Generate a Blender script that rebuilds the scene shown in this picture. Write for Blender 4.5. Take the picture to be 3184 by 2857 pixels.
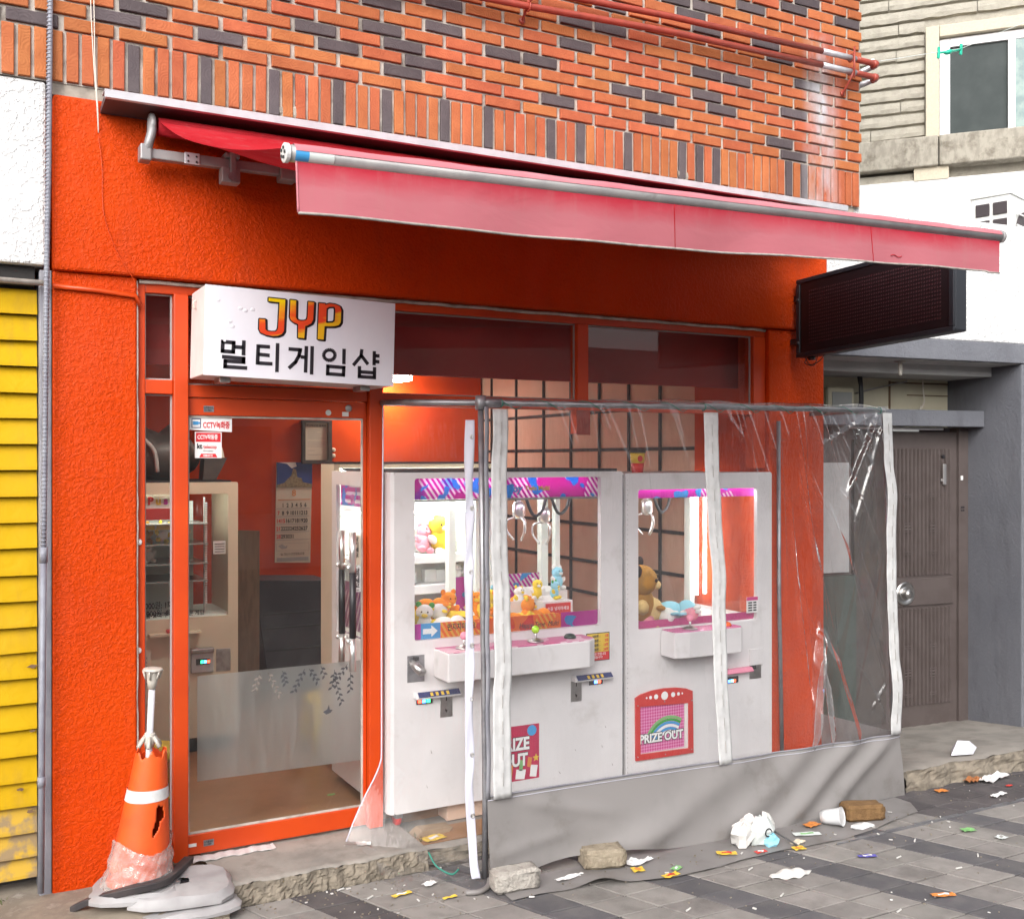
import bpy, bmesh, math, random
from mathutils import Vector, Matrix
from math import sin, cos, pi, radians, sqrt, exp
random.seed(7)
scene = bpy.context.scene
for o in list(bpy.data.objects):
    bpy.data.objects.remove(o, do_unlink=True)
COL = scene.collection

# ------------------------------------------------------------------ camera, sky, sun, exposure
cam_data = bpy.data.cameras.new("camera")
cam_data.sensor_fit = 'HORIZONTAL'; cam_data.sensor_width = 36.0; cam_data.lens = 36.834
cam_data.clip_start = 0.05; cam_data.clip_end = 500.0
cam = bpy.data.objects.new("camera", cam_data); COL.objects.link(cam)
cam.location = (0.0, -4.495, 1.77)
cam.rotation_euler = (radians(90.0), 0.0, radians(-28.286))
scene.camera = cam

SUN_EL, SUN_AZ = 34.0, 220.0          # azimuth clockwise from +Y: the light comes from in front of the shop, a little from the left
world = bpy.data.worlds.new("World"); scene.world = world; world.use_nodes = True
wn = world.node_tree.nodes; wl = world.node_tree.links
for n in list(wn): wn.remove(n)
w_out = wn.new("ShaderNodeOutputWorld"); w_bg = wn.new("ShaderNodeBackground")
w_sky = wn.new("ShaderNodeTexSky"); w_hsv = wn.new("ShaderNodeHueSaturation")
w_sky.sky_type = 'NISHITA'; w_sky.sun_disc = False
w_sky.sun_elevation = radians(SUN_EL); w_sky.sun_rotation = radians(SUN_AZ)
w_sky.air_density = 1.0; w_sky.dust_density = 4.0; w_sky.ozone_density = 1.0
w_hsv.inputs["Saturation"].default_value = 0.22
w_bg.inputs["Strength"].default_value = 0.15
wl.new(w_sky.outputs[0], w_hsv.inputs["Color"]); wl.new(w_hsv.outputs[0], w_bg.inputs["Color"]); wl.new(w_bg.outputs[0], w_out.inputs[0])

sun_data = bpy.data.lights.new("sun", 'SUN'); sun_data.energy = 1.15; sun_data.angle = radians(58.0); sun_data.color = (1.0, 0.965, 0.92)
sun = bpy.data.objects.new("sun", sun_data); COL.objects.link(sun)
_d = Vector((sin(radians(SUN_AZ)) * cos(radians(SUN_EL)), cos(radians(SUN_AZ)) * cos(radians(SUN_EL)), sin(radians(SUN_EL))))
sun.rotation_euler = _d.to_track_quat('Z', 'Y').to_euler(); sun.location = _d * 30

scene.view_settings.view_transform = 'Standard'; scene.view_settings.look = 'None'
scene.view_settings.exposure = .95; scene.view_settings.gamma = 1.0; scene.view_settings.use_curve_mapping = False
scene.render.engine = 'CYCLES'
cy = scene.cycles
cy.use_denoising = True; cy.max_bounces = 8; cy.diffuse_bounces = 4; cy.glossy_bounces = 4; cy.use_adaptive_sampling = True; cy.adaptive_threshold = .025
cy.transparent_max_bounces = 16; cy.transmission_bounces = 6; cy.sample_clamp_indirect = 6.0; cy.caustics_reflective = False; cy.caustics_refractive = False

# ------------------------------------------------------------------ materials
MATS = {}
def _new(name):
    m = bpy.data.materials.new(name); m.use_nodes = True
    nt = m.node_tree
    for n in list(nt.nodes): nt.nodes.remove(n)
    out = nt.nodes.new("ShaderNodeOutputMaterial")
    MATS[name] = m
    return m, nt, nt.nodes, nt.links, out
def _pos(nt, scale=None):
    g = nt.nodes.new("ShaderNodeNewGeometry")
    if scale is None: return g.outputs["Position"]
    mp = nt.nodes.new("ShaderNodeMapping"); mp.inputs["Scale"].default_value = scale
    nt.links.new(g.outputs["Position"], mp.inputs["Vector"]); return mp.outputs[0]
def _noise(nt, vec, scale, detail=4, rough=.55, dist=0):
    n = nt.nodes.new("ShaderNodeTexNoise"); n.inputs["Scale"].default_value = scale; n.inputs["Detail"].default_value = detail
    n.inputs["Roughness"].default_value = rough; n.inputs["Distortion"].default_value = dist
    nt.links.new(vec, n.inputs["Vector"]); return n.outputs["Fac"]
def _ramp(nt, fac, stops):
    r = nt.nodes.new("ShaderNodeValToRGB"); e = r.color_ramp.elements
    while len(e) < len(stops): e.new(0.5)
    for i, (p, c) in enumerate(stops): e[i].position = p; e[i].color = (*c, 1) if len(c) == 3 else c
    nt.links.new(fac, r.inputs[0]); return r.outputs[0]
def _mix(nt, fac, a, b, mode='MIX'):
    m = nt.nodes.new("ShaderNodeMix"); m.data_type = 'RGBA'; m.blend_type = mode
    for sock, v in ((m.inputs[0], fac), (m.inputs[6], a), (m.inputs[7], b)):
        if hasattr(v, 'links') or hasattr(v, 'is_linked'): nt.links.new(v, sock)
        elif isinstance(v, (int, float)): sock.default_value = v
        else: sock.default_value = (*v, 1)
    return m.outputs[2]
def _math(nt, op, a, b=0.0, clamp=False):
    m = nt.nodes.new("ShaderNodeMath"); m.operation = op; m.use_clamp = clamp
    for s, v in ((m.inputs[0], a), (m.inputs[1], b)):
        if isinstance(v, (int, float)): s.default_value = v
        else: nt.links.new(v, s)
    return m.outputs[0]
def _bump(nt, h, strength, dist=.01, normal=None):
    b = nt.nodes.new("ShaderNodeBump"); b.inputs["Strength"].default_value = strength; b.inputs["Distance"].default_value = dist
    nt.links.new(h, b.inputs["Height"])
    if normal is not None: nt.links.new(normal, b.inputs["Normal"])
    return b.outputs[0]
def _pbsdf(nt, out, rough=.6, metal=0., spec=.5):
    b = nt.nodes.new("ShaderNodeBsdfPrincipled"); b.inputs["Roughness"].default_value = rough
    b.inputs["Metallic"].default_value = metal; b.inputs["Specular IOR Level"].default_value = spec
    nt.links.new(b.outputs[0], out.inputs[0]); return b
def mat(name, col, rough=.6, metal=0., col2=None, vscale=6., vlo=.42, vhi=.62, bump=0., bscale=80., bdist=.004, spec=.5,
        dirt=None, dscale=2.5, dlo=.55, dhi=.75, rand=0., stretch=None, rvar=0.):
    m, nt, N, L, out = _new(name); b = _pbsdf(nt, out, rough, metal, spec)
    vec = _pos(nt, stretch); c = None
    if col2 is not None:
        c = _ramp(nt, _noise(nt, vec, vscale), [(vlo, col), (vhi, col2)])
    if dirt is not None:
        f = _ramp(nt, _noise(nt, _pos(nt), dscale, 8, .65), [(dlo, (0, 0, 0)), (dhi, (1, 1, 1))])
        c = _mix(nt, f, c if c is not None else col, dirt)
    if rand:
        oi = N.new("ShaderNodeObjectInfo"); h = N.new("ShaderNodeHueSaturation")
        v = _math(nt, 'MULTIPLY_ADD', oi.outputs["Random"], 2 * rand); v.node.inputs[2].default_value = 1 - rand
        L.new(v, h.inputs["Value"])
        hv = _math(nt, 'MULTIPLY_ADD', _math(nt, 'FRACT', _math(nt, 'MULTIPLY', oi.outputs["Random"], 17.3)), .024); hv.node.inputs[2].default_value = .488
        L.new(hv, h.inputs["Hue"])
        if c is None: h.inputs["Color"].default_value = (*col, 1)
        else: L.new(c, h.inputs["Color"])
        c = h.outputs[0]
    if c is None: b.inputs["Base Color"].default_value = (*col, 1)
    else: L.new(c, b.inputs["Base Color"])
    if rvar:
        r = _math(nt, 'MULTIPLY_ADD', _noise(nt, _pos(nt), 12, 5), rvar); r.node.inputs[2].default_value = rough - rvar / 2
        L.new(r, b.inputs["Roughness"])
    if bump:
        L.new(_bump(nt, _noise(nt, vec, bscale, 5, .6), bump, bdist), b.inputs["Normal"])
    return m
def emat(name, col, strength):
    m, nt, N, L, out = _new(name); e = N.new("ShaderNodeEmission"); e.inputs[0].default_value = (*col, 1); e.inputs[1].default_value = strength
    L.new(e.outputs[0], out.inputs[0]); return m
def clear(name, ior=1.45, tint=(1, 1, 1), haze=0.0, hazecol=(.8, .8, .8), rough=.02, bump=0., bscale=10., hscale=8., boost=1.0, stretch=None):
    """thin clear sheet: light passes straight through, the skin reflects, a little dust shows"""
    m, nt, N, L, out = _new(name)
    t = N.new("ShaderNodeBsdfTransparent"); t.inputs[0].default_value = (*tint, 1)
    g = N.new("ShaderNodeBsdfGlossy"); g.inputs["Roughness"].default_value = rough
    fr = N.new("ShaderNodeFresnel"); gm = N.new("ShaderNodeNewGeometry")
    io = _math(nt, 'MULTIPLY_ADD', gm.outputs["Backfacing"], 1 / ior - ior); io.node.inputs[2].default_value = ior; L.new(io, fr.inputs["IOR"])   # both skins of the sheet reflect alike
    if bump:
        nb = _bump(nt, _noise(nt, _pos(nt, stretch), bscale, 3, .5), bump, .02)
        L.new(nb, g.inputs["Normal"]); L.new(nb, fr.inputs["Normal"])
    f = _math(nt, 'MULTIPLY', fr.outputs[0], boost, True)
    mx = N.new("ShaderNodeMixShader"); L.new(f, mx.inputs[0]); L.new(t.outputs[0], mx.inputs[1]); L.new(g.outputs[0], mx.inputs[2])
    last = mx
    if haze:
        d = N.new("ShaderNodeBsdfDiffuse"); d.inputs[0].default_value = (*hazecol, 1)
        hz = _math(nt, 'MULTIPLY', _ramp(nt, _noise(nt, _pos(nt), hscale, 6, .6), [(.3, (.35, .35, .35)), (.75, (1, 1, 1))]), haze)
        m2 = N.new("ShaderNodeMixShader"); L.new(hz, m2.inputs[0]); L.new(mx.outputs[0], m2.inputs[1]); L.new(d.outputs[0], m2.inputs[2]); last = m2
    L.new(last.outputs[0], out.inputs[0]); return m
def stripes(name, base, cols, axis_vec, freq, duty=.5, rough=.4, second=None, glow=0.):
    """printed diagonal stripes in world space"""
    m, nt, N, L, out = _new(name); b = _pbsdf(nt, out, rough)
    vm = N.new("ShaderNodeVectorMath"); vm.operation = 'DOT_PRODUCT'; vm.inputs[1].default_value = axis_vec
    L.new(_pos(nt), vm.inputs[0])
    fr = _math(nt, 'FRACT', _math(nt, 'MULTIPLY', vm.outputs["Value"], freq))
    zone = _noise(nt, _pos(nt), 4.5, 1)
    st = _math(nt, 'MULTIPLY', _math(nt, 'GREATER_THAN', fr, 1 - duty), _math(nt, 'GREATER_THAN', zone, .48))
    c = _mix(nt, st, base, cols[0])
    if second:
        n2 = _math(nt, 'GREATER_THAN', _noise(nt, _pos(nt), second[1], 1), .58)
        c = _mix(nt, n2, c, second[0])
    L.new(c, b.inputs["Base Color"])
    if glow:
        t = N.new("ShaderNodeBsdfTranslucent"); L.new(c, t.inputs[0]); mx = N.new("ShaderNodeMixShader"); mx.inputs[0].default_value = glow
        L.new(b.outputs[0], mx.inputs[1]); L.new(t.outputs[0], mx.inputs[2]); L.new(mx.outputs[0], out.inputs[0])
    return m

# brick with pressed curls on the face
def brick_mat(name, col, col2, rand):
    m, nt, N, L, out = _new(name); b = _pbsdf(nt, out, .85, 0, .15)
    tc = N.new("ShaderNodeTexCoord"); oi = N.new("ShaderNodeObjectInfo")
    pos = _pos(nt)
    c = _ramp(nt, _noise(nt, pos, 9, 6, .7), [(.35, col), (.68, col2)])
    wht = _ramp(nt, _noise(nt, _pos(nt, (6, 6, 14)), 5, 8, .75), [(.66, (0, 0, 0)), (.80, (.45, .45, .45))])
    c = _mix(nt, wht, c, (.55, .50, .46))
    h = N.new("ShaderNodeHueSaturation"); L.new(c, h.inputs["Color"])
    v = _math(nt, 'MULTIPLY_ADD', oi.outputs["Random"], 2 * rand); v.node.inputs[2].default_value = 1 - rand; L.new(v, h.inputs["Value"])
    hu = _math(nt, 'MULTIPLY_ADD', _math(nt, 'FRACT', _math(nt, 'MULTIPLY', oi.outputs["Random"], 13.7)), .018); hu.node.inputs[2].default_value = .491; L.new(hu, h.inputs["Hue"])
    # silver spray paint blown over the corner
    sx = N.new("ShaderNodeSeparateXYZ"); L.new(pos, sx.inputs[0])
    dx = _math(nt, 'ABSOLUTE', _math(nt, 'SUBTRACT', sx.outputs[0], 4.43))
    band = _math(nt, 'SUBTRACT', 1.0, _math(nt, 'MULTIPLY', dx, 6.2), True)
    zt = _math(nt, 'MULTIPLY', _math(nt, 'SUBTRACT', 4.24, sx.outputs[2]), 9, True)
    sp = _math(nt, 'MULTIPLY', _math(nt, 'MULTIPLY', band, zt), _math(nt, 'MULTIPLY_ADD', _noise(nt, pos, 14, 4, .7), 2.4)); sp.node.inputs[1].default_value = 1
    nz = _math(nt, 'MULTIPLY_ADD', _noise(nt, _pos(nt, (9, 9, 3.5)), 1.0, 4, .6), 3.2); nz.node.inputs[2].default_value = -1.0
    sp = _math(nt, 'MULTIPLY', _math(nt, 'MULTIPLY', band, zt), nz, True)
    cc = _mix(nt, sp, h.outputs[0], (.55, .55, .58))
    L.new(cc, b.inputs["Base Color"])
    L.new(_math(nt, 'MULTIPLY', sp, .5), b.inputs["Metallic"])
    wv = N.new("ShaderNodeTexVoronoi"); wv.inputs["Scale"].default_value = 17; wv.feature = 'F1'
    L.new(_pos(nt, (1, .02, 1)), wv.inputs["Vector"])
    ring = _math(nt, 'SINE', _math(nt, 'MULTIPLY', wv.outputs["Distance"], 34))
    hgt = _math(nt, 'ADD', _math(nt, 'MULTIPLY', ring, .55), _noise(nt, pos, 160, 3))
    L.new(_bump(nt, hgt, .22, .003), b.inputs["Normal"])
    return m

def stucco(name, col, col2, rough=.42, bscale=42, strength=.5, dirt=None, dist=.012):
    m, nt, N, L, out = _new(name); b = _pbsdf(nt, out, rough, 0, .09)
    pos = _pos(nt)
    c = _ramp(nt, _noise(nt, pos, 2.2, 6, .6), [(.35, col), (.7, col2)])
    if dirt:
        f = _ramp(nt, _noise(nt, _pos(nt, (4, 4, 1.0)), 2.2, 8, .70), [(.52, (0, 0, 0)), (.74, (.62, .62, .62))])
        c = _mix(nt, f, c, dirt)
    pale = tuple(min(1., q * 1.12 + .012) for q in col2); dk = tuple(q * .80 for q in col)
    c = _mix(nt, _ramp(nt, _noise(nt, _pos(nt, (1, 1, .45)), 1.3, 7, .62), [(.52, (0, 0, 0)), (.66, (.8, .8, .8))]), c, pale)
    c = _mix(nt, _ramp(nt, _noise(nt, _pos(nt, (7, 7, .5)), 1.6, 5, .6), [(.60, (0, 0, 0)), (.80, (.55, .55, .55))]), c, dk)
    L.new(c, b.inputs["Base Color"])
    n1 = _noise(nt, pos, bscale, 3, .5, .8); n2 = _noise(nt, pos, bscale * 2.7, 3, .5); msk = _noise(nt, pos, 2.6, 3)
    hgt = _math(nt, 'MULTIPLY', _math(nt, 'ADD', _ramp(nt, n1, [(.42, (0, 0, 0)), (.62, (1, 1, 1))]), _math(nt, 'MULTIPLY', n2, .5)), _ramp(nt, msk, [(.3, (.35, .35, .35)), (.6, (1, 1, 1))]))
    L.new(_bump(nt, hgt, strength, dist), b.inputs["Normal"])
    return m

ORANGE, ORANGE2 = (.56, .054, .003), (.50, .042, .003)
stucco("orange_stucco", ORANGE, ORANGE2, .48, 58, .38, (.42, .05, .012))
mat("orange_paint", (.56, .054, .003), .42, 0, (.50, .044, .003), 3, bump=.06, bscale=30, dirt=(.40, .06, .02), dlo=.66, dhi=.85)
brick_mat("brick_orange", (.43, .135, .058), (.34, .096, .042), .12)
brick_mat("brick_dark", (.082, .066, .072), (.11, .09, .094), .16)
mat("mortar", (.47, .43, .385), .9, 0, (.33, .30, .27), 14, bump=.4, bscale=120, dirt=(.10, .085, .075), dscale=5, dlo=.5, dhi=.7)
mat("concrete", (.30, .275, .245), .88, 0, (.225, .208, .187), 5, bump=.35, bscale=70, dirt=(.17, .15, .13), dscale=6, dlo=.52, dhi=.8)
mat("concrete_edge", (.24, .205, .16), .95, 0, (.15, .128, .10), 22, bump=.3, bscale=60, bdist=.006)
mat("ledge_concrete", (.38, .34, .29), .9, 0, (.20, .175, .15), 9, bump=.5, bscale=60)
mat("dirt_ground", (.30, .255, .20), .95, 0, (.20, .165, .13), 7, bump=.5, bscale=50, dirt=(.36, .32, .27), dscale=14)
mat("white_stucco_flat", (.80, .80, .80), .8)
stucco("white_stucco", (.70, .70, .70), (.64, .64, .64), .75, 40, .55, None)
stucco("grey_stucco", (.135, .14, .16), (.16, .165, .185), .7, 45, .2, (.10, .10, .11))
mat("soffit_paint", (.42, .42, .42), .8, 0, (.36, .36, .36), 4, bump=.1, bscale=60)
stucco("yellow_paint", (.52, .325, .006), (.46, .27, .005), .55, 12, .12, (.33, .20, .03))
mat("yellow_flaked", (.48, .29, .015), .6, 0, (.25, .17, .08), 11, .46, .56, bump=.3, bscale=30)
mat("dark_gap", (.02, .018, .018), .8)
mat("grey_jamb", (.27, .27, .30), .6, 0, (.20, .20, .23), 6, bump=.2, bscale=50, dirt=(.08, .08, .08), dlo=.62, dhi=.7)
mat("grey_conduit", (.23, .24, .28), .5, 0, (.19, .19, .23), 20)
mat("cable_white", (.62, .57, .50), .6)
mat("rail_dirty_white", (.52, .49, .44), .6, 0, (.35, .32, .28), 14)
mat("red_pipe", (.33, .055, .035), .45, 0, (.26, .045, .03), 14, dirt=(.45, .22, .19), dscale=16, dlo=.66, dhi=.74)
mat("silver_paint", (.52, .53, .56), .4, .35, (.42, .42, .45), 16)
mat("cream_cladding", (.37, .345, .29), .85, 0, (.32, .298, .25), 14, bump=.35, bscale=26, bdist=.02)
mat("ledge_stone", (.34, .315, .265), .9, 0, (.26, .238, .20), 24, bump=.4, bscale=60, dirt=(.17, .15, .12), dscale=9, dlo=.5, dhi=.66, stretch=(1, 1, .5))
mat("cream_stone", (.52, .465, .36), .7, 0, (.47, .42, .325), 60)
mat("white_pvc", (.82, .82, .84), .35)
mat("white_plain", (.80, .80, .80), .6)
mat("ac_white", (.70, .71, .70), .5)
mat("ac_dark", (.05, .04, .045), .7)
mat("green_plastic", (.01, .42, .28), .4)
mat("brown_door", (.10, .080, .076), .55, 0, (.085, .067, .063), 8, bump=.1, bscale=40, dirt=(.18, .15, .14), dlo=.68, dhi=.8)
mat("chrome", (.74, .73, .72), .30, .9)
mat("steel", (.50, .49, .48), .35, 1., (.38, .37, .36), 20)
mat("galvanised", (.34, .34, .36), .45, .7, (.24, .24, .26), 12)
mat("aluminium", (.60, .60, .64), .4, .25, (.52, .52, .56), 10)
mat("awning_grey_metal", (.34, .33, .33), .45, .3, (.27, .26, .265), 9, dirt=(.15, .13, .12), dscale=6, dlo=.6, dhi=.8)
mat("hood_dark", (.055, .05, .06), .5)
mat("black_plastic", (.022, .021, .024), .4)
mat("black_matte", (.016, .014, .018), .7)
mat("led_housing", (.018, .020, .026), .38)
mat("led_panel", (.012, .008, .010), .35)
mat("led_dot", (.055, .022, .026), .3)
mat("ink_black", (.012, .010, .016), .5)
mat("ink_navy", (.02, .03, .12), .5)
mat("ink_red", (.62, .02, .03), .5)
mat("ink_white", (.82, .82, .82), .5)
mat("ink_grey", (.35, .33, .32), .6)
mat("ink_blue", (.05, .30, .62), .5)
mat("paper_white", (.74, .73, .72), .7, 0, (.68, .67, .66), 8)
mat("paper_cream", (.62, .55, .44), .7)
mat("sign_white", (.70, .70, .76), .42, 0, (.66, .66, .73), 4, bump=.12, bscale=11, bdist=.01)
mat("sign_side", (.74, .68, .66), .5, 0, (.66, .60, .58), 5)
mat("machine_white", (.70, .68, .685), .4, 0, (.65, .63, .635), 3, dirt=(.50, .475, .46), dscale=5, dlo=.56, dhi=.80, rvar=.15)
mat("machine_beige", (.60, .53, .40), .5, 0, (.55, .48, .36), 3)
mat("machine_inside", (.72, .76, .72), .6)
mat("prize_slot_white", (.74, .72, .70), .5)
mat("magenta_plain", (.52, .02, .36), .35)
mat("pink_panel", (.55, .06, .22), .3)
mat("red_plastic", (.55, .022, .018), .35)
mat("hatch_red", (.55, .03, .025), .35)
mat("orange_print", (.80, .17, .02), .4)
mat("wood_brown", (.17, .10, .055), .6, 0, (.13, .075, .04), 7, stretch=(6, 6, 1))
mat("navy_box", (.022, .020, .032), .55, 0, (.03, .028, .042), 5)
mat("interior_red", (.56, .058, .006), .7, 0, (.50, .046, .006), 3, spec=.12)
mat("interior_ceiling", (.40, .032, .024), .6, 0, (.35, .028, .022), 3)
mat("interior_tile", (.66, .47, .36), .6, 0, (.62, .42, .31), 3)
mat("interior_floor", (.30, .155, .075), .38, 0, (.26, .135, .065), 5, bump=.05, bscale=30)
mat("yellow_stool", (.62, .44, .02), .45)
mat("bag_dark", (.055, .042, .036), .5, 0, (.035, .028, .026), 9, bump=.3, bscale=16)
mat("cone_orange", (.78, .10, .012), .5, 0, (.72, .075, .012), 6, dirt=(.45, .07, .02), dlo=.6, dhi=.8)
mat("reflective_white", (.68, .68, .68), .35, 0, (.58, .58, .58), 25, bump=.2, bscale=30)
mat("umbrella_white", (.60, .60, .64), .4)
mat("umbrella_beige", (.48, .45, .40), .5)
mat("base_white", (.37, .36, .365), .6, 0, (.30, .288, .292), 6, bump=.12, bscale=25, dirt=(.25, .22, .22), dscale=9, dlo=.6, dhi=.78)
mat("black_rubber", (.04, .035, .038), .6, 0, (.06, .05, .05), 14)
mat("grey_tarp", (.225, .211, .206), .5, 0, (.20, .188, .183), 4, dirt=(.12, .10, .085), dscale=4, dlo=.55, dhi=.85, bump=.08, bscale=14)
mat("zip_white", (.56, .56, .56), .5, 0, (.49, .49, .49), 20, bump=.3, bscale=55)
mat("strap_white", (.54, .54, .62), .55)
mat("green_cord", (.03, .20, .15), .6)
mat("weight_pale", (.44, .41, .37), .95, 0, (.36, .33, .295), 20, bump=1., bscale=60, bdist=.015)
mat("weight_tan", (.36, .305, .225), .95, 0, (.26, .215, .155), 18, bump=1., bscale=60, bdist=.015)
mat("weight_brown", (.22, .125, .05), .9, 0, (.165, .09, .035), 18, bump=.8, bscale=70, bdist=.012)
mat("paver_light", (.245, .228, .213), .9, 0, (.205, .190, .178), 9, bump=.35, bscale=160, dirt=(.13, .118, .11), dscale=3.2, dlo=.52, dhi=.75, rand=.10)
mat("paver_dark", (.088, .084, .091), .88, 0, (.115, .108, .110), 9, bump=.35, bscale=160, dirt=(.09, .083, .078), dscale=5, dlo=.6, dhi=.8, rand=.12)
mat("paver_purple", (.07, .062, .065), .9, 0, (.095, .084, .084), 7, bump=.35, bscale=140, dirt=(.10, .085, .085), dscale=4, rand=.14)
mat("joint_sand", (.055, .05, .045), .95, 0, (.17, .155, .14), 26, .5, .6, bump=.6, bscale=140)
mat("asphalt", (.09, .085, .085), .9, 0, (.12, .115, .11), 12, bump=.3, bscale=120)
mat("scrap_white", (.60, .585, .56), .8)
mat("cup_clear", (.66, .67, .68), .3)
mat("wrap_yellow", (.68, .46, .05), .35); mat("wrap_orange", (.62, .22, .05), .35); mat("wrap_green", (.20, .44, .16), .4)
mat("wrap_blue", (.10, .09, .36), .4); mat("wrap_red", (.55, .04, .03), .4); mat("wrap_pale", (.60, .64, .62), .35)
mat("cardboard", (.33, .235, .15), .85, 0, (.27, .19, .12), 9)
mat("leaf_brown", (.32, .12, .04), .8)
mat("opposite_wall", (.46, .44, .42), .9, 0, (.39, .37, .355), 1.)
mat("opposite_glass", (.05, .06, .07), .1)
mat("meter_cream", (.58, .54, .40), .6, 0, (.52, .48, .36), 3)
mat("meter_glass", (.30, .31, .30), .2)
mat("green_duct", (.035, .055, .05), .5)
mat("dark_green", (.035, .055, .045), .6)
mat("plush_yellow", (.82, .60, .05), .95, bump=.7, bscale=170, bdist=.006, spec=.1); mat("plush_orange", (.80, .26, .02), .95, bump=.7, bscale=170, bdist=.006, spec=.1); mat("plush_white", (.80, .78, .74), .95, bump=.7, bscale=170, bdist=.006, spec=.1)
mat("plush_blue", (.30, .62, .74), .95, bump=.7, bscale=170, bdist=.006, spec=.1); mat("plush_green", (.06, .36, .07), .95, bump=.7, bscale=170, bdist=.006, spec=.1); mat("plush_brown", (.45, .22, .045), .95, bump=.7, bscale=170, bdist=.006, spec=.1)
mat("plush_dark", (.05, .035, .035), .95, bump=.7, bscale=170, bdist=.006, spec=.1); mat("plush_pink", (.74, .28, .34), .95, bump=.7, bscale=170, bdist=.006, spec=.1); mat("plush_tan", (.70, .50, .22), .95, bump=.7, bscale=170, bdist=.006, spec=.1)
clear("glass", 1.45, (.95, .96, .95), .010, (.75, .74, .72), .01)
clear("glass_machine", 1.4, (.97, .98, .98), .012, (.8, .8, .8), .01)
clear("pvc_clear", 1.5, (.97, .97, .975), .035, (.80, .79, .80), .06, .42, 2.6, 5., 2.3, (5, 5, .9))
clear("pvc_flap", 1.5, (.96, .955, .955), .05, (.80, .78, .77), .05, .30, 2.6, 5., 1.0, (5, 5, .9))
clear("pvc_roll", 1.5, (.95, .95, .95), .06, (.80, .78, .78), .05, .5, 3.0, 5., 2.4, (3, 3, 3))
clear("pvc_loose", 1.5, (.955, .95, .95), .05, (.78, .76, .75), .04, .16, 6., 6., .8)
def frosted():
    m, nt, N, L, out = _new("film_frosted")
    r = N.new("ShaderNodeBsdfRefraction"); r.inputs["IOR"].default_value = 1.03; r.inputs["Roughness"].default_value = .42; r.inputs[0].default_value = (.86, .87, .86, 1)
    d = N.new("ShaderNodeBsdfDiffuse"); d.inputs[0].default_value = (.42, .41, .39, 1); t = N.new("ShaderNodeBsdfTransparent"); t.inputs[0].default_value = (.9, .9, .9, 1)
    n = _ramp(nt, _noise(nt, _pos(nt, (9, 9, 1.2)), 2.5, 6, .6), [(.3, (.22, .22, .22)), (.8, (.42, .42, .42))])
    a = N.new("ShaderNodeMixShader"); L.new(n, a.inputs[0]); L.new(r.outputs[0], a.inputs[1]); L.new(d.outputs[0], a.inputs[2])
    b = N.new("ShaderNodeMixShader"); b.inputs[0].default_value = .18; L.new(a.outputs[0], b.inputs[1]); L.new(t.outputs[0], b.inputs[2])
    L.new(b.outputs[0], out.inputs[0])
frosted()
clear("wrap_film", 1.5, (.93, .91, .90), .42, (.74, .70, .67), .10, .9, 24., 26., 2.0)
clear("knob_clear", 1.45, (.9, .9, .9), .1)
emat("lamp_tube", (1., .93, .83), 52.); emat("lamp_white", (.97, 1., .97), 26.); emat("lamp_magenta", (1., .75, .98), 10.)
emat("led_red", (1., .05, .02), 6.); emat("led_green", (.02, 1., .25), 6.); emat("led_blue", (.05, .25, 1.), 8.); emat("led_cyan", (.1, .7, 1.), 6.)
stripes("print_magenta", (.55, .02, .38), [(.78, .75, .76)], (.82, 0, .57), 44, .45, .3, ((.06, .30, .60), 12.), .6)
stripes("print_purple", (.20, .02, .16), [(.55, .45, .52)], (0, .75, .45), 30, .4, .4)
stripes("print_orange", (.82, .16, .02), [(.80, .42, .05)], (.85, 0, .52), 42, .45, .3, ((.70, .03, .02), 8.), .3)
stripes("print_pinkwhite", (.55, .07, .24), [(.80, .62, .68)], (.25, .97, 0), 60, .55, .3)

# awning cloth: sun-bleached towards its hem, light glows through it
def cloth(name, red, pale, gradient=None):
    m, nt, N, L, out = _new(name)
    d = N.new("ShaderNodeBsdfDiffuse"); t = N.new("ShaderNodeBsdfTranslucent"); mx = N.new("ShaderNodeMixShader"); mx.inputs[0].default_value = .13
    n = _noise(nt, _pos(nt, (1.2, 1, 3)), 2.6, 6, .6)
    if gradient:
        tc = N.new("ShaderNodeTexCoord"); s = N.new("ShaderNodeSeparateXYZ"); L.new(tc.outputs["UV"], s.inputs[0])
        f = _math(nt, 'ADD', _math(nt, 'MULTIPLY', _math(nt, 'SUBTRACT', 1.0, s.outputs[1]), 1.9), _math(nt, 'MULTIPLY', _math(nt, 'SUBTRACT', n, .5), 1.0), True)
        c = _mix(nt, f, red, pale)
    else:
        c = _mix(nt, _ramp(nt, n, [(.4, (0, 0, 0)), (.7, (1, 1, 1))]), red, pale)
    st = _ramp(nt, _noise(nt, _pos(nt, (9, 9, 2)), 2, 6, .7), [(.52, (0, 0, 0)), (.85, (.4, .4, .4))])
    c = _mix(nt, st, c, (.38, .18, .18))
    L.new(c, d.inputs[0]); L.new(c, t.inputs[0])
    L.new(_bump(nt, _noise(nt, _pos(nt, (1, 1, 2.2)), 5, 3, .5, .6), .16, .03), d.inputs["Normal"])
    L.new(d.outputs[0], mx.inputs[1]); L.new(t.outputs[0], mx.inputs[2]); L.new(mx.outputs[0], out.inputs[0])
    return m
cloth("canopy_red", (.40, .018, .026), (.46, .03, .04))
cloth("valance_pink", (.42, .035, .055), (.43, .14, .165), True)
cloth("bar_pink", (.52, .18, .21), (.58, .24, .27))
mat("hem_grey", (.36, .33, .30), .9, 0, (.26, .24, .22), 30)

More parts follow.
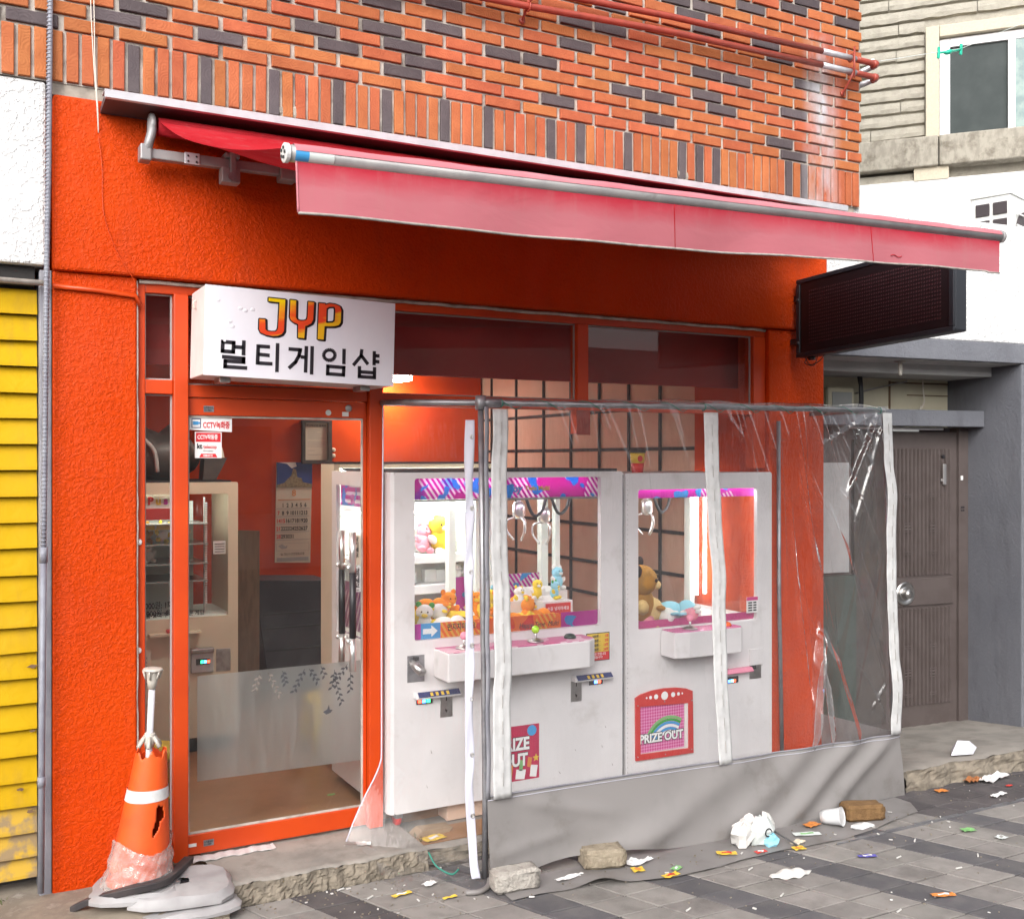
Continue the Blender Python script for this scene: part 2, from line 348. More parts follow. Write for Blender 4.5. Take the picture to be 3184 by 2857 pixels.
# logo letters: yellow flowing into red
def fire():
    m, nt, N, L, out = _new("logo_fire"); b = _pbsdf(nt, out, .4)
    s = N.new("ShaderNodeSeparateXYZ"); L.new(_pos(nt), s.inputs[0])
    a = _math(nt, 'MULTIPLY', _math(nt, 'SUBTRACT', s.outputs[2], 2.27), 6.5)
    a = _math(nt, 'SUBTRACT', a, _math(nt, 'MULTIPLY', _math(nt, 'SUBTRACT', s.outputs[0], 1.2), 2.3))
    n = _noise(nt, _pos(nt, (3, 1, 12)), 1.5, 2)
    a = _math(nt, 'ADD', a, _math(nt, 'MULTIPLY', _math(nt, 'SUBTRACT', n, .5), .9), True)
    c = _ramp(nt, a, [(.0, (.72, .40, .01)), (.14, (.66, .05, .015)), (.5, (.70, .07, .012)), (.72, (.76, .33, .01)), (1., (.78, .56, .0))])
    L.new(c, b.inputs["Base Color"])
fire()
# calendar photograph: deep blue sky, generic
mat("calendar_sky", (.012, .03, .17), .5, 0, (.02, .05, .24), 3)
mat("calendar_rock", (.30, .23, .13), .7, 0, (.18, .13, .07), 60)
# pink dotted prize picture
def checker(name, a, b_, sc):
    m, nt, N, L, out = _new(name); b = _pbsdf(nt, out, .4)
    mp = N.new("ShaderNodeMapping"); mp.inputs["Rotation"].default_value = (0, radians(45), 0); L.new(_pos(nt), mp.inputs[0])
    c = N.new("ShaderNodeTexChecker"); c.inputs["Scale"].default_value = sc; c.inputs[1].default_value = (*a, 1); c.inputs[2].default_value = (*b_, 1)
    L.new(mp.outputs[0], c.inputs[0]); L.new(c.outputs[0], b.inputs["Base Color"])
checker("print_pink_check", (.55, .06, .25), (.70, .25, .45), 90)
mat("print_crimson", (.50, .02, .08), .4, 0, (.42, .015, .07), 8)

# ------------------------------------------------------------------ mesh helpers
BASE = {}
class MB:
    def __init__(s): s.v = []; s.f = []; s.uv = None
    def add(s, vs, fs):
        o = len(s.v); s.v += [tuple(p) for p in vs]; s.f += [tuple(i + o for i in f) for f in fs]; return s
    def box(s, x0, x1, y0, y1, z0, z1):
        return s.add([(x0, y0, z0), (x1, y0, z0), (x1, y1, z0), (x0, y1, z0), (x0, y0, z1), (x1, y0, z1), (x1, y1, z1), (x0, y1, z1)],
                     [(3, 2, 1, 0), (4, 5, 6, 7), (0, 1, 5, 4), (1, 2, 6, 5), (2, 3, 7, 6), (3, 0, 4, 7)])
    def obox(s, c, size, m):
        a, b, d = (q / 2 for q in size); c = Vector(c)
        vs = [c + m @ Vector((sx * a, sy * b, sz * d)) for sz in (-1, 1) for sx, sy in ((-1, -1), (1, -1), (1, 1), (-1, 1))]
        return s.add(vs, [(3, 2, 1, 0), (4, 5, 6, 7), (0, 1, 5, 4), (1, 2, 6, 5), (2, 3, 7, 6), (3, 0, 4, 7)])
    def prism(s, poly, d0, d1, fr=None):
        """polygon in (a, b) pushed from depth d0 to d1; fr maps (a, depth, b) to world, default x, y, z"""
        fr = fr or (lambda a, d, b: (a, d, b)); n = len(poly)
        vs = [fr(a, d0, b) for a, b in poly] + [fr(a, d1, b) for a, b in poly]
        return s.add(vs, [tuple(range(n)), tuple(range(2 * n - 1, n - 1, -1))] + [(i, i + n, (i + 1) % n + n, (i + 1) % n) for i in range(n)])
    def frame(s, x0, x1, z0, z1, X0, X1, Z0, Z1, y0, y1):
        """rectangular ring: outer x0..x1, z0..z1 with the opening X0..X1, Z0..Z1"""
        o = [(x0, z0), (x1, z0), (x1, z1), (x0, z1)]; i = [(X0, Z0), (X1, Z0), (X1, Z1), (X0, Z1)]
        vs = [(a, y, b) for y in (y0, y1) for r in (o, i) for a, b in r]; fs = []
        for k in range(4):
            j = (k + 1) % 4
            fs += [(k, j, 4 + j, 4 + k), (8 + k, 12 + k, 12 + j, 8 + j), (k, 8 + k, 8 + j, j), (4 + k, 4 + j, 12 + j, 12 + k)]
        return s.add(vs, fs)
    def tube(s, pts, r, n=8, caps=True):
        P = [Vector(p) for p in pts]; R = r if isinstance(r, (list, tuple)) else [r] * len(P)
        t0 = (P[1] - P[0]).normalized(); up = Vector((0, 0, 1)) if abs(t0.z) < .9 else Vector((1, 0, 0))
        a = t0.cross(up).normalized(); vs = []
        for i, p in enumerate(P):
            t = (P[min(i + 1, len(P) - 1)] - P[max(i - 1, 0)]).normalized()
            a = (a - t * a.dot(t)).normalized(); b = t.cross(a)
            vs += [p + (a * cos(2 * pi * k / n) + b * sin(2 * pi * k / n)) * R[i] for k in range(n)]
        fs = [(i * n + k, i * n + (k + 1) % n, (i + 1) * n + (k + 1) % n, (i + 1) * n + k) for i in range(len(P) - 1) for k in range(n)]
        if caps: fs += [tuple(range(n - 1, -1, -1)), tuple((len(P) - 1) * n + k for k in range(n))]
        return s.add(vs, fs)
    def lathe(s, prof, c=(0, 0, 0), n=20, m=None):
        c = Vector(c); m = m or Matrix.Identity(3); vs = []
        for r, z in prof: vs += [c + m @ Vector((r * cos(2 * pi * k / n), r * sin(2 * pi * k / n), z)) for k in range(n)]
        fs = [(i * n + k, i * n + (k + 1) % n, (i + 1) * n + (k + 1) % n, (i + 1) * n + k) for i in range(len(prof) - 1) for k in range(n)]
        fs += [tuple(range(n - 1, -1, -1)), tuple((len(prof) - 1) * n + k for k in range(n))]
        return s.add(vs, fs)
    def sphere(s, c, r, nu=14, nv=9, m=None):
        c = Vector(c); r = (r, r, r) if isinstance(r, (int, float)) else r; m = m or Matrix.Identity(3)
        vs = [c + m @ Vector((0, 0, -r[2]))]
        for j in range(1, nv):
            a = -pi / 2 + pi * j / nv
            vs += [c + m @ Vector((r[0] * cos(a) * cos(2 * pi * k / nu), r[1] * cos(a) * sin(2 * pi * k / nu), r[2] * sin(a))) for k in range(nu)]
        vs.append(c + m @ Vector((0, 0, r[2]))); T = len(vs) - 1
        fs = [(0, 1 + (k + 1) % nu, 1 + k) for k in range(nu)]
        fs += [(1 + (j - 1) * nu + k, 1 + (j - 1) * nu + (k + 1) % nu, 1 + j * nu + (k + 1) % nu, 1 + j * nu + k) for j in range(1, nv - 1) for k in range(nu)]
        fs += [(1 + (nv - 2) * nu + k, 1 + (nv - 2) * nu + (k + 1) % nu, T) for k in range(nu)]
        return s.add(vs, fs)
    def grid(s, fn, nu, nv):
        o = len(s.v)
        s.v += [tuple(fn(i / nu, j / nv)) for j in range(nv + 1) for i in range(nu + 1)]
        s.f += [(o + j * (nu + 1) + i, o + j * (nu + 1) + i + 1, o + (j + 1) * (nu + 1) + i + 1, o + (j + 1) * (nu + 1) + i) for j in range(nv) for i in range(nu)]
        s.uv = (nu, nv); return s
    def mesh(s, name, L=(0, 0, 0), smooth=False):
        me = bpy.data.meshes.new(name)
        me.from_pydata([(x - L[0], y - L[1], z - L[2]) for x, y, z in s.v], [], s.f); me.update()
        if s.uv:
            nu, nv = s.uv; ul = me.uv_layers.new(name="UVMap")
            for lp in me.loops: ul.data[lp.index].uv = ((lp.vertex_index % (nu + 1)) / nu, (lp.vertex_index // (nu + 1)) / nv)
        if smooth:
            for p in me.polygons: p.use_smooth = True
        return me
    def build(s, name, m, parent=None, smooth=False, bevel=0., seg=2, solid=0., auto=False):
        L = BASE.get(parent, (0, 0, 0)) if parent else (0, 0, 0)
        me = s.mesh(name, L, smooth or auto)
        me.materials.append(MATS[m] if isinstance(m, str) else m)
        o = bpy.data.objects.new(name, me); COL.objects.link(o)
        if parent: o.parent = parent
        BASE[o] = L
        if auto: me.set_sharp_from_angle(angle=radians(38))
        if solid:
            q = o.modifiers.new("thickness", 'SOLIDIFY'); q.thickness = solid; q.offset = 0
        if bevel:
            q = o.modifiers.new("edges", 'BEVEL'); q.width = bevel; q.segments = seg; q.limit_method = 'ANGLE'; q.angle_limit = radians(35)
        return o
def box(name, m, parent, x0, x1, y0, y1, z0, z1, bevel=0., seg=2):
    return MB().box(x0, x1, y0, y1, z0, z1).build(name, m, parent, bevel=bevel, seg=seg)
def thing(name, label, cat, loc=(0, 0, 0), group=None):
    o = bpy.data.objects.new(name, None); COL.objects.link(o); o.location = loc; o.empty_display_size = .1
    o["label"] = label; o["category"] = cat; BASE[o] = tuple(loc)
    if group: o["group"] = group
    return o
def tag(o, label, cat, group=None):
    o["label"] = label; o["category"] = cat
    if group: o["group"] = group
    return o
def struct(o): o["kind"] = "structure"; return o
def stuff(o): o["kind"] = "stuff"; return o
def centre(o):
    """put the origin of a one-mesh thing at its base"""
    vs = [v.co for v in o.data.vertices]; c = Vector((sum(v.x for v in vs) / len(vs), sum(v.y for v in vs) / len(vs), min(v.z for v in vs)))
    for v in o.data.vertices: v.co -= c
    o.location = o.location + c; BASE[o] = tuple(o.location); return o
def rot(rx=0, ry=0, rz=0): return (Matrix.Rotation(rz, 3, 'Z') @ Matrix.Rotation(ry, 3, 'Y') @ Matrix.Rotation(rx, 3, 'X'))
PENDING = []
def text(name, body, m, parent, loc, size, facing='front', align='LEFT', sx=1., bold=0., extrude=.0006, lean=0., spacing=1.):
    """flat lettering that reads along +X and faces the street; its mesh is filled in by set_type()"""
    cu = bpy.data.curves.new(name, 'FONT'); cu.body = body; cu.size = size; cu.align_x = align; cu.offset = bold; cu.extrude = extrude; cu.shear = lean
    cu.space_character = spacing; cu.resolution_u = 3
    t = bpy.data.objects.new(name + "_type", cu); COL.objects.link(t)
    L = Vector(BASE.get(parent, (0, 0, 0))) if parent else Vector()
    o = bpy.data.objects.new(name, bpy.data.meshes.new(name)); COL.objects.link(o); BASE[o] = tuple(L)
    if parent: o.parent = parent
    PENDING.append((t, o, Matrix(((sx, 0, 0), (0, 0, -1), (0, 1, 0))), Vector(loc) - L, m))
    return o
def set_type():
    dg = bpy.context.evaluated_depsgraph_get(); dg.update()
    done = [bpy.data.meshes.new_from_object(t.evaluated_get(dg)) for t, *_ in PENDING]
    for (t, o, R, off, m), me in zip(PENDING, done):
        for v in me.vertices: v.co = R @ v.co + off
        me.materials.clear(); me.materials.append(MATS[m]); old = o.data; o.data = me; bpy.data.meshes.remove(old)
        bpy.data.objects.remove(t, do_unlink=True)
def ribbon(mb, path, wid, n=2, axis=Vector((1, 0, 0)), wave=None):
    """band of width wid along a path; axis = its cross direction"""
    P = [Vector(p) for p in path]; o = len(mb.v)
    for i, p in enumerate(P):
        for k in range(n + 1):
            a = k / n - .5; q = p + axis * (a * (wid[i] if isinstance(wid, list) else wid))
            if wave: q = q + Vector((0, wave(i, k), 0))
            mb.v.append(tuple(q))
    mb.f += [(o + i * (n + 1) + k, o + i * (n + 1) + k + 1, o + (i + 1) * (n + 1) + k + 1, o + (i + 1) * (n + 1) + k) for i in range(len(P) - 1) for k in range(n)]
def lerp(a, b, t): return a + (b - a) * t
def spl(pts, n):
    """smooth path through points"""
    P = [Vector(p) for p in pts]; P = [2 * P[0] - P[1]] + P + [2 * P[-1] - P[-2]]; out = []
    for i in range(1, len(P) - 2):
        for k in range(n):
            t = k / n
            out.append(.5 * ((2 * P[i]) + (-P[i - 1] + P[i + 1]) * t + (2 * P[i - 1] - 5 * P[i] + 4 * P[i + 1] - P[i + 2]) * t * t + (-P[i - 1] + 3 * P[i] - 3 * P[i + 1] + P[i + 2]) * t ** 3))
    out.append(P[-2]); return out

# ------------------------------------------------------------------ the setting: street, pavement, slabs, room
struct(MB().box(-60, 70, -90, 60, -.32, -.02).build("street", "asphalt"))

pave = thing("pavement", "grey concrete pavement of small pavers crossed by slanting dark bands", "pavement", (3.2, -1.4, 0)); struct(pave)
bed = MB().box(-6, 16, -7.6, -.29, -.06, -.006).build("paver_bed", "joint_sand", pave)
SH = .41; PX0 = 2.803; PER = .572; PYP = .155
def pshape(wd, hg=PYP - .0085):
    wd = wd - .0035
    """one slanting paver, edges eased, centred on its own middle"""
    def q(y, inset): return [(-wd / 2 + inset - SH * y, y), (wd / 2 - inset - SH * y, y)]
    lo = [q(-hg / 2, 0)[0], q(-hg / 2, 0)[1], q(hg / 2, 0)[1], q(hg / 2, 0)[0]]
    e = .0022; hi = [(-wd / 2 + e + SH * (hg / 2 - e), -hg / 2 + e), (wd / 2 - e + SH * (hg / 2 - e), -hg / 2 + e), (wd / 2 - e - SH * (hg / 2 - e), hg / 2 - e), (-wd / 2 + e - SH * (hg / 2 - e), hg / 2 - e)]
    vs = [(x, y, -.03) for x, y in lo] + [(x, y, -.0025) for x, y in lo] + [(x, y, 0) for x, y in hi]
    fs = [(8, 9, 10, 11)] + [(k + a, (k + 1) % 4 + a, (k + 1) % 4 + a + 4, k + a + 4) for a in (0, 4) for k in range(4)]
    return vs, fs
PV = {}
def paver_mesh(wd, m):
    if (wd, m) not in PV:
        b = MB(); b.add(*pshape(wd)); me = b.mesh("paver"); me.materials.append(MATS[m]); PV[(wd, m)] = me
    return PV[(wd, m)]
rest = {k: MB() for k in ("paver_light", "paver_dark", "paver_purple")}
for j in range(-5, 42):
    yc = -.96 - PYP * (j + .5)
    for k in range(-9, 20):
        off = 0.0
        for (a, wd, m) in ((0, .186, "paver_dark"), (.19, .188, "paver_light"), (.382, .187, "paver_light")):
            xc = PX0 + PER * k + a + wd / 2 - SH * (yc + 1.42)
            if yc > -.97 and xc > 4.3: m = "paver_purple"
            if yc > -.99 and xc < 1.9: m = "paver_light" if m == "paver_light" else "paver_purple"
            # on the photograph: depth along the view and how far to the side it lies
            n = yc + 4.495; dep = .8806 * n + .4739 * xc; r = -.4739 * n + .8806 * xc
            seen = dep > .4 and 911 + 2075 * 1.77 / dep < 1880 and -20 < 1014 + 2075 * r / dep < 2120 and not (1.99 < xc < 4.3 and yc > -.60) and yc < -.29 and xc > .7
            dz = random.uniform(-.0022, .0022)
            if yc > -.30: continue
            if seen:
                o = bpy.data.objects.new("paver", paver_mesh(wd, m)); COL.objects.link(o); o.parent = pave
                o.location = (xc - 3.2, yc + 1.4, dz); o.rotation_euler = (random.uniform(-.006, .006), random.uniform(-.006, .006), random.uniform(-.004, .004))
            elif -2.5 < xc < 9:
                vs, fs = pshape(wd); rest[m].add([(x + xc, y + yc, z + dz) for x, y, z in vs], fs)
for m, b in rest.items(): stuff(b.build("outer_pavers", m, pave))
# iron edging strip along the tarp
b = MB(); b.box(3.6, 6.3, -.964, -.95, -.02, .004)
for i in range(13): b.box(3.75 + i * .19, 3.87 + i * .19, -.949, -.937, -.02, .003)
b.build("edging_strip", "galvanised", pave)

def rough_slab(name, m, medge, x0, x1, yf, yb, z, label=None, ztop=None, seed=1, nx=70, jag=.014, zf=0.):
    """slab with a broken front edge: top sheet and ragged riser"""
    random.seed(seed)
    e = [yf + jag * (.5 * sin(i * .23) + .35 * sin(i * .61 + 1) + .2 * sin(i * 1.3)) + random.uniform(-.0025, .0025) for i in range(nx + 1)]
    zt = (lambda u, v: z) if ztop is None else ztop
    def fn(u, v):
        i = int(round(u * nx)); y = lerp(e[i], yb, v ** 1.6)
        return (lerp(x0, x1, u), y, zt(u, v) + random.uniform(-.002, .002) - (.008 if v == 0 else 0))
    o = struct(MB().grid(fn, nx, 10).build(name, m, None, smooth=True))
    def fr(u, v):
        i = int(round(u * nx)); q = v
        return (lerp(x0, x1, u), e[i] - .02 * (1 - q) + (random.uniform(-.0045, .0045) if 0 < v < 1 else 0) + .006 * sin(u * 60 + v * 9), lerp(zf - .02, zt(u, 0) - .008, v))
    r = MB().grid(fr, nx, 9).build("slab_edge", medge, o)
    return o
rough_slab("doorstep", "concrete", "concrete_edge", .95, 1.83, -.315, .12, .086, seed=3)
rough_slab("entrance_floor", "concrete", "concrete_edge", 1.83, 4.46, -.26, .2, .052, seed=5, jag=.03)
rough_slab("side_step", "concrete", "concrete_edge", 4.478, 9.5, -.585, .75, .12, ztop=lambda u, v: lerp(.115, -.012, min(1, v ** 1.6 * 1.3)), seed=9, nx=150, jag=.03)
rough_slab("dirt_verge", "dirt_ground", "concrete_edge", -3.0, .95, -.42, .3, .06, seed=13, nx=110, jag=.05)
struct(box("tile_patch", "interior_floor", None, 1.78, 2.35, -.2, -.02, .0535, .0575))

# room behind the shop front
def wallbox(name, m, *a): return struct(box(name, m, None, *a))
wallbox("shop_floor", "interior_floor", .40, 4.35, .122, 3.9, .02, .10)
wallbox("shop_ceiling", "interior_ceiling", .40, 4.4, .10, 3.9, 2.485, 2.6)
wallbox("back_wall", "interior_red", .40, 4.1, 3.7, 3.9, .10, 2.485)
wallbox("left_inner_wall", "interior_red", .28, .40, .25, 3.9, 0, 2.6)
sw = wallbox("right_inner_wall", "interior_tile", 4.12, 4.4, .72, 3.9, .10, 2.485)
wallbox("right_inner_pier", "interior_red", 4.10, 4.40, .26, .72, .10, 2.485)
b = MB()
for y in (1.10, 1.46, 1.83, 2.22, 2.63, 3.08, 3.52): MB().box(4.108, 4.121, y - .011, y + .011, .10, 2.485).build("grid_strip", "black_matte", sw)
for z in (.55, .80, 1.03, 1.30, 1.56, 1.84, 2.11): MB().box(4.112, 4.1215, .72, 3.7, z - .011, z + .011).build("grid_strip", "black_matte", sw)

wallbox("bulkhead", "interior_ceiling", .69, 4.058, .26, .30, 2.185, 2.4845)
# ------------------------------------------------------------------ brick building over the shop
bld = thing("brick_building", "brick building over an orange rough plastered shop front", "building", (2.4, 0, 3.25))
MB().box(-2.2, 4.745, -.016, 5.0, 3.252, 6.6).build("mortar_wall", "mortar", bld)
EV, OD = .080, .1825
ROWZ = lambda k: 3.487 + .0595 * k
DARK = [(.297, 3.497), (.606, 3.556), (.706, 3.615), (1.02, 3.558), (1.418, 3.668), (1.522, 3.611), (1.732, 3.841), (1.723, 3.728), (2.036, 3.768), (1.477, 3.661), (1.83, 3.665), (1.93, 3.602), (1.843, 3.543), (2.345, 3.719), (2.553, 3.714), (2.749, 3.954), (2.962, 3.956), (2.744, 3.835), (2.962, 4.072), (3.064, 3.662), (3.274, 3.665), (2.652, 3.533), (3.285, 3.538), (3.472, 4.139), (3.572, 4.201), (3.88, 4.269), (4.199, 4.324), (4.305, 4.381), (4.618, 4.328), (3.409, 4.209), (3.578, 4.057), (4.006, 4.076), (4.083, 4.027), (3.578, 3.841), (3.794, 3.845), (4.258, 3.91), (3.583, 3.72), (3.691, 3.662), (4.206, 3.733), (4.108, 3.546), (4.225, 3.489), (3.363, 3.656), (3.369, 3.542), (2.25, 4.02), (2.48, 4.14), (3.1, 4.19), (1.2, 3.79), (1.95, 3.9)]
def bkey(x, z):
    k = round((z - 3.487) / .0595); ph = EV if k % 2 == 0 else OD
    return k, round((x - ph) / .207)
DK = {bkey(x, z) for x, z in DARK}
BM = {}
def brick_mesh(w_, h_, m, var):
    key = (round(w_, 3), round(h_, 3), m, var)
    if key not in BM:
        rr = random.Random(hash((round(w_ * 1000), round(h_ * 1000), var)) & 0xffff); e = .0035; j = lambda: rr.uniform(-.0012, .0012)
        def rect(a, c, y): return [(-a + j(), y + j(), -c + j()), (a + j(), y + j(), -c + j()), (a + j(), y + j(), c + j()), (-a + j(), y + j(), c + j())]
        vs = rect(w_ / 2, h_ / 2, .02) + rect(w_ / 2, h_ / 2, -.001) + rect(w_ / 2 - e, h_ / 2 - e, -.0045)
        fs = [(8, 9, 10, 11)] + [(k + a, (k + 1) % 4 + a, (k + 1) % 4 + a + 4, k + a + 4) for a in (0, 4) for k in range(4)]
        b = MB(); b.add(vs, fs); me = b.mesh("brick"); me.materials.append(MATS[m]); BM[key] = me
    return BM[key]
far = {"brick_orange": MB(), "brick_dark": MB()}
def lay(x, z, w_, h_, m):
    if z - h_ / 2 < 3.50 + .208 * x and x > .06:
        o = bpy.data.objects.new("brick", brick_mesh(w_, h_, m, random.randint(0, 3))); COL.objects.link(o); o.parent = bld
        o.location = (x - 2.4, -.026 + random.uniform(-.002, .002), z - 3.25); o.rotation_euler = (random.uniform(-.012, .012), random.uniform(-.006, .006), random.uniform(-.006, .006))
    else:
        far[m].box(x - w_ / 2, x + w_ / 2, -.029, -.01, z - h_ / 2, z + h_ / 2)
random.seed(21)
for k in range(0, 52):
    z = ROWZ(k); ph = EV if k % 2 == 0 else OD
    for c in range(-11, 24):
        x = ph + .207 * c; x0, x1 = x - .0925, x + .0925
        if x0 > 4.735 or x1 < -2.2: continue
        x1 = min(x1, 4.745)
        if x1 - x0 < .03: continue
        dark = (k, c) in DK or (k > 16 and random.random() < .17) or (x < .1 and random.random() < .15)
        lay((x0 + x1) / 2, z, x1 - x0, .0480, "brick_dark" if dark else "brick_orange")
SD = [.689, .972, 1.255, 1.542, 1.77, 2.049, 2.279, 2.617, 2.795, 3.081, 3.432, 3.542, 3.661, 4.18, 4.305]
for i in range(-38, 82):
    x = .029 + .0577 * i
    if x > 4.72: continue
    drop = random.uniform(-.004, .004)
    lay(x, 3.3545 + drop, .0445, .196, "brick_dark" if any(abs(x - d) < .0289 for d in SD) else "brick_orange")
for m, b in far.items(): stuff(b.build("outer_bricks", m, bld))
MB().box(.345, 4.70, -.012, .3, 3.205, 3.251).build("lintel_strip", "ledge_concrete", bld)
# orange wall round the opening, the beam stands a little proud of the piers
MB().prism([(.362, 2.515), (.362, 3.2045), (4.475, 3.2045), (4.475, 2.505)], -.028, .24).build("beam_plaster", "orange_stucco", bld, bevel=.012)
MB().prism([(.362, 0), (.362, 2.5145), (.679, 2.5145), (.679, 0)], 0, .25).build("pier_plaster", "orange_stucco", bld, bevel=.008)
MB().prism([(4.059, 0), (4.059, 2.504), (4.475, 2.504), (4.475, 0)], 0, .255).build("pier_plaster", "orange_stucco", bld, bevel=.008)
b = MB(); b.tube([(.362, -.012, 2.452), (.52, -.013, 2.447), (.672, -.012, 2.436), (.69, -.006, 2.40)], .010, 8); b.build("painted_conduit", "orange_paint", bld, smooth=True)
# broken corners of the soldier course showing the lintel
for x, s_ in ((1.30, .05), (3.44, .045)):
    b = MB(); rr = random.Random(int(x * 100))
    for _ in range(9): b.sphere((x + rr.uniform(-s_, s_) * .7, -.018, 3.262 + rr.uniform(-.02, .03)), (rr.uniform(.012, .026), .012, rr.uniform(.012, .026)), 7, 5)
    b.build("mortar_patch", "ledge_concrete", bld)

MB().box(4.41, 4.474, .256, 5.0, 0, 3.2515).build("side_wall", "orange_stucco", bld)
# opposite side of the street: only its light and reflections reach the shop
opp = struct(MB().box(-20, 44, -18, -12.2, 0, 3.9).build("opposite_building", "opposite_wall"))
for f_ in range(1):
    for c in range(15):
        x = -14 + c * 3.4; z = .9 + f_ * 2.6
        b = MB(); b.box(x, x + 1.6, -12.19, -12.12, z, z + 1.4); w_ = b.build("window", "opposite_glass", opp)

# ------------------------------------------------------------------ neighbour on the left: white wall, yellow shutter
lb = thing("white_wall", "white rough plastered wall above the yellow boarded shutter", "wall", (-.9, 0, 2.5))
MB().prism([(-3.2, 2.53), (-3.2, 3.25), (.338, 3.25), (.338, 2.53)], -.012, .25).build("plaster", "white_stucco", lb, bevel=.012)
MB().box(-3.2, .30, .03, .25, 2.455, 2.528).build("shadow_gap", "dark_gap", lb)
MB().tube([(-3.0, -.03, 2.455), (-.5, -.03, 2.46), (.33, -.03, 2.458)], .011, 8).build("rail", "rail_dirty_white", lb, smooth=True)
MB().prism([(.315, .04), (.36, .04), (.36, 2.5145), (.315, 2.5145)], .004, .24).build("jamb", "grey_jamb", lb, bevel=.004)
ys = thing("yellow_shutter", "yellow painted shutter of overlapping horizontal boards with peeling paint", "shutter", (-.9, .06, .1))
z = 2.442; i = 0; random.seed(4)
while z > .14:
    h_ = .1015 + random.uniform(-.003, .003); z0 = max(z - h_, .12); t = random.uniform(-.002, .002)
    sag = random.uniform(-.003, .003)
    b = MB(); nx = 24
    for zz, y in ((z, .072), (z0 + .012, .046), (z0, .044), (z0, .058)):
        b.v += [(-3.0 + 3.31 * q / nx, y + t, zz + sag * q / nx + random.uniform(-.0012, .0012)) for q in range(nx + 1)]
    for r in range(3):
        b.f += [(r * (nx + 1) + q, (r + 1) * (nx + 1) + q, (r + 1) * (nx + 1) + q + 1, r * (nx + 1) + q + 1) for q in range(nx)]
    b.build("board", "yellow_flaked" if z < .45 else "yellow_paint", ys); z = z0; i += 1
MB().box(-3.0, .31, .075, .12, .1, 2.45).build("backing", "dark_gap", ys)
for (x, z, s_) in ((.292, .955, .011), (.295, .70, .009), (.25, .475, .010), (.285, .385, .012)):
    rr = random.Random(int(x * 999)); b = MB(); n = 11
    pl = [(x + s_ * 1.8 * cos(2 * pi * k / n) * rr.uniform(.4, 1.3), z + s_ * .6 * sin(2 * pi * k / n) * rr.uniform(.4, 1.3)) for k in range(n)]
    b.prism(pl, .0415, .0425); b.build("paint_chip", "wood_brown", ys)

cd = thing("conduit_pipe", "thin grey ribbed conduit pipe running up beside the orange wall", "pipe", (.315, -.05, .09))
MB().tube([(.352, -.05, 3.9), (.3495, -.05, 3.4), (.345, -.05, 2.9), (.336, -.05, 2.42), (.329, -.05, 1.6), (.326, -.05, 1.40)], .0098, 10).build("ribbed_pipe", "grey_conduit", cd, smooth=True)
b = MB()
for k in range(150): z = 1.41 + k * .0155; b.lathe([(.0104, -.003), (.0112, 0), (.0104, .003)], (lerp(.326, .352, (z - 1.4) / 2.5), -.05, z), 10)
stuff(b.build("ribs", "grey_conduit", cd, smooth=True))
MB().tube([(.326, -.05, 1.41), (.320, -.05, .7), (.3165, -.05, .09)], .0122, 12).build("smooth_pipe", "grey_conduit", cd, smooth=True)
MB().lathe([(.015, -.03), (.015, .03)], (.326, -.05, 1.40), 12).build("coupling", "grey_conduit", cd, smooth=True)
MB().lathe([(.0145, -.02), (.0145, .02)], (.3185, -.05, .52), 12).build("coupling", "grey_conduit", cd, smooth=True)
wr = thing("hanging_wires", "pair of thin off white wires hanging down across the brick wall", "wire", (.52, -.04, 2.43))
for dx in (0, .012):
    MB().tube(spl([(.488 + dx, -.045, 3.95), (.497 + dx, -.05, 3.58), (.508 + dx * .4, -.05, 3.35), (.521 + dx * .2, -.05, 3.16), (.527, -.04, 3.07)], 6), .0022, 6).build("wire", "cable_white", wr, smooth=True)
MB().tube(spl([(.527, -.036, 3.06), (.541, -.034, 2.94), (.548, -.034, 2.75), (.60, -.034, 2.60), (.66, -.034, 2.50), (.69, -.01, 2.43)], 8), .0015, 6).build("wire", "orange_paint", wr, smooth=True)

# ------------------------------------------------------------------ red gas pipes on the bricks
gp = thing("gas_pipes", "two parallel red painted gas pipes clamped to the brick wall", "pipes", (3.6, -.1, 3.97))
for nm, z, zl in (("a", 4.083, 4.05), ("b", 4.004, 3.965)):
    x0 = 1.2
    MB().tube([(x0, -.1, z - .10), (2.46, -.1, zl - .02), (3.3, -.1, z - .018), (4.36, -.1, z - .001)], .0165, 12).build("pipe", "red_pipe", gp, smooth=True)
    MB().tube([(4.36, -.1, z - .001), (4.62, -.1, z)], .0167, 12).build("pipe", "silver_paint", gp, smooth=True)
    MB().tube(spl([(4.62, -.1, z), (4.76, -.1, z - .001), (4.795, -.09, z - .001), (4.802, -.06, z - .001)], 6), .0175, 12).build("elbow", "red_pipe", gp, smooth=True)
    MB().lathe([(.022, -.016), (.024, 0), (.022, .016)], (4.775, -.1, z - .001), 12, rot(0, pi / 2)).build("collar", "red_pipe", gp, smooth=True)
    MB().tube([(4.802, -.06, z), (4.802, .9, z)], .0165, 12).build("pipe", "silver_paint", gp, smooth=True)
for x in (2.455, 4.585):
    b = MB(); b.tube([(x, -.028, 3.90), (x, -.045, 3.905), (x, -.085, 3.95), (x, -.125, 4.0)], .007, 6)
    b.tube([(x, -.125, 3.96), (x, -.127, 4.14)], .006, 6); b.lathe([(.016, 0), (.016, .01)], (x, -.03, 3.90), 10, rot(pi / 2)); b.build("bracket", "red_pipe", gp, smooth=True)
    for z in (4.004, 4.083):
        z2 = z if x > 4 else z - .06
        b = MB(); b.tube([(x, -.1 + .022 * cos(a), z2 + .022 * sin(a)) for a in [2 * pi * q / 12 for q in range(13)]], .0045, 6); b.build("clamp", "red_pipe", gp, smooth=True)

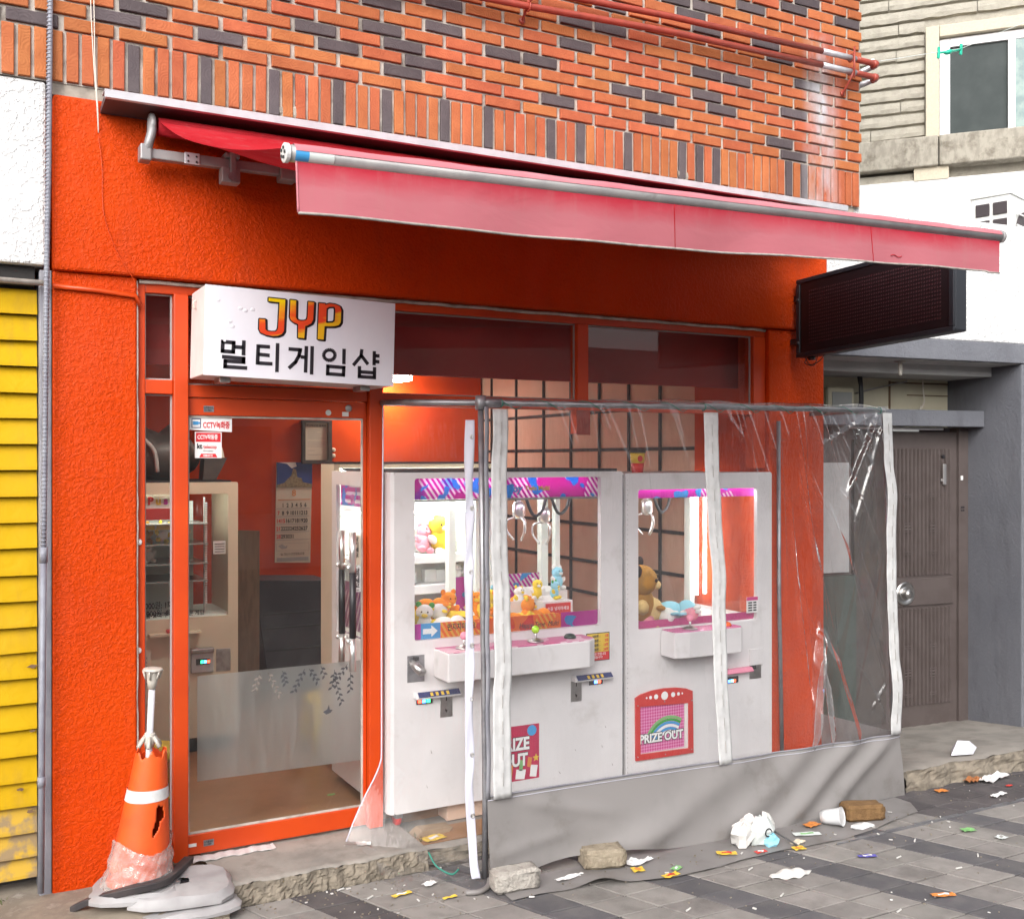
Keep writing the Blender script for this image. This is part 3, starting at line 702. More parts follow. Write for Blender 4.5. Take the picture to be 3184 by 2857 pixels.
# ------------------------------------------------------------------ neighbour on the right: white parapet over a grey porch, turned 6 degrees
C6, S6 = cos(radians(6)), sin(radians(6))
def NB(a, d, z): return (4.478 + a * C6 + d * S6, .03 - a * S6 + d * C6, z)
def nbox(b, a0, a1, d0, d1, z0, z1):
    vs = [NB(*p) for p in ((a0, d0, z0), (a1, d0, z0), (a1, d1, z0), (a0, d1, z0), (a0, d0, z1), (a1, d0, z1), (a1, d1, z1), (a0, d1, z1))]
    return b.add(vs, [(3, 2, 1, 0), (4, 5, 6, 7), (0, 1, 5, 4), (1, 2, 6, 5), (2, 3, 7, 6), (3, 0, 4, 7)])
def nb(name, m, parent, *a, bevel=0.): return nbox(MB(), *a).build(name, m, parent, bevel=bevel)
nh = thing("porch_house", "low white parapet house with a grey porch and a brown metal door", "house", (5.3, .1, 0))
nb("parapet", "white_stucco", nh, .002, 5.5, 0, .25, 2.508, 3.262, bevel=.012)
nb("fascia", "grey_stucco", nh, .002, 5.5, -.006, .24, 2.383, 2.507, bevel=.006)
nb("roof_slab", "concrete", nh, .002, 5.5, .25, 4.5, 2.9, 3.0)
nb("soffit", "soffit_paint", nh, .002, 1.582, .241, .62, 2.315, 2.40)
nb("soffit", "soffit_paint", nh, .002, 1.582, .02, .2405, 2.378, 2.3825)
nb("pillar", "grey_stucco", nh, 1.585, 5.5, 0, .9, -.05, 2.382, bevel=.01)
nb("cross_beam", "grey_stucco", nh, .002, 1.584, .30, .42, 1.985, 2.092, bevel=.006)
nb("meter_recess", "meter_cream", nh, .002, 1.58, .62, .70, 1.99, 2.314)
nb("inner_wall", "brown_door", nh, .002, .879, .46, .52, -.05, 1.984)
# cream cupboard door of the meter recess: dark seams
b = MB(); nbox(b, 1.06, 1.072, .612, .6195, 1.995, 2.30); nbox(b, 1.074, 1.58, .612, .6195, 2.285, 2.295); nbox(b, 1.22, 1.58, .612, .6195, 2.205, 2.212); b.build("cupboard_seam", "wood_brown", nh)
for a, m2 in ((.20, 1), (.62, 0)):
    b = MB(); nbox(b, a - .12, a + .10, .55, .618, 1.992, 2.245); b.build("meter_box", "meter_cream", nh, bevel=.02)
    b = MB(); nbox(b, a - .09, a + .07, .544, .549, 2.01, 2.21); b.build("meter_window", "meter_glass", nh, bevel=.012)
    b = MB(); nbox(b, a - .07, a + .04, .538, .543, 2.04, 2.10); nbox(b, a - .05, a - .01, .534, .5375, 2.06, 2.08); b.build("meter_dial", "ink_grey", nh)
MB().tube([NB(.36, .52, 2.31), NB(.42, .52, 2.0)], .042, 12).build("duct", "green_duct", nh, smooth=True)
MB().tube([NB(.30, .56, 2.31), NB(.33, .56, 2.0)], .008, 6).build("cable", "meter_cream", nh, smooth=True)
b = MB()
for k in range(5): b.tube(spl([NB(.745 + .006 * k, .55, 2.32), NB(.76 + .012 * sin(k * 2), .54, 2.18), NB(.735 + .01 * k, .55, 2.08), NB(.75 + .004 * k, .55, 1.98)], 5), .008, 6)
b.build("cable_bundle", "black_plastic", nh, smooth=True)
MB().tube(spl([NB(.77, .60, 2.21), NB(.9, .60, 2.24), NB(1.05, .60, 2.27), NB(1.2, .6, 2.30)], 5), .006, 6).build("cable", "ink_grey", nh, smooth=True)
b = MB(); b.tube(spl([NB(1.31, .57, 2.32), NB(1.305, .56, 2.24), NB(1.315, .56, 2.17), NB(1.295, .56, 2.12)], 5), .005, 6); b.tube([NB(1.29, .56, 2.13), NB(1.27, .56, 2.09)], .008, 6); b.build("hanging_lead", "cable_white", nh, smooth=True)
b = MB(); b.lathe([(.035, 0), (.035, .004)], NB(.70, .12, 2.372), 14); b.tube(spl([NB(.70, .12, 2.375), NB(.695, .12, 2.33), NB(.705, .12, 2.29)], 4), .010, 6); b.tube([NB(.712, .12, 2.37), NB(.712, .12, 2.30)], .006, 6); b.build("ceiling_wire_stub", "rail_dirty_white", nh, smooth=True)
MB().tube([NB(.55, .40, 1.975), NB(1.32, .40, 1.972)], .009, 8).build("wire_trunking", "white_pvc", nh, smooth=True)
# brown door: frame, fluted panels, round knob, pull handle
dr = nb("door", "brown_door", nh, .88, 1.50, .46, .50, -.02, 1.955)
nb("door_frame", "brown_door", dr, 1.501, 1.583, .44, .52, -.03, 1.984)
nb("door_rail", "brown_door", dr, .90, 1.46, .447, .4595, .80, .98, bevel=.004)
for (z0, z1) in ((1.00, 1.84), (.14, .78)):
    for k in range(16):
        a = .92 + k * .0335
        MB().prism([(a, .459), (a + .006, .444), (a + .017, .444), (a + .023, .459)], z0, z1, lambda p, q, r: NB(p, r, q)).build("flute", "brown_door", dr)
for a in (1.06, 1.28):
    for zz in (1.52, 1.33, 1.31, 1.29, 1.14, .52, .36, .34, .32, .20):
        b = MB(); nbox(b, a - .03, a + .03, .4415, .4430, zz, zz + .006); nbox(b, a - .03, a + .03, .4415, .4430, zz + .014, zz + .02); b.build("flute_band", "brown_door", dr)
mk = Matrix.Rotation(-radians(6), 3, 'Z') @ Matrix.Rotation(pi / 2, 3, 'X')
MB().lathe([(.074, 0), (.078, .006), (.070, .012), (.052, .010), (.045, .006), (.038, .010), (.032, .03), (.030, .04), (.018, .044), (.014, .05), (.002, .052)], NB(1.04, .446, .885), 24, mk).build("knob", "steel", dr, auto=True)
b = MB(); nbox(b, 1.345, 1.385, .438, .4492, 1.62, 1.64); nbox(b, 1.35, 1.38, .425, .437, 1.60, 1.74); b.build("pull_handle", "chrome", dr, bevel=.008)
b = MB(); b.lathe([(.013, 0), (.013, .012)], NB(1.365, .448, 1.79), 10, mk); b.build("door_viewer", "black_plastic", dr)
nb("sticker", "paper_white", dr, 1.515, 1.535, .4365, .4395, 1.63, 1.66)
b = MB()
for k in range(4): nbox(b, 1.52 + .016 * (k % 2), 1.532 + .016 * (k % 2), .4375, .4395, 1.44 - .02 * (k // 2), 1.452 - .02 * (k // 2))
b.build("door_scribble", "black_matte", dr)
# things kept in the side of the porch, seen through the plastic
nb("cabinet_panel", "soffit_paint", nh, .05, .56, .42, .455, 1.05, 1.75)
nb("lower_panel", "dark_green", nh, .03, .60, .40, .455, .0, 1.03)
nb("curtain_strip", "bag_dark", nh, .61, .87, .43, .459, .05, 1.9)

# ------------------------------------------------------------------ cream house behind, turned further towards the street
E0, E1 = .65266, -.75765; F0, F1 = .75765, .65266      # along the wall, into the wall
def CR(a, d, z): return (7.1145 + a * E0 + d * F0, 2.2376 + a * E1 + d * F1, z)
def cbox(b, a0, a1, d0, d1, z0, z1):
    vs = [CR(*p) for p in ((a0, d0, z0), (a1, d0, z0), (a1, d1, z0), (a0, d1, z0), (a0, d0, z1), (a1, d0, z1), (a1, d1, z1), (a0, d1, z1))]
    return b.add(vs, [(3, 2, 1, 0), (4, 5, 6, 7), (0, 1, 5, 4), (1, 2, 6, 5), (2, 3, 7, 6), (3, 0, 4, 7)])
def cb(name, m, parent, *a, bevel=0.): return cbox(MB(), *a).build(name, m, parent, bevel=bevel)
ch = thing("cream_house", "cream stone clad house with a white framed window behind the parapet", "house", CR(1.0, 0, 2.5))
cb("wall_core", "cream_cladding", ch, -3.0, 5.0, .06, 3.0, 2.4, 7.5)
random.seed(31); zz = 4.575
for r in range(26):
    zz2 = zz + .1135
    x = -1.6 + random.uniform(-.4, 0)
    while x < 4.6:
        ln = random.uniform(.9, 1.5); x2 = min(x + ln, 4.7)
        spans = [(x, x2)]
        if zz2 > 4.54 and zz < 5.515: spans = [(max(x, -9), min(x2, .548)), (max(x, 2.35), x2)]
        for (p, q) in spans:
            if q - p < .05: continue
            b = MB(); y0 = random.uniform(-.005, .003); nx = max(3, int((q - p) * 14))
            prof = [(.0, zz + .006), (-.030, zz + .014), (-.034, zz + .05), (-.026, zz2 - .012), (0, zz2 - .004)]
            for dd, z_ in prof:
                for k in range(nx + 1):
                    e_ = random.uniform(-.004, .004)
                    if dd == 0: b.v.append(CR(lerp(p, q, k / nx) , .06, z_))
                    else: b.v.append(CR(lerp(p + .002, q - .002, k / nx), .06 + dd + y0 + e_, z_ + (random.uniform(-.006, .006) if z_ < zz + .03 else 0)))
            for i_ in range(len(prof) - 1):
                b.f += [(i_ * (nx + 1) + k, i_ * (nx + 1) + k + 1, (i_ + 1) * (nx + 1) + k + 1, (i_ + 1) * (nx + 1) + k) for k in range(nx)]
            b.build("stone_course", "cream_cladding", ch)
        x = x2 + .004
    zz = zz2
# ledge under the window, in lengths
for (p, q) in ((-1.5, .655), (.662, 2.4), (2.407, 4.5)):
    cb("ledge_stone", "ledge_stone", ch, p, q, -.10, .06, 4.29, 4.55, bevel=.012)
cb("corbel", "cream_stone", ch, .46, .74, -.06, .06, 4.18, 4.289)
cb("lower_course", "cream_cladding", ch, -1.5, .455, -.01, .06, 4.19, 4.26)
cb("lower_wall", "white_stucco_flat", ch, -3.0, 5.0, -.05, .059, 2.4, 4.185)
b = MB(); cbox(b, .555, .665, -.03, .0595, 4.552, 5.51); b.build("window_surround", "cream_stone", ch, bevel=.006)
b = MB(); cbox(b, .667, 2.34, -.03, .0595, 5.412, 5.51); b.build("window_surround", "cream_stone", ch, bevel=.006)
b = MB(); cbox(b, 2.24, 2.34, -.03, .0595, 4.552, 5.41); b.build("window_surround", "cream_stone", ch, bevel=.006)
wn_ = cb("window", "white_pvc", ch, .668, .752, .02, .08, 4.552, 5.405, bevel=.005)
cb("window_head", "white_pvc", wn_, .7525, 2.23, .02, .08, 5.33, 5.405, bevel=.005)
cb("sash", "white_pvc", wn_, 1.205, 1.262, .0, .05, 4.552, 5.328, bevel=.005)
cb("sash", "white_pvc", wn_, 1.70, 1.75, .02, .05, 4.552, 5.328, bevel=.005)
mat("window_dark", (.035, .045, .045), .5, 0, (.05, .06, .06), 3, spec=.15); mat("window_green", (.03, .10, .10), .1, 0, (.12, .2, .18), 9)
cb("mesh_screen", "window_dark", wn_, .7525, 1.2045, .045, .05, 4.552, 5.329)
cb("pane", "window_green", wn_, 1.2625, 1.699, .03, .035, 4.552, 5.329)
cb("pane", "window_green", wn_, 1.7505, 2.23, .05, .055, 4.552, 5.329)

ac = thing("air_conditioner", "white outdoor air conditioner unit standing behind the white parapet", "air conditioner", (7.4, .9, 3.25))
RA = rot(0, 0, radians(17)); cA = Vector((7.466, 1.0, 3.50))
def aco(c, s_): return cA + RA @ Vector(c), s_
b = MB(); b.obox(*aco((0, 0, 0), (.78, .30, .60)), RA); b.build("casing", "ac_white", ac, bevel=.012)
b = MB(); b.obox(*aco((0, 0, .304), (.80, .32, .014)), RA); b.build("lid", "ac_white", ac, bevel=.005)
for r in range(4):
    for c in range(2):
        b = MB(); b.obox(*aco((-.394, -.075 + .13 * c, .20 - .13 * r), (.012, .105, .095)), RA); b.build("grille_opening", "ac_dark", ac, bevel=.004)
b = MB(); b.lathe([(.22, 0), (.22, .012)], cA + RA @ Vector((-.08, -.152, -.02)), 28, RA @ Matrix.Rotation(pi / 2, 3, 'X')); b.build("fan_guard", "ac_dark", ac)
for k in range(5):
    b = MB(); b.obox(*aco((-.08, -.168, -.2 + .09 * k), (.44, .008, .012)), RA); b.build("guard_bar", "ac_white", ac)
b = MB(); b.obox(*aco((-.25, 0, -.38), (.05, .32, .15)), RA); b.obox(*aco((.25, 0, -.38), (.05, .32, .15)), RA); b.build("feet", "galvanised", ac)

cl = thing("clothes_line", "thin pale blue clothes line with a green plastic hanger near the window", "clothes line", (4.9, .2, 4.1))
MB().tube([(4.80, -.06, 4.11), (5.43, -.01, 4.305), (5.66, .01, 4.375), (6.9, .2, 4.95)], .0022, 6).build("line", "wrap_pale", cl)
MB().sphere((4.79, -.07, 4.112), (.018, .018, .014), 8, 6).build("knot", "wrap_pale", cl)
b = MB(); P = [Vector((5.43, -.01, 4.30)), Vector((5.53, .0, 4.325)), Vector((5.66, .01, 4.37))]
b.tube(P, .007, 8); b.sphere(P[1], (.035, .022, .016), 10, 6, rot(0, -.35)); b.build("hanger", "green_plastic", cl, smooth=True)
for p in (P[0], P[2]):
    b = MB(); b.obox(p, (.02, .014, .075), rot(0, .1)); b.build("hanger_clip", "green_plastic", cl, bevel=.006)

# ------------------------------------------------------------------ shop front: frame, panes, door
sf = thing("shop_window", "orange painted aluminium shop window frame with glass panes and a glass door", "shop window", (2.3, .05, .1))
Y0, Y1 = .03, .10
for (x0, x1, z0, z1, y0, y1) in ((.681, .716, .09, 2.4995, Y0, Y1), (.828, .886, .09, 2.459, Y0 - .02, Y1), (1.689, 1.755, .09, 2.459, Y0 - .02, Y1), (2.813, 2.879, 1.90, 2.459, Y0, Y1), (3.972, 4.057, 1.72, 2.459, Y0, Y1)):
    box("frame_post", "orange_paint", sf, x0, x1, y0, y1, z0, z1, bevel=.003)
box("frame_rail", "orange_paint", sf, .717, 4.057, Y0 + .004, Y1, 2.460, 2.4995, bevel=.003)
box("frame_rail", "orange_paint", sf, .717, .827, Y0 + .004, Y1, 2.043, 2.101, bevel=.003)
box("frame_rail", "orange_paint", sf, .717, .827, Y0 + .004, Y1, .09, .165, bevel=.003)
box("frame_rail", "orange_paint", sf, .887, 1.688, Y0 + .004, Y1, 2.033, 2.085, bevel=.003)
box("frame_rail", "orange_paint", sf, 1.756, 2.812, Y0 + .004, Y1, 2.02, 2.072, bevel=.003)
box("frame_rail", "orange_paint", sf, 2.880, 3.971, Y0 + .004, Y1, 2.02, 2.072, bevel=.003)
box("mullion_foot", "red_pipe", sf, 2.806, 2.886, Y0 - .005, Y0 - .001, 1.895, 2.02)
for (x0, x1, z0, z1) in ((.717, .827, .166, 2.042), (.717, .827, 2.102, 2.459), (.887, 1.688, 2.086, 2.459), (1.756, 2.812, 2.073, 2.459), (2.880, 3.971, 2.073, 2.459)):
    box("pane", "glass", sf, x0, x1, .066, .070, z0, z1)
    MB().frame(x0, x1, z0, z1, x0 + .006, x1 - .006, z0 + .006, z1 - .006, .056, .0655).build("gasket", "ink_grey", sf)
b = MB(); b.tube([(.69 + (4.05 - .69) * k / 40, .024 + random.uniform(-.002, .002), 2.503 + random.uniform(-.003, .003) - .006 * k / 40) for k in range(41)], .0085, 7); b.build("sealant_bead", "rail_dirty_white", sf, smooth=True)
b = MB(); b.tube([(.6825 + random.uniform(-.002, .002), .012, .1 + 2.4 * k / 50) for k in range(51)], .004, 6); b.build("sealant_bead", "rail_dirty_white", sf, smooth=True)
for x, z, m in ((.692, 1.43, "paper_white"), (.69, .985, "paper_white")):
    b = MB(); b.sphere((x, .026, z), (.012, .008, .013), 8, 6); b.build("gum_lump", m, sf)
door = box("door", "orange_paint", sf, .889, 1.686, .045, .085, .1, .184, bevel=.003)
box("door_rail", "orange_paint", door, .889, 1.686, .045, .085, 1.957, 2.030, bevel=.003)
box("door_stile", "orange_paint", door, 1.672, 1.686, .047, .083, .1845, 1.9565)
box("pane", "glass", door, .890, 1.6715, .062, .067, .1845, 1.9565)
MB().frame(.8895, 1.6716, .1846, 1.9564, .898, 1.664, .193, 1.948, .0525, .0615).build("gasket", "rail_dirty_white", door)
# frosted film with leaf sprays
fv = lambda x: lerp(.848, .850, (x - .93) / .75)
MB().prism([(.932, .403), (1.664, .395), (1.664, .852), (.932, .850)], .0598, .0606).build("frosted_film", "film_frosted", door)
def spray(b, x, z, ang, n, ln):
    d = Vector((cos(ang), sin(ang))); nrm = Vector((-d.y, d.x)); p = Vector((x, z))
    b.prism([tuple(p - nrm * .0012), tuple(p + d * ln - nrm * .0008), tuple(p + d * ln + nrm * .0008), tuple(p + nrm * .0012)], .0585, .0592)
    for i in range(n):
        for s_ in (-1, 1):
            c = p + d * ln * (i + (.35 if s_ > 0 else .8)) / n; t = (d * .75 + nrm * s_ * .8).normalized(); q = Vector((-t.y, t.x)); l2 = .021
            b.prism([tuple(c), tuple(c + t * l2 * .35 + q * .0052), tuple(c + t * l2 * .75 + q * .0036), tuple(c + t * l2), tuple(c + t * l2 * .75 - q * .0036), tuple(c + t * l2 * .35 - q * .0052)], .0585, .0592)
mat("leaf_print", (.06, .06, .07), .6); mat("leaf_print_pale", (.20, .17, .15), .6)
for (x, z, a, n, ln, m) in ((1.20, .835, -1.9, 3, .075, "leaf_print_pale"), (1.235, .835, -1.1, 4, .12, "leaf_print_pale"), (1.30, .838, -1.35, 3, .06, "leaf_print"), (1.40, .836, -2.05, 4, .11, "leaf_print"), (1.42, .836, -1.0, 3, .075, "leaf_print"), (1.475, .842, -1.2, 2, .05, "leaf_print"), (1.54, .82, -1.75, 3, .085, "leaf_print"), (1.535, .80, -1.3, 5, .14, "leaf_print"), (1.60, .84, -2.2, 3, .08, "leaf_print"), (1.615, .80, -1.6, 3, .085, "leaf_print")):
    b = MB(); spray(b, x, z, a, n, ln); b.build("leaf_spray", m, door)
MB().prism([(1.485, .635), (1.505, .645), (1.512, .665), (1.517, .642), (1.53, .64), (1.52, .628), (1.50, .622)], .0585, .0592).build("bird_print", "leaf_print", door)
# pull handles, outside and inside
for x, y, nm in ((1.600, -.012, "outer"), (1.600, .135, "inner")):
    h_ = MB().tube([(x, y, .818), (x, y, .968)], .0145, 14).build("handle", "chrome", door, smooth=True)
    MB().tube([(x, y, 1.262), (x, y, 1.442)], .0145, 14).build("handle_top", "chrome", h_, smooth=True)
    MB().tube([(x, y, .968), (x, y, 1.262)], .0155, 14).build("grip", "black_plastic", h_, smooth=True)
    for z in (.955, 1.285):
        MB().tube([(x, y, z), (x, .062, z)], .009, 10).build("standoff", "chrome", h_, smooth=True)
        MB().sphere((x - .02, y + .0, z), .011, 10, 7).build("standoff_knob", "chrome", h_, smooth=True)
# stickers and fittings on the door
MB().box(1.628, 1.668, .0592, .0612, 1.165, 1.280).build("pull_sticker", "paper_white", door)
for i, t in enumerate("당기세요"): text("lettering", t, "ink_black", door, (1.636, .0585, 1.253 - i * .0225), .024, bold=.0006)
text("lettering", "PULL", "ink_black", door, (1.633, .0585, 1.170), .011)
MB().box(1.628, 1.668, .0592, .0612, 1.288, 1.425).build("pull_sticker", "paper_cream", door)
for i, t in enumerate("당기세요"): text("lettering", t, "ink_black", door, (1.632, .0585, 1.398 - i * .0245), .024, bold=.0006)
MB().prism([(.900, 1.896), (1.078, 1.888), (1.078, 1.945), (.900, 1.950)], .058, .0605).build("camera_sticker", "ink_white", door)
text("lettering", "CCTV녹화중", "ink_red", door, (.955, .0570, 1.905), .034, sx=.62, bold=.0009)
MB().frame(.908, .947, 1.904, 1.944, .911, .944, 1.907, 1.941, .0565, .0575).build("sticker_icon", "ink_navy", door)
b = MB(); b.box(.914, .936, .0565, .0575, 1.917, 1.932); b.box(.9365, .943, .0565, .0575, 1.921, 1.929); b.build("sticker_icon", "ink_blue", door)
MB().box(.922, 1.034, .058, .0605, 1.776, 1.887).build("alarm_sticker", "ink_white", door)
MB().box(.926, 1.030, .0570, .0577, 1.845, 1.884).build("sticker_band", "ink_red", door)
MB().prism([(.940, 1.779), (1.016, 1.779), (1.008, 1.795), (.948, 1.795)], .0570, .0577).build("sticker_band", "ink_red", door)
text("lettering", "CCTV작동중", "ink_white", door, (.932, .0562, 1.857), .024, sx=.66, bold=.0005)
text("lettering", "kt", "ink_black", door, (.930, .0570, 1.817), .030, sx=.9, bold=.0010)
text("lettering", "telecop", "ink_red", door, (.957, .0570, 1.817), .023, sx=.82, bold=.0003)
text("lettering", "케이티텔레캅", "ink_grey", door, (.955, .0570, 1.803), .010, sx=.8)
text("lettering", "1588-0112", "ink_white", door, (.955, .0562, 1.7825), .012, sx=.78, bold=.0003)
for z, y in ((1.972, .0432), (.128, .0432)):
    MB().box(.955, .998, y, y + .0015, z, z + .026).build("door_plate", "galvanised", door)
    text("lettering", "소직품수리\n311-9004", "ink_black", door, (.957, y - .0008, z + .014), .010, sx=.8)
MB().box(.893, .925, .040, .0445, .135, .148).build("door_tab", "paper_white", door)
MB().lathe([(.016, 0), (.016, .004), (.012, .006)], (1.60, .045, 2.002), 18, Matrix.Rotation(pi / 2, 3, 'X')).build("door_lock", "steel", door, smooth=True)
MB().lathe([(.013, 0), (.013, .0015)], (1.505, .0445, 1.980), 18, Matrix.Rotation(pi / 2, 3, 'X')).build("round_sticker", "wrap_pale", door)
MB().box(1.57, 1.60, .0432, .0446, 1.965, 1.985).build("door_plate", "paper_white", door)
# threshold strip of torn cloth under the door
b = MB(); b.grid(lambda u, v: (lerp(.90, 1.25, u), .01 + lerp(-.03, .028, v) + .006 * sin(u * 19), .0885 + .004 * abs(sin(u * 23)) + .002 * v), 30, 3)
centre(tag(b.build("torn_strip", "reflective_white", None, solid=.002), "torn white strip of plastic lying along the door threshold", "strip"))

# ------------------------------------------------------------------ light box sign over the door
sg = thing("shop_sign", "white light box sign with fiery letters and black Korean lettering over the door", "sign", (1.29, -.02, 2.10))
TILT = Matrix.Rotation(radians(1.45), 3, 'Y'); SGO = Vector((.8885, -.266, 2.106))
def SG(u, d, v): return tuple(SGO + TILT @ Vector((u, d, v)))
def sgbox(b, u0, u1, d0, d1, v0, v1):
    vs = [SG(*p) for p in ((u0, d0, v0), (u1, d0, v0), (u1, d1, v0), (u0, d1, v0), (u0, d0, v1), (u1, d0, v1), (u1, d1, v1), (u0, d1, v1))]
    return b.add(vs, [(3, 2, 1, 0), (4, 5, 6, 7), (0, 1, 5, 4), (1, 2, 6, 5), (2, 3, 7, 6), (3, 0, 4, 7)])
sgbox(MB(), 0, .804, .002, .262, 0, .357).build("box", "sign_side", sg, bevel=.004)
sgbox(MB(), -.001, .805, 0, .0018, -.001, .358).build("face", "sign_white", sg)
def thick(b, pts, hw, d0, d1, cap=True):
    for p, q in zip(pts[:-1], pts[1:]):
        p = Vector(p); q = Vector(q); t = (q - p).normalized(); n = Vector((-t.y, t.x)) * hw; e = t * (hw * .98 if cap else 0)
        b.prism([tuple(p - n - (e if cap else t * 0)), tuple(q - n + e), tuple(q + n + e), tuple(p + n - e)], d0, d1, SG)
JY_J= [(0.2527, 0.3278), (0.3215, 0.3275), (0.3188, 0.1982), (0.3101, 0.1849), (0.2944, 0.1771), (0.2721, 0.1744), (0.2455, 0.1769), (0.2236, 0.1848), (0.2168, 0.1978), (0.2169, 0.2386), (0.2406, 0.2394), (0.2423, 0.1995), (0.2502, 0.1924), (0.2678, 0.1906), (0.2834, 0.1925), (0.2915, 0.1994), (0.2947, 0.2094), (0.2981, 0.3146), (0.2525, 0.3152)]
JY_Y= [(0.3431, 0.3284), (0.367, 0.3282), (0.3672, 0.2591), (0.3739, 0.2494), (0.3875, 0.2461), (0.4035, 0.2476), (0.415, 0.254), (0.4174, 0.2671), (0.4188, 0.3281), (0.4432, 0.3283), (0.4412, 0.2559), (0.4337, 0.2403), (0.4171, 0.2301), (0.4079, 0.2273), (0.4052, 0.176), (0.3792, 0.1765), (0.3783, 0.2313), (0.358, 0.238), (0.3463, 0.247), (0.3424, 0.2595)]
JY_P= [(0.4648, 0.3266), (0.4918, 0.327), (0.4922, 0.3218), (0.5104, 0.3293), (0.5339, 0.3286), (0.5545, 0.3224), (0.562, 0.3081), (0.5608, 0.2557), (0.5527, 0.2429), (0.5333, 0.2364), (0.4907, 0.233), (0.4884, 0.1768), (0.4628, 0.1774)]
JY_PH= [(0.5009, 0.3052), (0.5103, 0.312), (0.5291, 0.3143), (0.5323, 0.3037), (0.5311, 0.2601), (0.524, 0.254), (0.5006, 0.2506)]
SIGN_STROKES= [[(0.0731, 0.1356), (0.1162, 0.1349), (0.1152, 0.0977), (0.0725, 0.0982), (0.0731, 0.1356)], [(0.1568, 0.147), (0.1564, 0.087)], [(0.1159, 0.1182), (0.1564, 0.1185)], [(0.0785, 0.0757), (0.1576, 0.0744), (0.1574, 0.0597), (0.0847, 0.0593), (0.0843, 0.0368), (0.1657, 0.0366)], [(0.2151, 0.1354), (0.214, 0.0533)], [(0.215, 0.1286), (0.2636, 0.1289)], [(0.2146, 0.0956), (0.2632, 0.0941)], [(0.2141, 0.0601), (0.2752, 0.0606)], [(0.2945, 0.1469), (0.2945, 0.0283)], [(0.3478, 0.1266), (0.3896, 0.1264), (0.3848, 0.1016), (0.3709, 0.075), (0.3484, 0.0523)], [(0.393, 0.0977), (0.4151, 0.0967)], [(0.4155, 0.1443), (0.4145, 0.0339)], [(0.4403, 0.1457), (0.4403, 0.0277)], [(0.5397, 0.1153), (0.5388, 0.1095), (0.5363, 0.1041), (0.5324, 0.0994), (0.5273, 0.0956), (0.5214, 0.0931), (0.515, 0.092), (0.5087, 0.0924), (0.5028, 0.0943), (0.4978, 0.0975), (0.494, 0.1018), (0.4916, 0.107), (0.4908, 0.1126), (0.4916, 0.1183), (0.4941, 0.1237), (0.498, 0.1284), (0.5031, 0.1321), (0.509, 0.1347), (0.5153, 0.1358), (0.5216, 0.1354), (0.5275, 0.1335), (0.5326, 0.1304), (0.5365, 0.126), (0.5389, 0.1209), (0.5397, 0.1153)], [(0.5788, 0.1451), (0.5794, 0.0804)], [(0.5097, 0.0668), (0.5798, 0.0659), (0.5787, 0.0349), (0.5095, 0.0353), (0.5097, 0.0668)], [(0.6571, 0.1422), (0.6546, 0.1207), (0.6255, 0.0837)], [(0.6556, 0.123), (0.6872, 0.0868)], [(0.7142, 0.1454), (0.7146, 0.0847)], [(0.7147, 0.1263), (0.7383, 0.1262)], [(0.7146, 0.1017), (0.7383, 0.1007)], [(0.6487, 0.0769), (0.6495, 0.0315)], [(0.7171, 0.0772), (0.717, 0.0323)], [(0.6486, 0.0529), (0.717, 0.0525)], [(0.6422, 0.0325), (0.7244, 0.0327)]]

_ST = [("멀", 0, 4), ("티", 4, 9), ("게", 9, 13), ("임", 13, 16), ("샵", 16, 25)]
for ch_, i0, i1 in _ST:
    b = MB()
    for k in range(i0, i1):
        s_ = SIGN_STROKES[k]; closed = len(s_) > 2 and s_[0] == s_[-1]; round_ = len(s_) > 10
        thick(b, s_, .0074, -.0012, -.0001 - .00002 * k, cap=not round_ and len(s_) > 2)
    b.build("korean_letter", "ink_black", sg)
def outline(b, poly, hw, du, dv, d0, d1):
    P = poly + [poly[0]]
    for p, q in zip(P[:-1], P[1:]):
        p = Vector(p) + Vector((du, dv)); q = Vector(q) + Vector((du, dv)); t = (q - p).normalized(); n = Vector((-t.y, t.x)) * hw
        b.prism([tuple(p - n), tuple(q - n), tuple(q + n), tuple(p + n)], d0, d1, SG)
    for p in poly:
        b.prism([(p[0] + du + hw * cos(k * pi / 4), p[1] + dv + hw * sin(k * pi / 4)) for k in range(8)], d0, d1, SG)
for nm, pl, hole in (("J", JY_J, None), ("Y", JY_Y, None), ("P", JY_P, JY_PH)):
    b = MB()
    outline(b, pl, .0050, 0, 0, -.0014, -.0002); outline(b, pl, .0050, .0055, -.003, -.0012, -.0001); b.prism(pl, -.0013, -.0003, SG)
    b.build("logo_outline", "ink_black", sg)
    MB().prism(pl, -.0022, -.0016, SG).build("logo_letter", "logo_fire", sg)
    if hole:
        b = MB(); outline(b, hole, .0036, 0, 0, -.0028, -.0024); b.build("logo_outline", "ink_black", sg)
        hc = Vector((sum(p[0] for p in hole) / len(hole), sum(p[1] for p in hole) / len(hole)))
        MB().prism([tuple(hc + (Vector(p) - hc) * .95) for p in hole], -.0026, -.0023, SG).build("logo_counter", "sign_white", sg)
for u in (.10, .70):
    b = MB(); sgbox(b, u - .022, u + .022, .06, .16, -.022, -.001); b.build("bracket", "steel", sg, bevel=.003)
b = MB(); b.tube([SG(-.004, .16, .315), SG(-.014, .16, .305), SG(-.012, .16, .285), SG(-.003, .16, .28)], .004, 6); b.build("cable_loop", "cable_white", sg, smooth=True)
for (u, v) in ((.05, .30), (.14, .275), (.16, .268), (.19, .275), (.1, .22), (.11, .2), (.08, .14)):
    b = MB(); b.sphere(SG(u, .0006, v), (.011, .0022, .008), 10, 6); b.build("vinyl_bubble", "sign_white", sg, smooth=True)

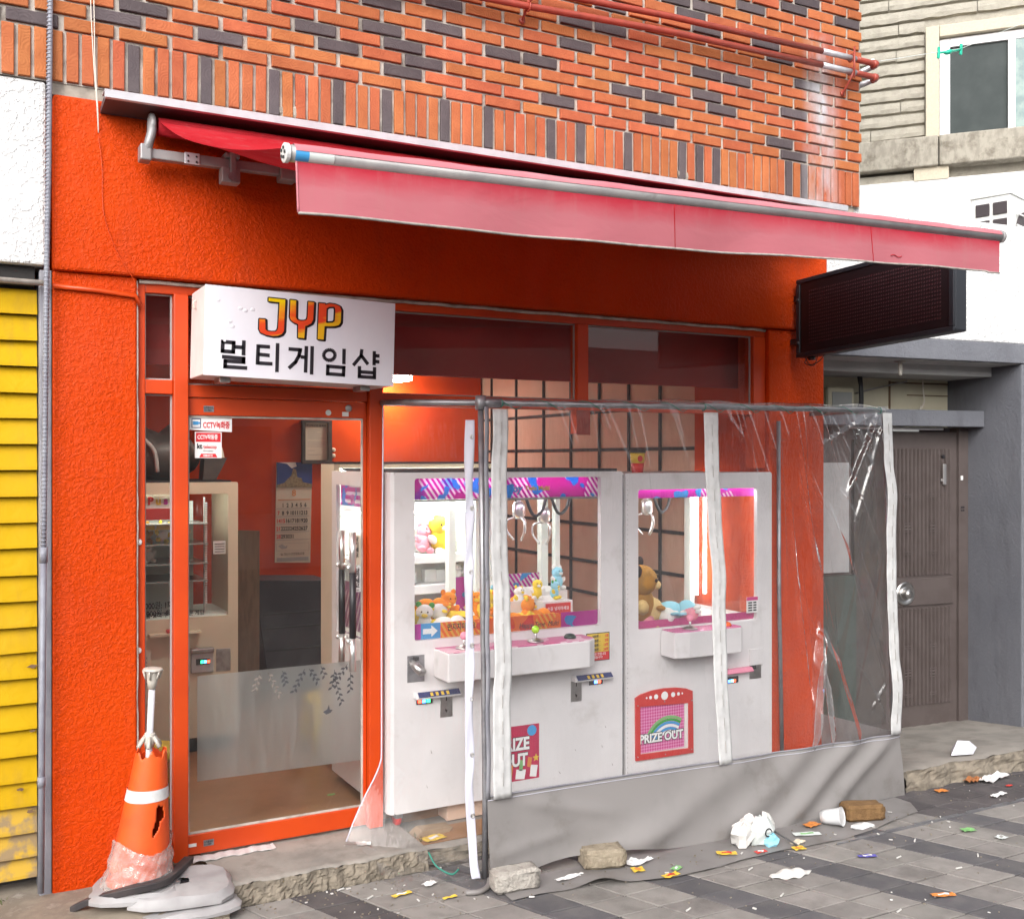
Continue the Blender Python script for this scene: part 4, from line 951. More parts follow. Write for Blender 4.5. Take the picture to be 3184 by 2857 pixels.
# ------------------------------------------------------------------ LED message board sticking out over the pavement
ld = thing("led_board", "black LED message board sticking out from the orange pier", "LED sign", (4.25, -.05, 2.34))
mL = lambda y: .0386 * (-y)          # it rises slightly outwards
def lbox(b, x0, x1, y0, y1, z0, z1):
    vs = [(x, y, z + mL(y)) for x, y, z in ((x0, y0, z0), (x1, y0, z0), (x1, y1, z0), (x0, y1, z0), (x0, y0, z1), (x1, y0, z1), (x1, y1, z1), (x0, y1, z1))]
    return b.add(vs, [(3, 2, 1, 0), (4, 5, 6, 7), (0, 1, 5, 4), (1, 2, 6, 5), (2, 3, 7, 6), (3, 0, 4, 7)])
lbox(MB(), 4.212, 4.298, -1.11, -.06, 2.338, 2.775).build("housing", "led_housing", ld, bevel=.010)
b = MB()
for (y0, y1, z0, z1) in ((-1.11, -.06, 2.338, 2.362), (-1.11, -.06, 2.751, 2.775), (-1.11, -1.082, 2.3625, 2.7505), (-.088, -.06, 2.3625, 2.7505)): lbox(b, 4.2, 4.2118, y0, y1, z0, z1)
b.build("rim", "led_housing", ld, bevel=.004)
lbox(MB(), 4.207, 4.2117, -1.0815, -.0885, 2.363, 2.750).build("screen", "led_panel", ld)
b = MB()
for i in range(56):
    for j in range(16):
        y = -.16 - i * .0158; z = 2.412 + j * .0190; lbox(b, 4.2045, 4.2068, y - .0042, y + .0042, z - .0042, z + .0042)
stuff(b.build("diode_grid", "led_dot", ld))
b = MB(); lbox(b, 4.215, 4.295, -.0595, .0, 2.42, 2.45); lbox(b, 4.215, 4.295, -.0595, .0, 2.66, 2.69); b.build("wall_bracket", "black_plastic", ld)
for z in (2.42, 2.66):
    MB().sphere((4.198, -.078, z), .012, 8, 6).build("hinge_knuckle", "black_plastic", ld)
b = MB(); b.tube(spl([(4.23, -.10, 2.345), (4.24, -.13, 2.30), (4.25, -.19, 2.315), (4.26, -.22, 2.35)], 5), .0025, 6); b.tube(spl([(4.24, -.12, 2.345), (4.22, -.11, 2.31), (4.25, -.15, 2.295), (4.25, -.18, 2.35)], 5), .0025, 6)
b.box(4.235, 4.262, -.15, -.12, 2.325, 2.343); b.build("cable", "black_plastic", ld, smooth=True)

# ------------------------------------------------------------------ awning
aw = thing("awning", "faded red folding arm awning with a pink valance and a silver hood", "awning", (2.3, -.1, 3.0))
AL, AR = Vector((.785, -1.80, 2.572)), Vector((3.90, -1.58, 2.708))      # ends of the front bar
hood = [(-.004, 3.150), (-.195, 3.163), (-.200, 3.180), (-.192, 3.188), (-.004, 3.176)]
MB().prism(hood, .535, 4.44, lambda a, d, b: (d, a, b)).build("hood", "hood_dark", aw)
MB().prism([(-.197, 3.160), (-.212, 3.163), (-.216, 3.190), (-.205, 3.196), (-.120, 3.196), (-.120, 3.193), (-.196, 3.191)], .530, 4.445, lambda a, d, b: (d, a, b)).build("hood_lip", "aluminium", aw)
MB().tube([(.742, -.115, 3.105), (3.97, -.115, 3.105)], .036, 16).build("roller", "canopy_red", aw, smooth=True)
def canopy(u, v):
    a = Vector((lerp(.742, 3.97, u), -.10, 3.140)); b = AL.lerp(AR, u) + Vector((0, .005, .016)); p = a.lerp(b, v)
    sag = -.10 * sin(pi * v) * (.55 + .45 * sin(pi * min(1, u * 1.4)) ) - .025 * sin(pi * v) * exp(-((u - v * .25) / .08) ** 2)
    return (p.x, p.y, p.z + sag + .006 * sin(u * 40 + v * 3) * sin(pi * v))
MB().grid(canopy, 70, 24).build("canopy", "canopy_red", aw, smooth=True)
# front bar: grey tube below, bleached cloth rolled over its top
ax = (AR - AL).normalized(); up = Vector((0, 0, 1)); up = (up - ax * up.dot(ax)).normalized(); sd = ax.cross(up)
MB().tube([AL, AR], .0225, 20).build("front_bar", "awning_grey_metal", aw, smooth=True)
def wrap(u, v):
    a = lerp(radians(8), radians(190), v); p = AL.lerp(AR, .004 + u * .992); r = .0245 + .0012 * sin(u * 60) * sin(v * 4)
    return p + sd * (cos(a) * r) + up * (sin(a) * r * 1.06)
MB().grid(wrap, 60, 10).build("bar_wrap", "bar_pink", aw, smooth=True)
ec = MB().lathe([(.021, 0), (.026, .002), (.026, .012), (.021, .014)], AL - ax * .014, 18, Matrix((sd, up, ax)).transposed()).build("end_cap", "reflective_white", aw)
b = MB()
for k in range(5): b.obox(AL - ax * .015 + up * (.013 * sin(k * 1.256)) + sd * (.013 * cos(k * 1.256)), (.007, .007, .004), Matrix((sd, up, ax)).transposed())
b.build("cap_slots", "black_plastic", ec)
MB().lathe([(.021, 0), (.026, .002), (.026, .014), (.018, .022)], AR, 18, Matrix((sd, up, ax)).transposed()).build("end_cap", "awning_grey_metal", aw)
def valance(u, v):
    p = AL.lerp(AR, .006 + .99 * u); h_ = .136 + .006 * sin(u * 5) + (.004 if u > .97 else 0)
    w_ = (.012 * sin(u * 9 + 1) + .008 * sin(u * 23)) * (1 - v) + .004 * sin(u * 47) * (1 - v)
    if u > .93: w_ += .02 * ((u - .93) / .07) ** 2 * (1 - v)
    q = p + Vector((0, -.010 + w_ * -1.0, -.022 - h_ * (1 - v)))
    if u < .03: q = q + ax * (.002 * (1 - v))
    if u > .97: q = q - ax * (.012 * (1 - v) * (u - .97) / .03)
    return q
MB().grid(valance, 120, 14).build("valance", "valance_pink", aw, smooth=True)
b = MB(); b.tube([Vector(valance(k / 120, 0)) + Vector((0, 0, -.001)) for k in range(121)], .0038, 6); b.build("valance_hem", "hem_grey", aw, smooth=True)
b = MB(); b.tube([Vector(valance(.0, k / 8)) for k in range(9)], .003, 6); b.build("valance_hem", "bar_pink", aw, smooth=True)
# seam and tear marks
for u in (.42, .735): b = MB(); b.tube([Vector(valance(u + .004 * (1 - k / 10), k / 10)) + Vector((0, -.002, 0)) for k in range(11)], .0013, 5); b.build("valance_seam", "canopy_red", aw, smooth=True)
b = MB(); b.tube([Vector(valance(.772 + .02 * k / 8, .22 + .03 * sin(k * .8))) + Vector((0, -.003, 0)) for k in range(9)], .0015, 5); b.build("valance_tear", "canopy_red", aw)
# maker's label on the bar
def lab(u, v):
    a = lerp(radians(8), radians(-62), v); p = AL + ax * lerp(.012, .12, u); return p + (-sd if sd.y > 0 else sd) * (cos(a) * .0233) + up * (sin(a) * .0233)
MB().grid(lambda u, v: lab(u * .35, v), 6, 6).build("maker_label", "ink_blue", aw, smooth=True)
MB().grid(lambda u, v: lab(.35 + u * .65, v), 6, 6).build("maker_label", "wrap_pale", aw, smooth=True)
# end bracket, square bar, shoulder and folding arms
b = MB(); b.tube(spl([(.716, -.13, 3.125), (.712, -.15, 3.07), (.700, -.15, 3.02), (.698, -.125, 2.98)], 6), .018, 8); b.build("end_bracket", "awning_grey_metal", aw, smooth=True)
MB().lathe([(.046, 0), (.050, .006), (.050, .018), (.040, .022)], (.706, -.115, 3.105), 18, rot(0, pi / 2)).build("roller_bearing", "awning_grey_metal", aw, smooth=True)
MB().box(.668, .712, -.16, -.09, 2.955, 3.02).build("bar_clamp", "awning_grey_metal", aw, bevel=.006)
MB().box(.70, 4.30, -.143, -.103, 2.968, 3.008).build("square_bar", "awning_grey_metal", aw, bevel=.004)
MB().box(.84, .90, -.148, -.1435, 2.964, 3.010).build("screw_plate", "aluminium", aw, bevel=.003)
b = MB()
for dx in (.012, .045):
    for dz in (.010, .032): b.sphere((.842 + dx, -.149, 2.964 + dz), .0045, 6, 5)
b.build("screw_heads", "black_plastic", aw)
for x in (1.03, 3.6):
    b = MB(); b.box(x - .03, x + .03, -.16, -.03, 3.0085, 3.030); b.box(x - .012, x + .012, -.175, -.15, 2.93, 3.03); b.box(x - .045, x + .03, -.165, -.105, 2.905, 2.9675); b.build("wall_bracket", "awning_grey_metal", aw, bevel=.004)
    MB().lathe([(.018, 0), (.018, .012)], (x - .005, -.166, 2.928), 12, Matrix.Rotation(pi / 2, 3, 'X')).build("bracket_bolt", "galvanised", aw)
for x, el, tip in ((1.28, Vector((2.10, -.86, 2.82)), AL.lerp(AR, .16)), (3.45, Vector((2.75, -.80, 2.86)), AL.lerp(AR, .86))):
    b = MB(); b.box(x - .05, x + .02, -.165, -.09, 2.945, 3.030); b.build("shoulder", "awning_grey_metal", aw, bevel=.006)
    b = MB(); b.lathe([(.035, -.045), (.035, .045)], (x + .045 * (1 if x < 2 else -1), -.16, 2.985), 14, rot(.3)); b.build("shoulder_joint", "awning_grey_metal", aw, smooth=False)
    s0 = Vector((x + .05 * (1 if x < 2 else -1), -.17, 2.985))
    for p, q in ((s0, el), (el, tip + Vector((0, .04, .0)))):
        d = (q - p); m_ = Matrix.Identity(3); X_ = d.normalized(); Z_ = Vector((0, 0, 1)); Y_ = Z_.cross(X_).normalized(); Z_ = X_.cross(Y_)
        b = MB(); b.obox((p + q) / 2, (d.length, .035, .058), Matrix((X_, Y_, Z_)).transposed()); b.build("arm", "awning_grey_metal", aw, bevel=.006)
    MB().lathe([(.034, -.035), (.034, .035)], el, 14).build("elbow_joint", "awning_grey_metal", aw)
text("arm_mark", "L", "ink_black", aw, (1.345, -.245, 2.975), .028)

# ------------------------------------------------------------------ clear plastic rain screen round the machines
rc = thing("rain_screen", "clear plastic rain screen on a tube frame with a grey tarpaulin skirt", "screen", (3.1, -.3, 0))
FY = -.567
tl, tr = Vector((1.965, FY, 2.008)), Vector((4.335, FY, 2.028))
MB().tube([tl, tr], .0135, 12).build("top_rail", "galvanised", rc, smooth=True)
MB().tube([(1.742, -.005, 2.028), (1.80, -.14, 2.026), tl], .0135, 12).build("top_rail", "galvanised", rc, smooth=True)
MB().tube([tr, (4.36, -.3, 2.03), (4.37, -.003, 2.032)], .0125, 12).build("top_rail", "galvanised", rc, smooth=True)
MB().tube([tl, (1.975, FY, 1.16), (1.986, FY, .36), (1.99, FY + .01, .012)], .0125, 12).build("post", "galvanised", rc, smooth=True)
MB().tube([tr, (4.38, FY, 1.1), (4.43, FY + .015, .02)], .0105, 12).build("post", "galvanised", rc, smooth=True)
MB().tube([(4.095, -.035, 1.985), (4.10, -.035, 1.0), (4.118, -.04, .06)], .0115, 12).build("post", "galvanised", rc, smooth=True)
MB().lathe([(.022, -.03), (.024, 0), (.022, .03)], tl, 14).build("corner_joint", "galvanised", rc, smooth=True)
MB().lathe([(.020, -.04), (.020, .04)], tl + Vector((.045, 0, 0)), 14, rot(0, pi / 2)).build("corner_joint", "galvanised", rc, smooth=True)
b = MB(); b.tube([tl + (tr - tl) * (k / 160) + Vector((0, .019 * cos(k * .42), .019 * sin(k * .42) - .004)) for k in range(6, 158)], .0022, 5); b.build("green_lacing", "green_cord", rc, smooth=True)
for x in (2.06, 3.14, 4.30):
    b = MB(); b.tube([(x, FY + .0175 * cos(a), 2.008 + .017 * sin(a) + .008 * (x - 1.965)) for a in [2 * pi * q / 10 for q in range(11)]], .0035, 5); b.build("lacing_knot", "green_cord", rc)
# pulled folds: (x0, z0, x1, z1, height, width)
CREASE = [(3.72, 1.93, 3.9, 1.05, 0.017, 0.007), (3.76, 1.6, 3.98, 0.85, 0.0136, 0.006), (3.84, 1.95, 3.9, 1.8, 0.0136, 0.006), (3.9, 1.95, 4.0, 1.7, 0.0136, 0.006), (3.97, 1.95, 4.06, 1.82, 0.0136, 0.006), (3.7, 1.4, 3.8, 0.55, 0.0204, 0.009), (3.8, 0.36, 3.86, 0.84, 0.034, 0.012), (3.92, 0.34, 3.87, 0.84, 0.0374, 0.012), (4.06, 0.34, 3.9, 0.8, 0.051, 0.016), (3.98, 1.42, 4.24, 0.72, 0.017, 0.008), (4.0, 1.38, 4.27, 0.7, 0.0238, 0.016), (4.04, 1.36, 4.3, 0.74, 0.0136, 0.006), (3.86, 1.62, 4.1, 1.18, 0.0136, 0.006), (4.26, 1.99, 4.06, 1.62, 0.0238, 0.012), (4.22, 2.0, 3.92, 1.86, 0.017, 0.007), (4.3, 1.95, 4.1, 1.45, 0.0136, 0.008), (4.02, 1.6, 4.08, 1.5, 0.017, 0.01), (4.14, 1.3, 4.26, 1.02, 0.0136, 0.006), (4.17, 0.66, 4.32, 0.44, 0.017, 0.008), (4.33, 0.6, 4.24, 0.48, 0.017, 0.008), (3.6, 1.98, 3.66, 1.2, 0.0068, 0.008), (3.36, 1.985, 3.48, 1.66, 0.0092, 0.006), (3.3, 1.95, 3.36, 1.88, 0.0115, 0.01), (2.94, 1.985, 3.06, 1.7, 0.008, 0.006), (2.56, 1.985, 2.6, 1.9, 0.0092, 0.006), (2.1, 1.985, 2.12, 1.9, 0.0092, 0.006), (2.2, 1.95, 2.3, 0.6, 0.0023, 0.03), (2.7, 1.9, 2.75, 0.5, 0.0023, 0.04), (3.5, 1.9, 3.45, 0.45, 0.0034, 0.03)]
_r = random.Random(17)
for _ in range(46):
    x = _r.choice((_r.uniform(2.1, 3.1), _r.uniform(3.25, 4.3), _r.uniform(3.7, 4.3))); top = _r.random() < .6; z = 1.985 if top else _r.uniform(.7, 1.8); l = _r.uniform(.10, .35) if top else _r.uniform(.2, .6)
    CREASE.append((x, z, x + l * _r.uniform(.05, .55), z - l, _r.uniform(.004, .009), _r.uniform(.0045, .009)))
CREASE += [(4.10, .335, 3.93, .80, .075, .024), (3.79, .34, 3.85, .80, .050, .016), (3.93, .34, 3.88, .66, .035, .012)]
def crease(x, z, L):
    s_ = 0.
    for (x0, z0, x1, z1, h_, w_) in L:
        dx, dz = x1 - x0, z1 - z0; l2 = dx * dx + dz * dz; t = ((x - x0) * dx + (z - z0) * dz) / l2
        if -.25 < t < 1.25:
            d = abs((x - x0) * dz - (z - z0) * dx) / sqrt(l2)
            if d < w_ * 3: s_ += h_ * exp(-(d / w_) ** 2) * max(0., min(1., (t + .25) / .35, (1.25 - t) / .35))
    return s_
def front(u, v):
    u = u / .6 * .68 if u < .6 else .68 + (u - .6) / .4 * .32
    x = lerp(1.978, 4.345, u) + .07 * u * (1 - v) + .012 * (1 - v); z = lerp(.345 - .03 * u, 2.012 + .018 * u, v)
    soft = .014 * sin(x * 4.2 + z * 1.3) * sin(pi * v) + .006 * sin(x * 13 - z * 5) * sin(pi * v)
    return (x, FY - .012 - soft - crease(x, z, CREASE), z)
MB().grid(front, 420, 150).build("clear_front", "pvc_clear", rc, smooth=True)
# top roll of plastic over the rail, catching the sky
def roll(u, v):
    a = lerp(-.4, pi + .2, v); x = lerp(1.95, 4.35, u); bul = 1 + .5 * exp(-((u - .47) / .10) ** 2) + .35 * exp(-((u - .72) / .06) ** 2) + .3 * exp(-((u - .9) / .05) ** 2)
    return (x, FY - .004 - cos(a) * .018 * bul, 2.010 + .008 * (x - 1.965) + sin(a) * .021 * bul + .003 * sin(u * 50))
MB().grid(roll, 120, 10).build("clear_roll", "pvc_roll", rc, smooth=True)
# right return, slack
CR2 = [(-.52, 1.9, -.2, .6, .005, .015), (-.4, 1.95, -.1, 1.2, .005, .015), (-.5, 1.2, -.3, .4, .006, .015), (-.3, 1.0, -.05, .3, .005, .015)]
def right(u, v):
    y = lerp(FY + .012, -.012, u); z = lerp(.05, 2.02, v); return (lerp(4.345, 4.372, u) + .06 * (1 - v) * (1 - u) + .008 * sin(y * 14 + z * 2) * sin(pi * u) + crease(y, z, CR2), y, z)
MB().grid(right, 60, 90).build("clear_side", "pvc_loose", rc, smooth=True)
# left flap: hangs from the rail, its free edge kicks out over the doorstep
def flap(u, v):
    t = 1 - v
    top = Vector((1.742, -.02, 2.030)).lerp(tl + Vector((-.008, 0, 0)), u)
    flare = max(0., (t - .83) / .17); f2 = flare ** 1.3
    bl = Vector((1.735 - .03 * t, -.045 - .02 * t, 0)); br = Vector((1.972, FY + .004, 0)); low = bl.lerp(br, u)
    kick = Vector((-.185, -.05, 0)) * f2 * (1 - u) ** 2.2
    zb = lerp(.098, .022, min(1, u * 1.6)) 
    z = lerp(zb, top.z, v)
    bul = .010 * sin(u * 9 + t * 5) * t + .007 * sin(t * 23 + u * 7) * min(1, flare * 2)
    p = Vector((lerp(low.x, top.x, v), lerp(low.y, top.y, v), z)) + kick
    return (p.x - bul, p.y - .4 * bul, p.z + (.05 * f2 * (1 - u) * (1 - u) * sin(pi * flare)))
MB().grid(flap, 60, 120).build("clear_flap", "pvc_flap", rc, smooth=True)
b = MB(); b.tube([Vector(flap(0, k / 60)) for k in range(61)], .0035, 6); b.build("flap_piping", "strap_white", rc, smooth=True)
# the surplus of the flap lies on the step and spills over its edge
def spill(u, v):
    p = Vector(flap(u, .0)); z = p.z + .004; q = p + Vector((-.03 * v - .02 * v * sin(u * 5), -.16 * v * (.35 + .65 * sin(pi * min(1, u * 1.1))), 0))
    zz = lerp(.096, .012, min(1, max(0., (u - .12) / .35) + max(0., (-q.y - .30) / .06)))
    return (q.x, q.y, zz + .012 * abs(sin(u * 17 + v * 5)) * sin(pi * v) + .006 * sin(u * 31) * v)
MB().grid(spill, 60, 14).build("flap_spill", "pvc_flap", rc, smooth=True)
# white strap with eyelets inside the left flap
SPW = [(1.920, -.555, 1.935), (1.923, -.541, 1.665), (1.931, -.533, 1.535), (1.925, -.539, 1.385), (1.920, -.545, 1.255), (1.931, -.532, .955), (1.923, -.541, .740), (1.932, -.531, .505), (1.925, -.540, .372), (1.940, -.545, .115), (1.932, -.590, .03)]
pth = spl(SPW, 8); ca = Vector((.9, -.43, 0)).normalized()
b = MB(); ribbon(b, pth, [.036 + .004 * sin(i * .5) for i in range(len(pth))], 4, ca, wave=lambda i, k: .004 * sin(i * .45 + k)); st_ = b.build("eyelet_strap", "strap_white", rc, smooth=True, solid=.0015)
for z in (1.86, 1.57, 1.29, .99, .76, .53, .29):
    p = min(pth, key=lambda q: abs(q.z - z)); fr_ = Matrix((ca, Vector((0, 0, 1)), ca.cross(Vector((0, 0, 1))))).transposed()
    b = MB(); cpt = p + Vector((.008, -.006, 0)); b.tube([cpt + fr_ @ Vector((.0065 * cos(a), .0085 * sin(a), 0)) for a in [2 * pi * q / 12 for q in range(13)]], .0028, 6); b.build("eyelet", "steel", st_, smooth=True)
    b = MB(); b.lathe([(.006, 0), (.006, .001)], cpt, 10, fr_); b.build("eyelet_hole", "ink_grey", st_)
# zip tapes
for (xt0, xt1, zt, xb0, xb1, zb) in ((1.990, 2.060, 1.980, 2.004, 2.092, .352), (3.103, 3.187, 1.990, 3.192, 3.272, .332), (4.280, 4.345, 2.012, 4.340, 4.415, .330)):
    n = 60; mb = MB(); path = []; wid = []
    for i in range(n + 1):
        t = i / n; wob = .007 * sin(t * 11 + xt0 * 7) + .0025 * sin(t * 31)
        if xt0 > 4: wob *= 1.6
        path.append(Vector((lerp((xt0 + xt1) / 2, (xb0 + xb1) / 2, t) + wob * .8, FY - .046 - .5 * abs(wob), lerp(zt, zb, t)))); wid.append(lerp(xt1 - xt0, xb1 - xb0, t))
    ribbon(mb, path, wid, 8, Vector((1, 0, 0)), wave=lambda i, k: (-.004 if k == 4 else 0) + .0012 * sin(i * .9 + k * 1.3)); zp = mb.build("zip_tape", "zip_white", rc, smooth=True, solid=.0015)
    for k in range(15):
        i = int(2 + k * 3.9); p = path[min(i, n)]; q = path[min(i + 2, n)]
        b = MB(); b.tube([p + Vector((0, -.0065, 0)), q + Vector((0, -.0065, 0))], .0016, 5); b.build("zip_line", "ink_grey", zp)
# dark edging along the left post
b = MB(); pth2 = [Vector((1.977 + .0106 * k / 30 + .002 * sin(k), FY - .028, lerp(1.99, .35, k / 30))) for k in range(31)]; ribbon(b, pth2, .020, 2, Vector((1, 0, 0))); b.build("edge_tape", "grey_jamb", rc, smooth=True, solid=.001)
# tarpaulin skirt
FOLD = [(2.7, .05, 3.4, .33, .018, .07), (3.15, -.02, 3.75, .32, .022, .060), (3.45, -.05, 4.10, .33, .030, .050), (3.75, -.05, 4.32, .30, .026, .045), (2.2, .30, 2.55, .22, .010, .03), (2.05, .12, 2.35, .16, .008, .03), (2.4, .02, 2.9, .12, .018, .05)]
def skirt(u, v):
    x = lerp(1.985, 4.425, u) + .018 * u * (1 - v); zt = lerp(.362, .326, u)
    lift = .045 * exp(-((u - .16) / .10) ** 2) + .03 * exp(-((u - .28) / .07) ** 2)
    z = lerp(.012 + lift - .012 * u, zt, v)
    return (x, FY - .020 - .075 * (1 - v) * (.35 + .65 * sin(pi * min(1, u * 1.05))) - crease(x, z, FOLD) - .010 * sin(x * 7 + z * 9) * (1 - v), z)
MB().grid(skirt, 160, 30).build("skirt", "grey_tarp", rc, smooth=True)
b = MB(); b.tube([Vector(skirt(k / 80, 1)) + Vector((0, -.003, 0)) for k in range(81)], .004, 6); b.build("skirt_seam", "grey_jamb", rc, smooth=True)
b = MB(); b.tube([Vector(skirt(k / 80, .95)) + Vector((0, -.003, 0)) for k in range(81)], .0016, 5); b.build("skirt_stitch", "strap_white", rc, smooth=True)
def sret(u, v): return (4.43 - .06 * u + .012 * (1 - v), lerp(FY - .02, -.08, u) - .02 * (1 - v) * (1 - u), lerp(.01, .326, v))
MB().grid(sret, 20, 10).build("skirt", "grey_tarp", rc, smooth=True)
# apron of tarpaulin lying on the pavement under the weights
random.seed(12)
def apron(u, v):
    x = lerp(1.99, 4.36, u); yb = -.62; yf = -.80 - .10 * sin(pi * u) - .05 * u + .02 * sin(u * 15)
    if u > .965: yf = lerp(yf, -.72, (u - .965) / .035)
    lift = .028 * exp(-((u - .17) / .035) ** 2) * v
    return (x, lerp(yb, yf, v), .0045 + lift + .004 * abs(sin(u * 31)) * v + random.uniform(0, .0012))
MB().grid(apron, 110, 8).build("skirt_apron", "grey_tarp", rc, smooth=True)
b = MB(); b.tube(spl([(1.85, -.66, .012), (1.90, -.68, .014), (1.95, -.66, .018), (1.98, -.62, .03)], 6), [.011] * 19, 8); b.build("rolled_hem", "grey_tarp", rc, smooth=True)
b = MB(); b.tube(spl([(1.80, -.40, .10), (1.81, -.46, .06), (1.86, -.50, .03), (1.90, -.49, .04)], 6), .004, 6); b.build("green_rope_end", "green_cord", rc, smooth=True)

# ------------------------------------------------------------------ crane machines
def ngon_ring(b, ox0, ox1, oz0, oz1, r, x0, x1, z0, z1, rr, y0, y1, n=5):
    """panel with rounded outer corners and a rounded window"""
    def rnd(a0, a1, c0, c1, q):
        P = []
        for cx, cz, s_ in ((a1 - q, c1 - q, 0), (a0 + q, c1 - q, 1), (a0 + q, c0 + q, 2), (a1 - q, c0 + q, 3)):
            P += [(cx + q * cos(pi / 2 * (s_ + k / n)), cz + q * sin(pi / 2 * (s_ + k / n))) for k in range(n + 1)]
        return P
    O, I = rnd(ox0, ox1, oz0, oz1, r), rnd(x0, x1, z0, z1, rr); N_ = len(O)
    vs = [(a, y, c) for y in (y0, y1) for P in (O, I) for a, c in P]; fs = []
    for k in range(N_):
        j = (k + 1) % N_
        fs += [(k, N_ + k, N_ + j, j), (2 * N_ + k, 2 * N_ + j, 3 * N_ + j, 3 * N_ + k), (k, j, 2 * N_ + j, 2 * N_ + k), (N_ + k, 3 * N_ + k, 3 * N_ + j, N_ + j)]
    return b.add(vs, fs)
def claw(parent, x, y, zt, zb, m="chrome"):
    c_ = MB().tube([(x, y, zt), (x, y, zb + .14)], .012, 10).build("claw", m, parent, smooth=True)
    MB().lathe([(.02, 0), (.034, .02), (.034, .07), (.022, .09)], (x, y, zb + .06), 14).build("claw_motor", m, c_, smooth=True)
    for k in range(3):
        a = 2 * pi * k / 3 + .5; d = Vector((cos(a), sin(a), 0))
        b = MB(); b.tube(spl([Vector((x, y, zb + .07)) + d * .02, Vector((x, y, zb + .05)) + d * .06, Vector((x, y, zb)) + d * .062, Vector((x, y, zb - .05)) + d * .025], 5), .006, 6); b.build("claw_finger", m, c_, smooth=True)
    b = MB(); b.tube(spl([(x + .03, y, zt), (x + .08, y - .01, zt - .12), (x + .14, y, zt - .10), (x + .17, y, zt - .01)], 8), .009, 8); b.build("claw_cable", "black_plastic", c_, smooth=True)
    return c_
def joystick(parent, x, y, z, m):
    j = MB().lathe([(.040, 0), (.040, .006), (.022, .012), (.018, .016)], (x, y, z), 18).build("joystick", "steel", parent, smooth=True)
    MB().tube([(x, y, z + .014), (x, y, z + .045)], .006, 8).build("stick", "chrome", j, smooth=True)
    MB().sphere((x, y, z + .058), .0195, 16, 10).build("ball", m, j, smooth=True)
def button(parent, x, y, z, m):
    MB().lathe([(.03, 0), (.03, .008), (.022, .018), (.01, .022)], (x, y, z), 16).build("button", m, parent, smooth=True)
mat("ball_pink", (.75, .25, .36), .2); mat("ball_lime", (.42, .80, .02), .2); mat("button_green", (.012, .03, .022), .3); mat("button_orange", (.75, .12, .02), .25)

m1 = thing("crane_machine", "wide white two player crane machine full of small plush toys, beside the door", "crane machine", (2.41, .35, .1), "crane machines behind the plastic screen")
A0, A1, MZ0, MZ1, MF, MBk = 1.768, 3.050, .148, 1.722, -.03, .78
ngon_ring(MB(), A0 + .025, A1 - .004, MZ0, MZ1 - .012, .012, 1.893, 2.915, .932, 1.682, .014, MF, MF + .03).build("front_panel", "machine_white", m1)
b = MB(); b.prism([(A0 + .0245, MF), (A0 + .008, MF + .008), (A0, MF + .03), (A0, MF + .05), (A0 + .0245, MF + .05)], MZ0, MZ1 - .012, lambda a, d, c: (a, c, d)); b.build("corner_moulding", "machine_white", m1)
box("hinge_strip", "galvanised", m1, A1 - .003, A1 + .006, MF + .006, MF + .04, MZ0, MZ1 - .03)
# left side seen through the door: frame with a window
def side_ring(b, x0, x1, y0, y1, z0, z1, Y0_, Y1_, Z0_, Z1_):
    o = [(y0, z0), (y1, z0), (y1, z1), (y0, z1)]; i = [(Y0_, Z0_), (Y1_, Z0_), (Y1_, Z1_), (Y0_, Z1_)]
    vs = [(x, a, c) for x in (x0, x1) for r in (o, i) for a, c in r]; fs = []
    for k in range(4):
        j = (k + 1) % 4; fs += [(k, 4 + k, 4 + j, j), (8 + k, 8 + j, 12 + j, 12 + k), (k, j, 8 + j, 8 + k), (4 + k, 12 + k, 12 + j, 4 + j)]
    return b.add(vs, fs)
side_ring(MB(), A0, A0 + .02, MF + .051, MBk, MZ0, MZ1 - .012, .10, .71, .885, 1.64).build("side_panel", "machine_white", m1)
box("side_panel", "machine_white", m1, A1 - .022, A1 - .002, MF + .041, MBk, MZ0, .93)
box("corner_post", "machine_inside", m1, A1 - .045, A1 - .002, MBk - .05, MBk, .931, 1.66)
box("corner_post", "machine_inside", m1, 2.42, 2.46, MBk - .05, MBk, .931, 1.66)
box("top_panel", "machine_white", m1, A0 + .004, A1 - .005, MF + .031, MBk, 1.685, 1.7095)
box("top_lid", "black_matte", m1, A0 + .05, A1 - .03, MF + .01, MBk - .02, 1.7105, 1.724)
box("back_panel", "machine_white", m1, A0 + .021, A1 - .023, MBk - .02, MBk, MZ0, .93)
box("prize_deck", "machine_inside", m1, A0 + .021, A1 - .023, MF + .031, MBk - .021, .895, .915)
box("bottom_panel", "machine_white", m1, A0 + .021, A1 - .023, MF + .031, MBk - .021, MZ0 + .002, MZ0 + .02)
box("pane", "glass_machine", m1, 1.885, 2.925, MF + .031, MF + .034, .925, 1.6845)
box("header_print", "print_magenta", m1, 1.886, 2.924, MF + .045, MF + .05, 1.582, 1.684)
text("lettering", "Toy", "ink_blue", m1, (2.40, MF + .044, 1.612), .05, bold=.002, lean=.2)
text("lettering", "Twin Multi", "wrap_yellow", m1, (2.50, MF + .044, 1.618), .032, bold=.001)
box("header_edge", "steel", m1, 1.886, 2.924, MF + .042, MF + .052, 1.572, 1.581)
box("sill_print", "print_orange", m1, 2.04, 2.70, MF + .036, MF + .040, .926, 1.004)
box("sill_print", "print_magenta", m1, 2.7005, 2.924, MF + .036, MF + .040, .926, 1.004)
box("sill_print", "magenta_plain", m1, 1.886, 1.9395, MF + .036, MF + .040, .926, 1.004)
box("arrow_print", "ink_blue", m1, 1.940, 2.0395, MF + .036, MF + .040, .926, 1.004)
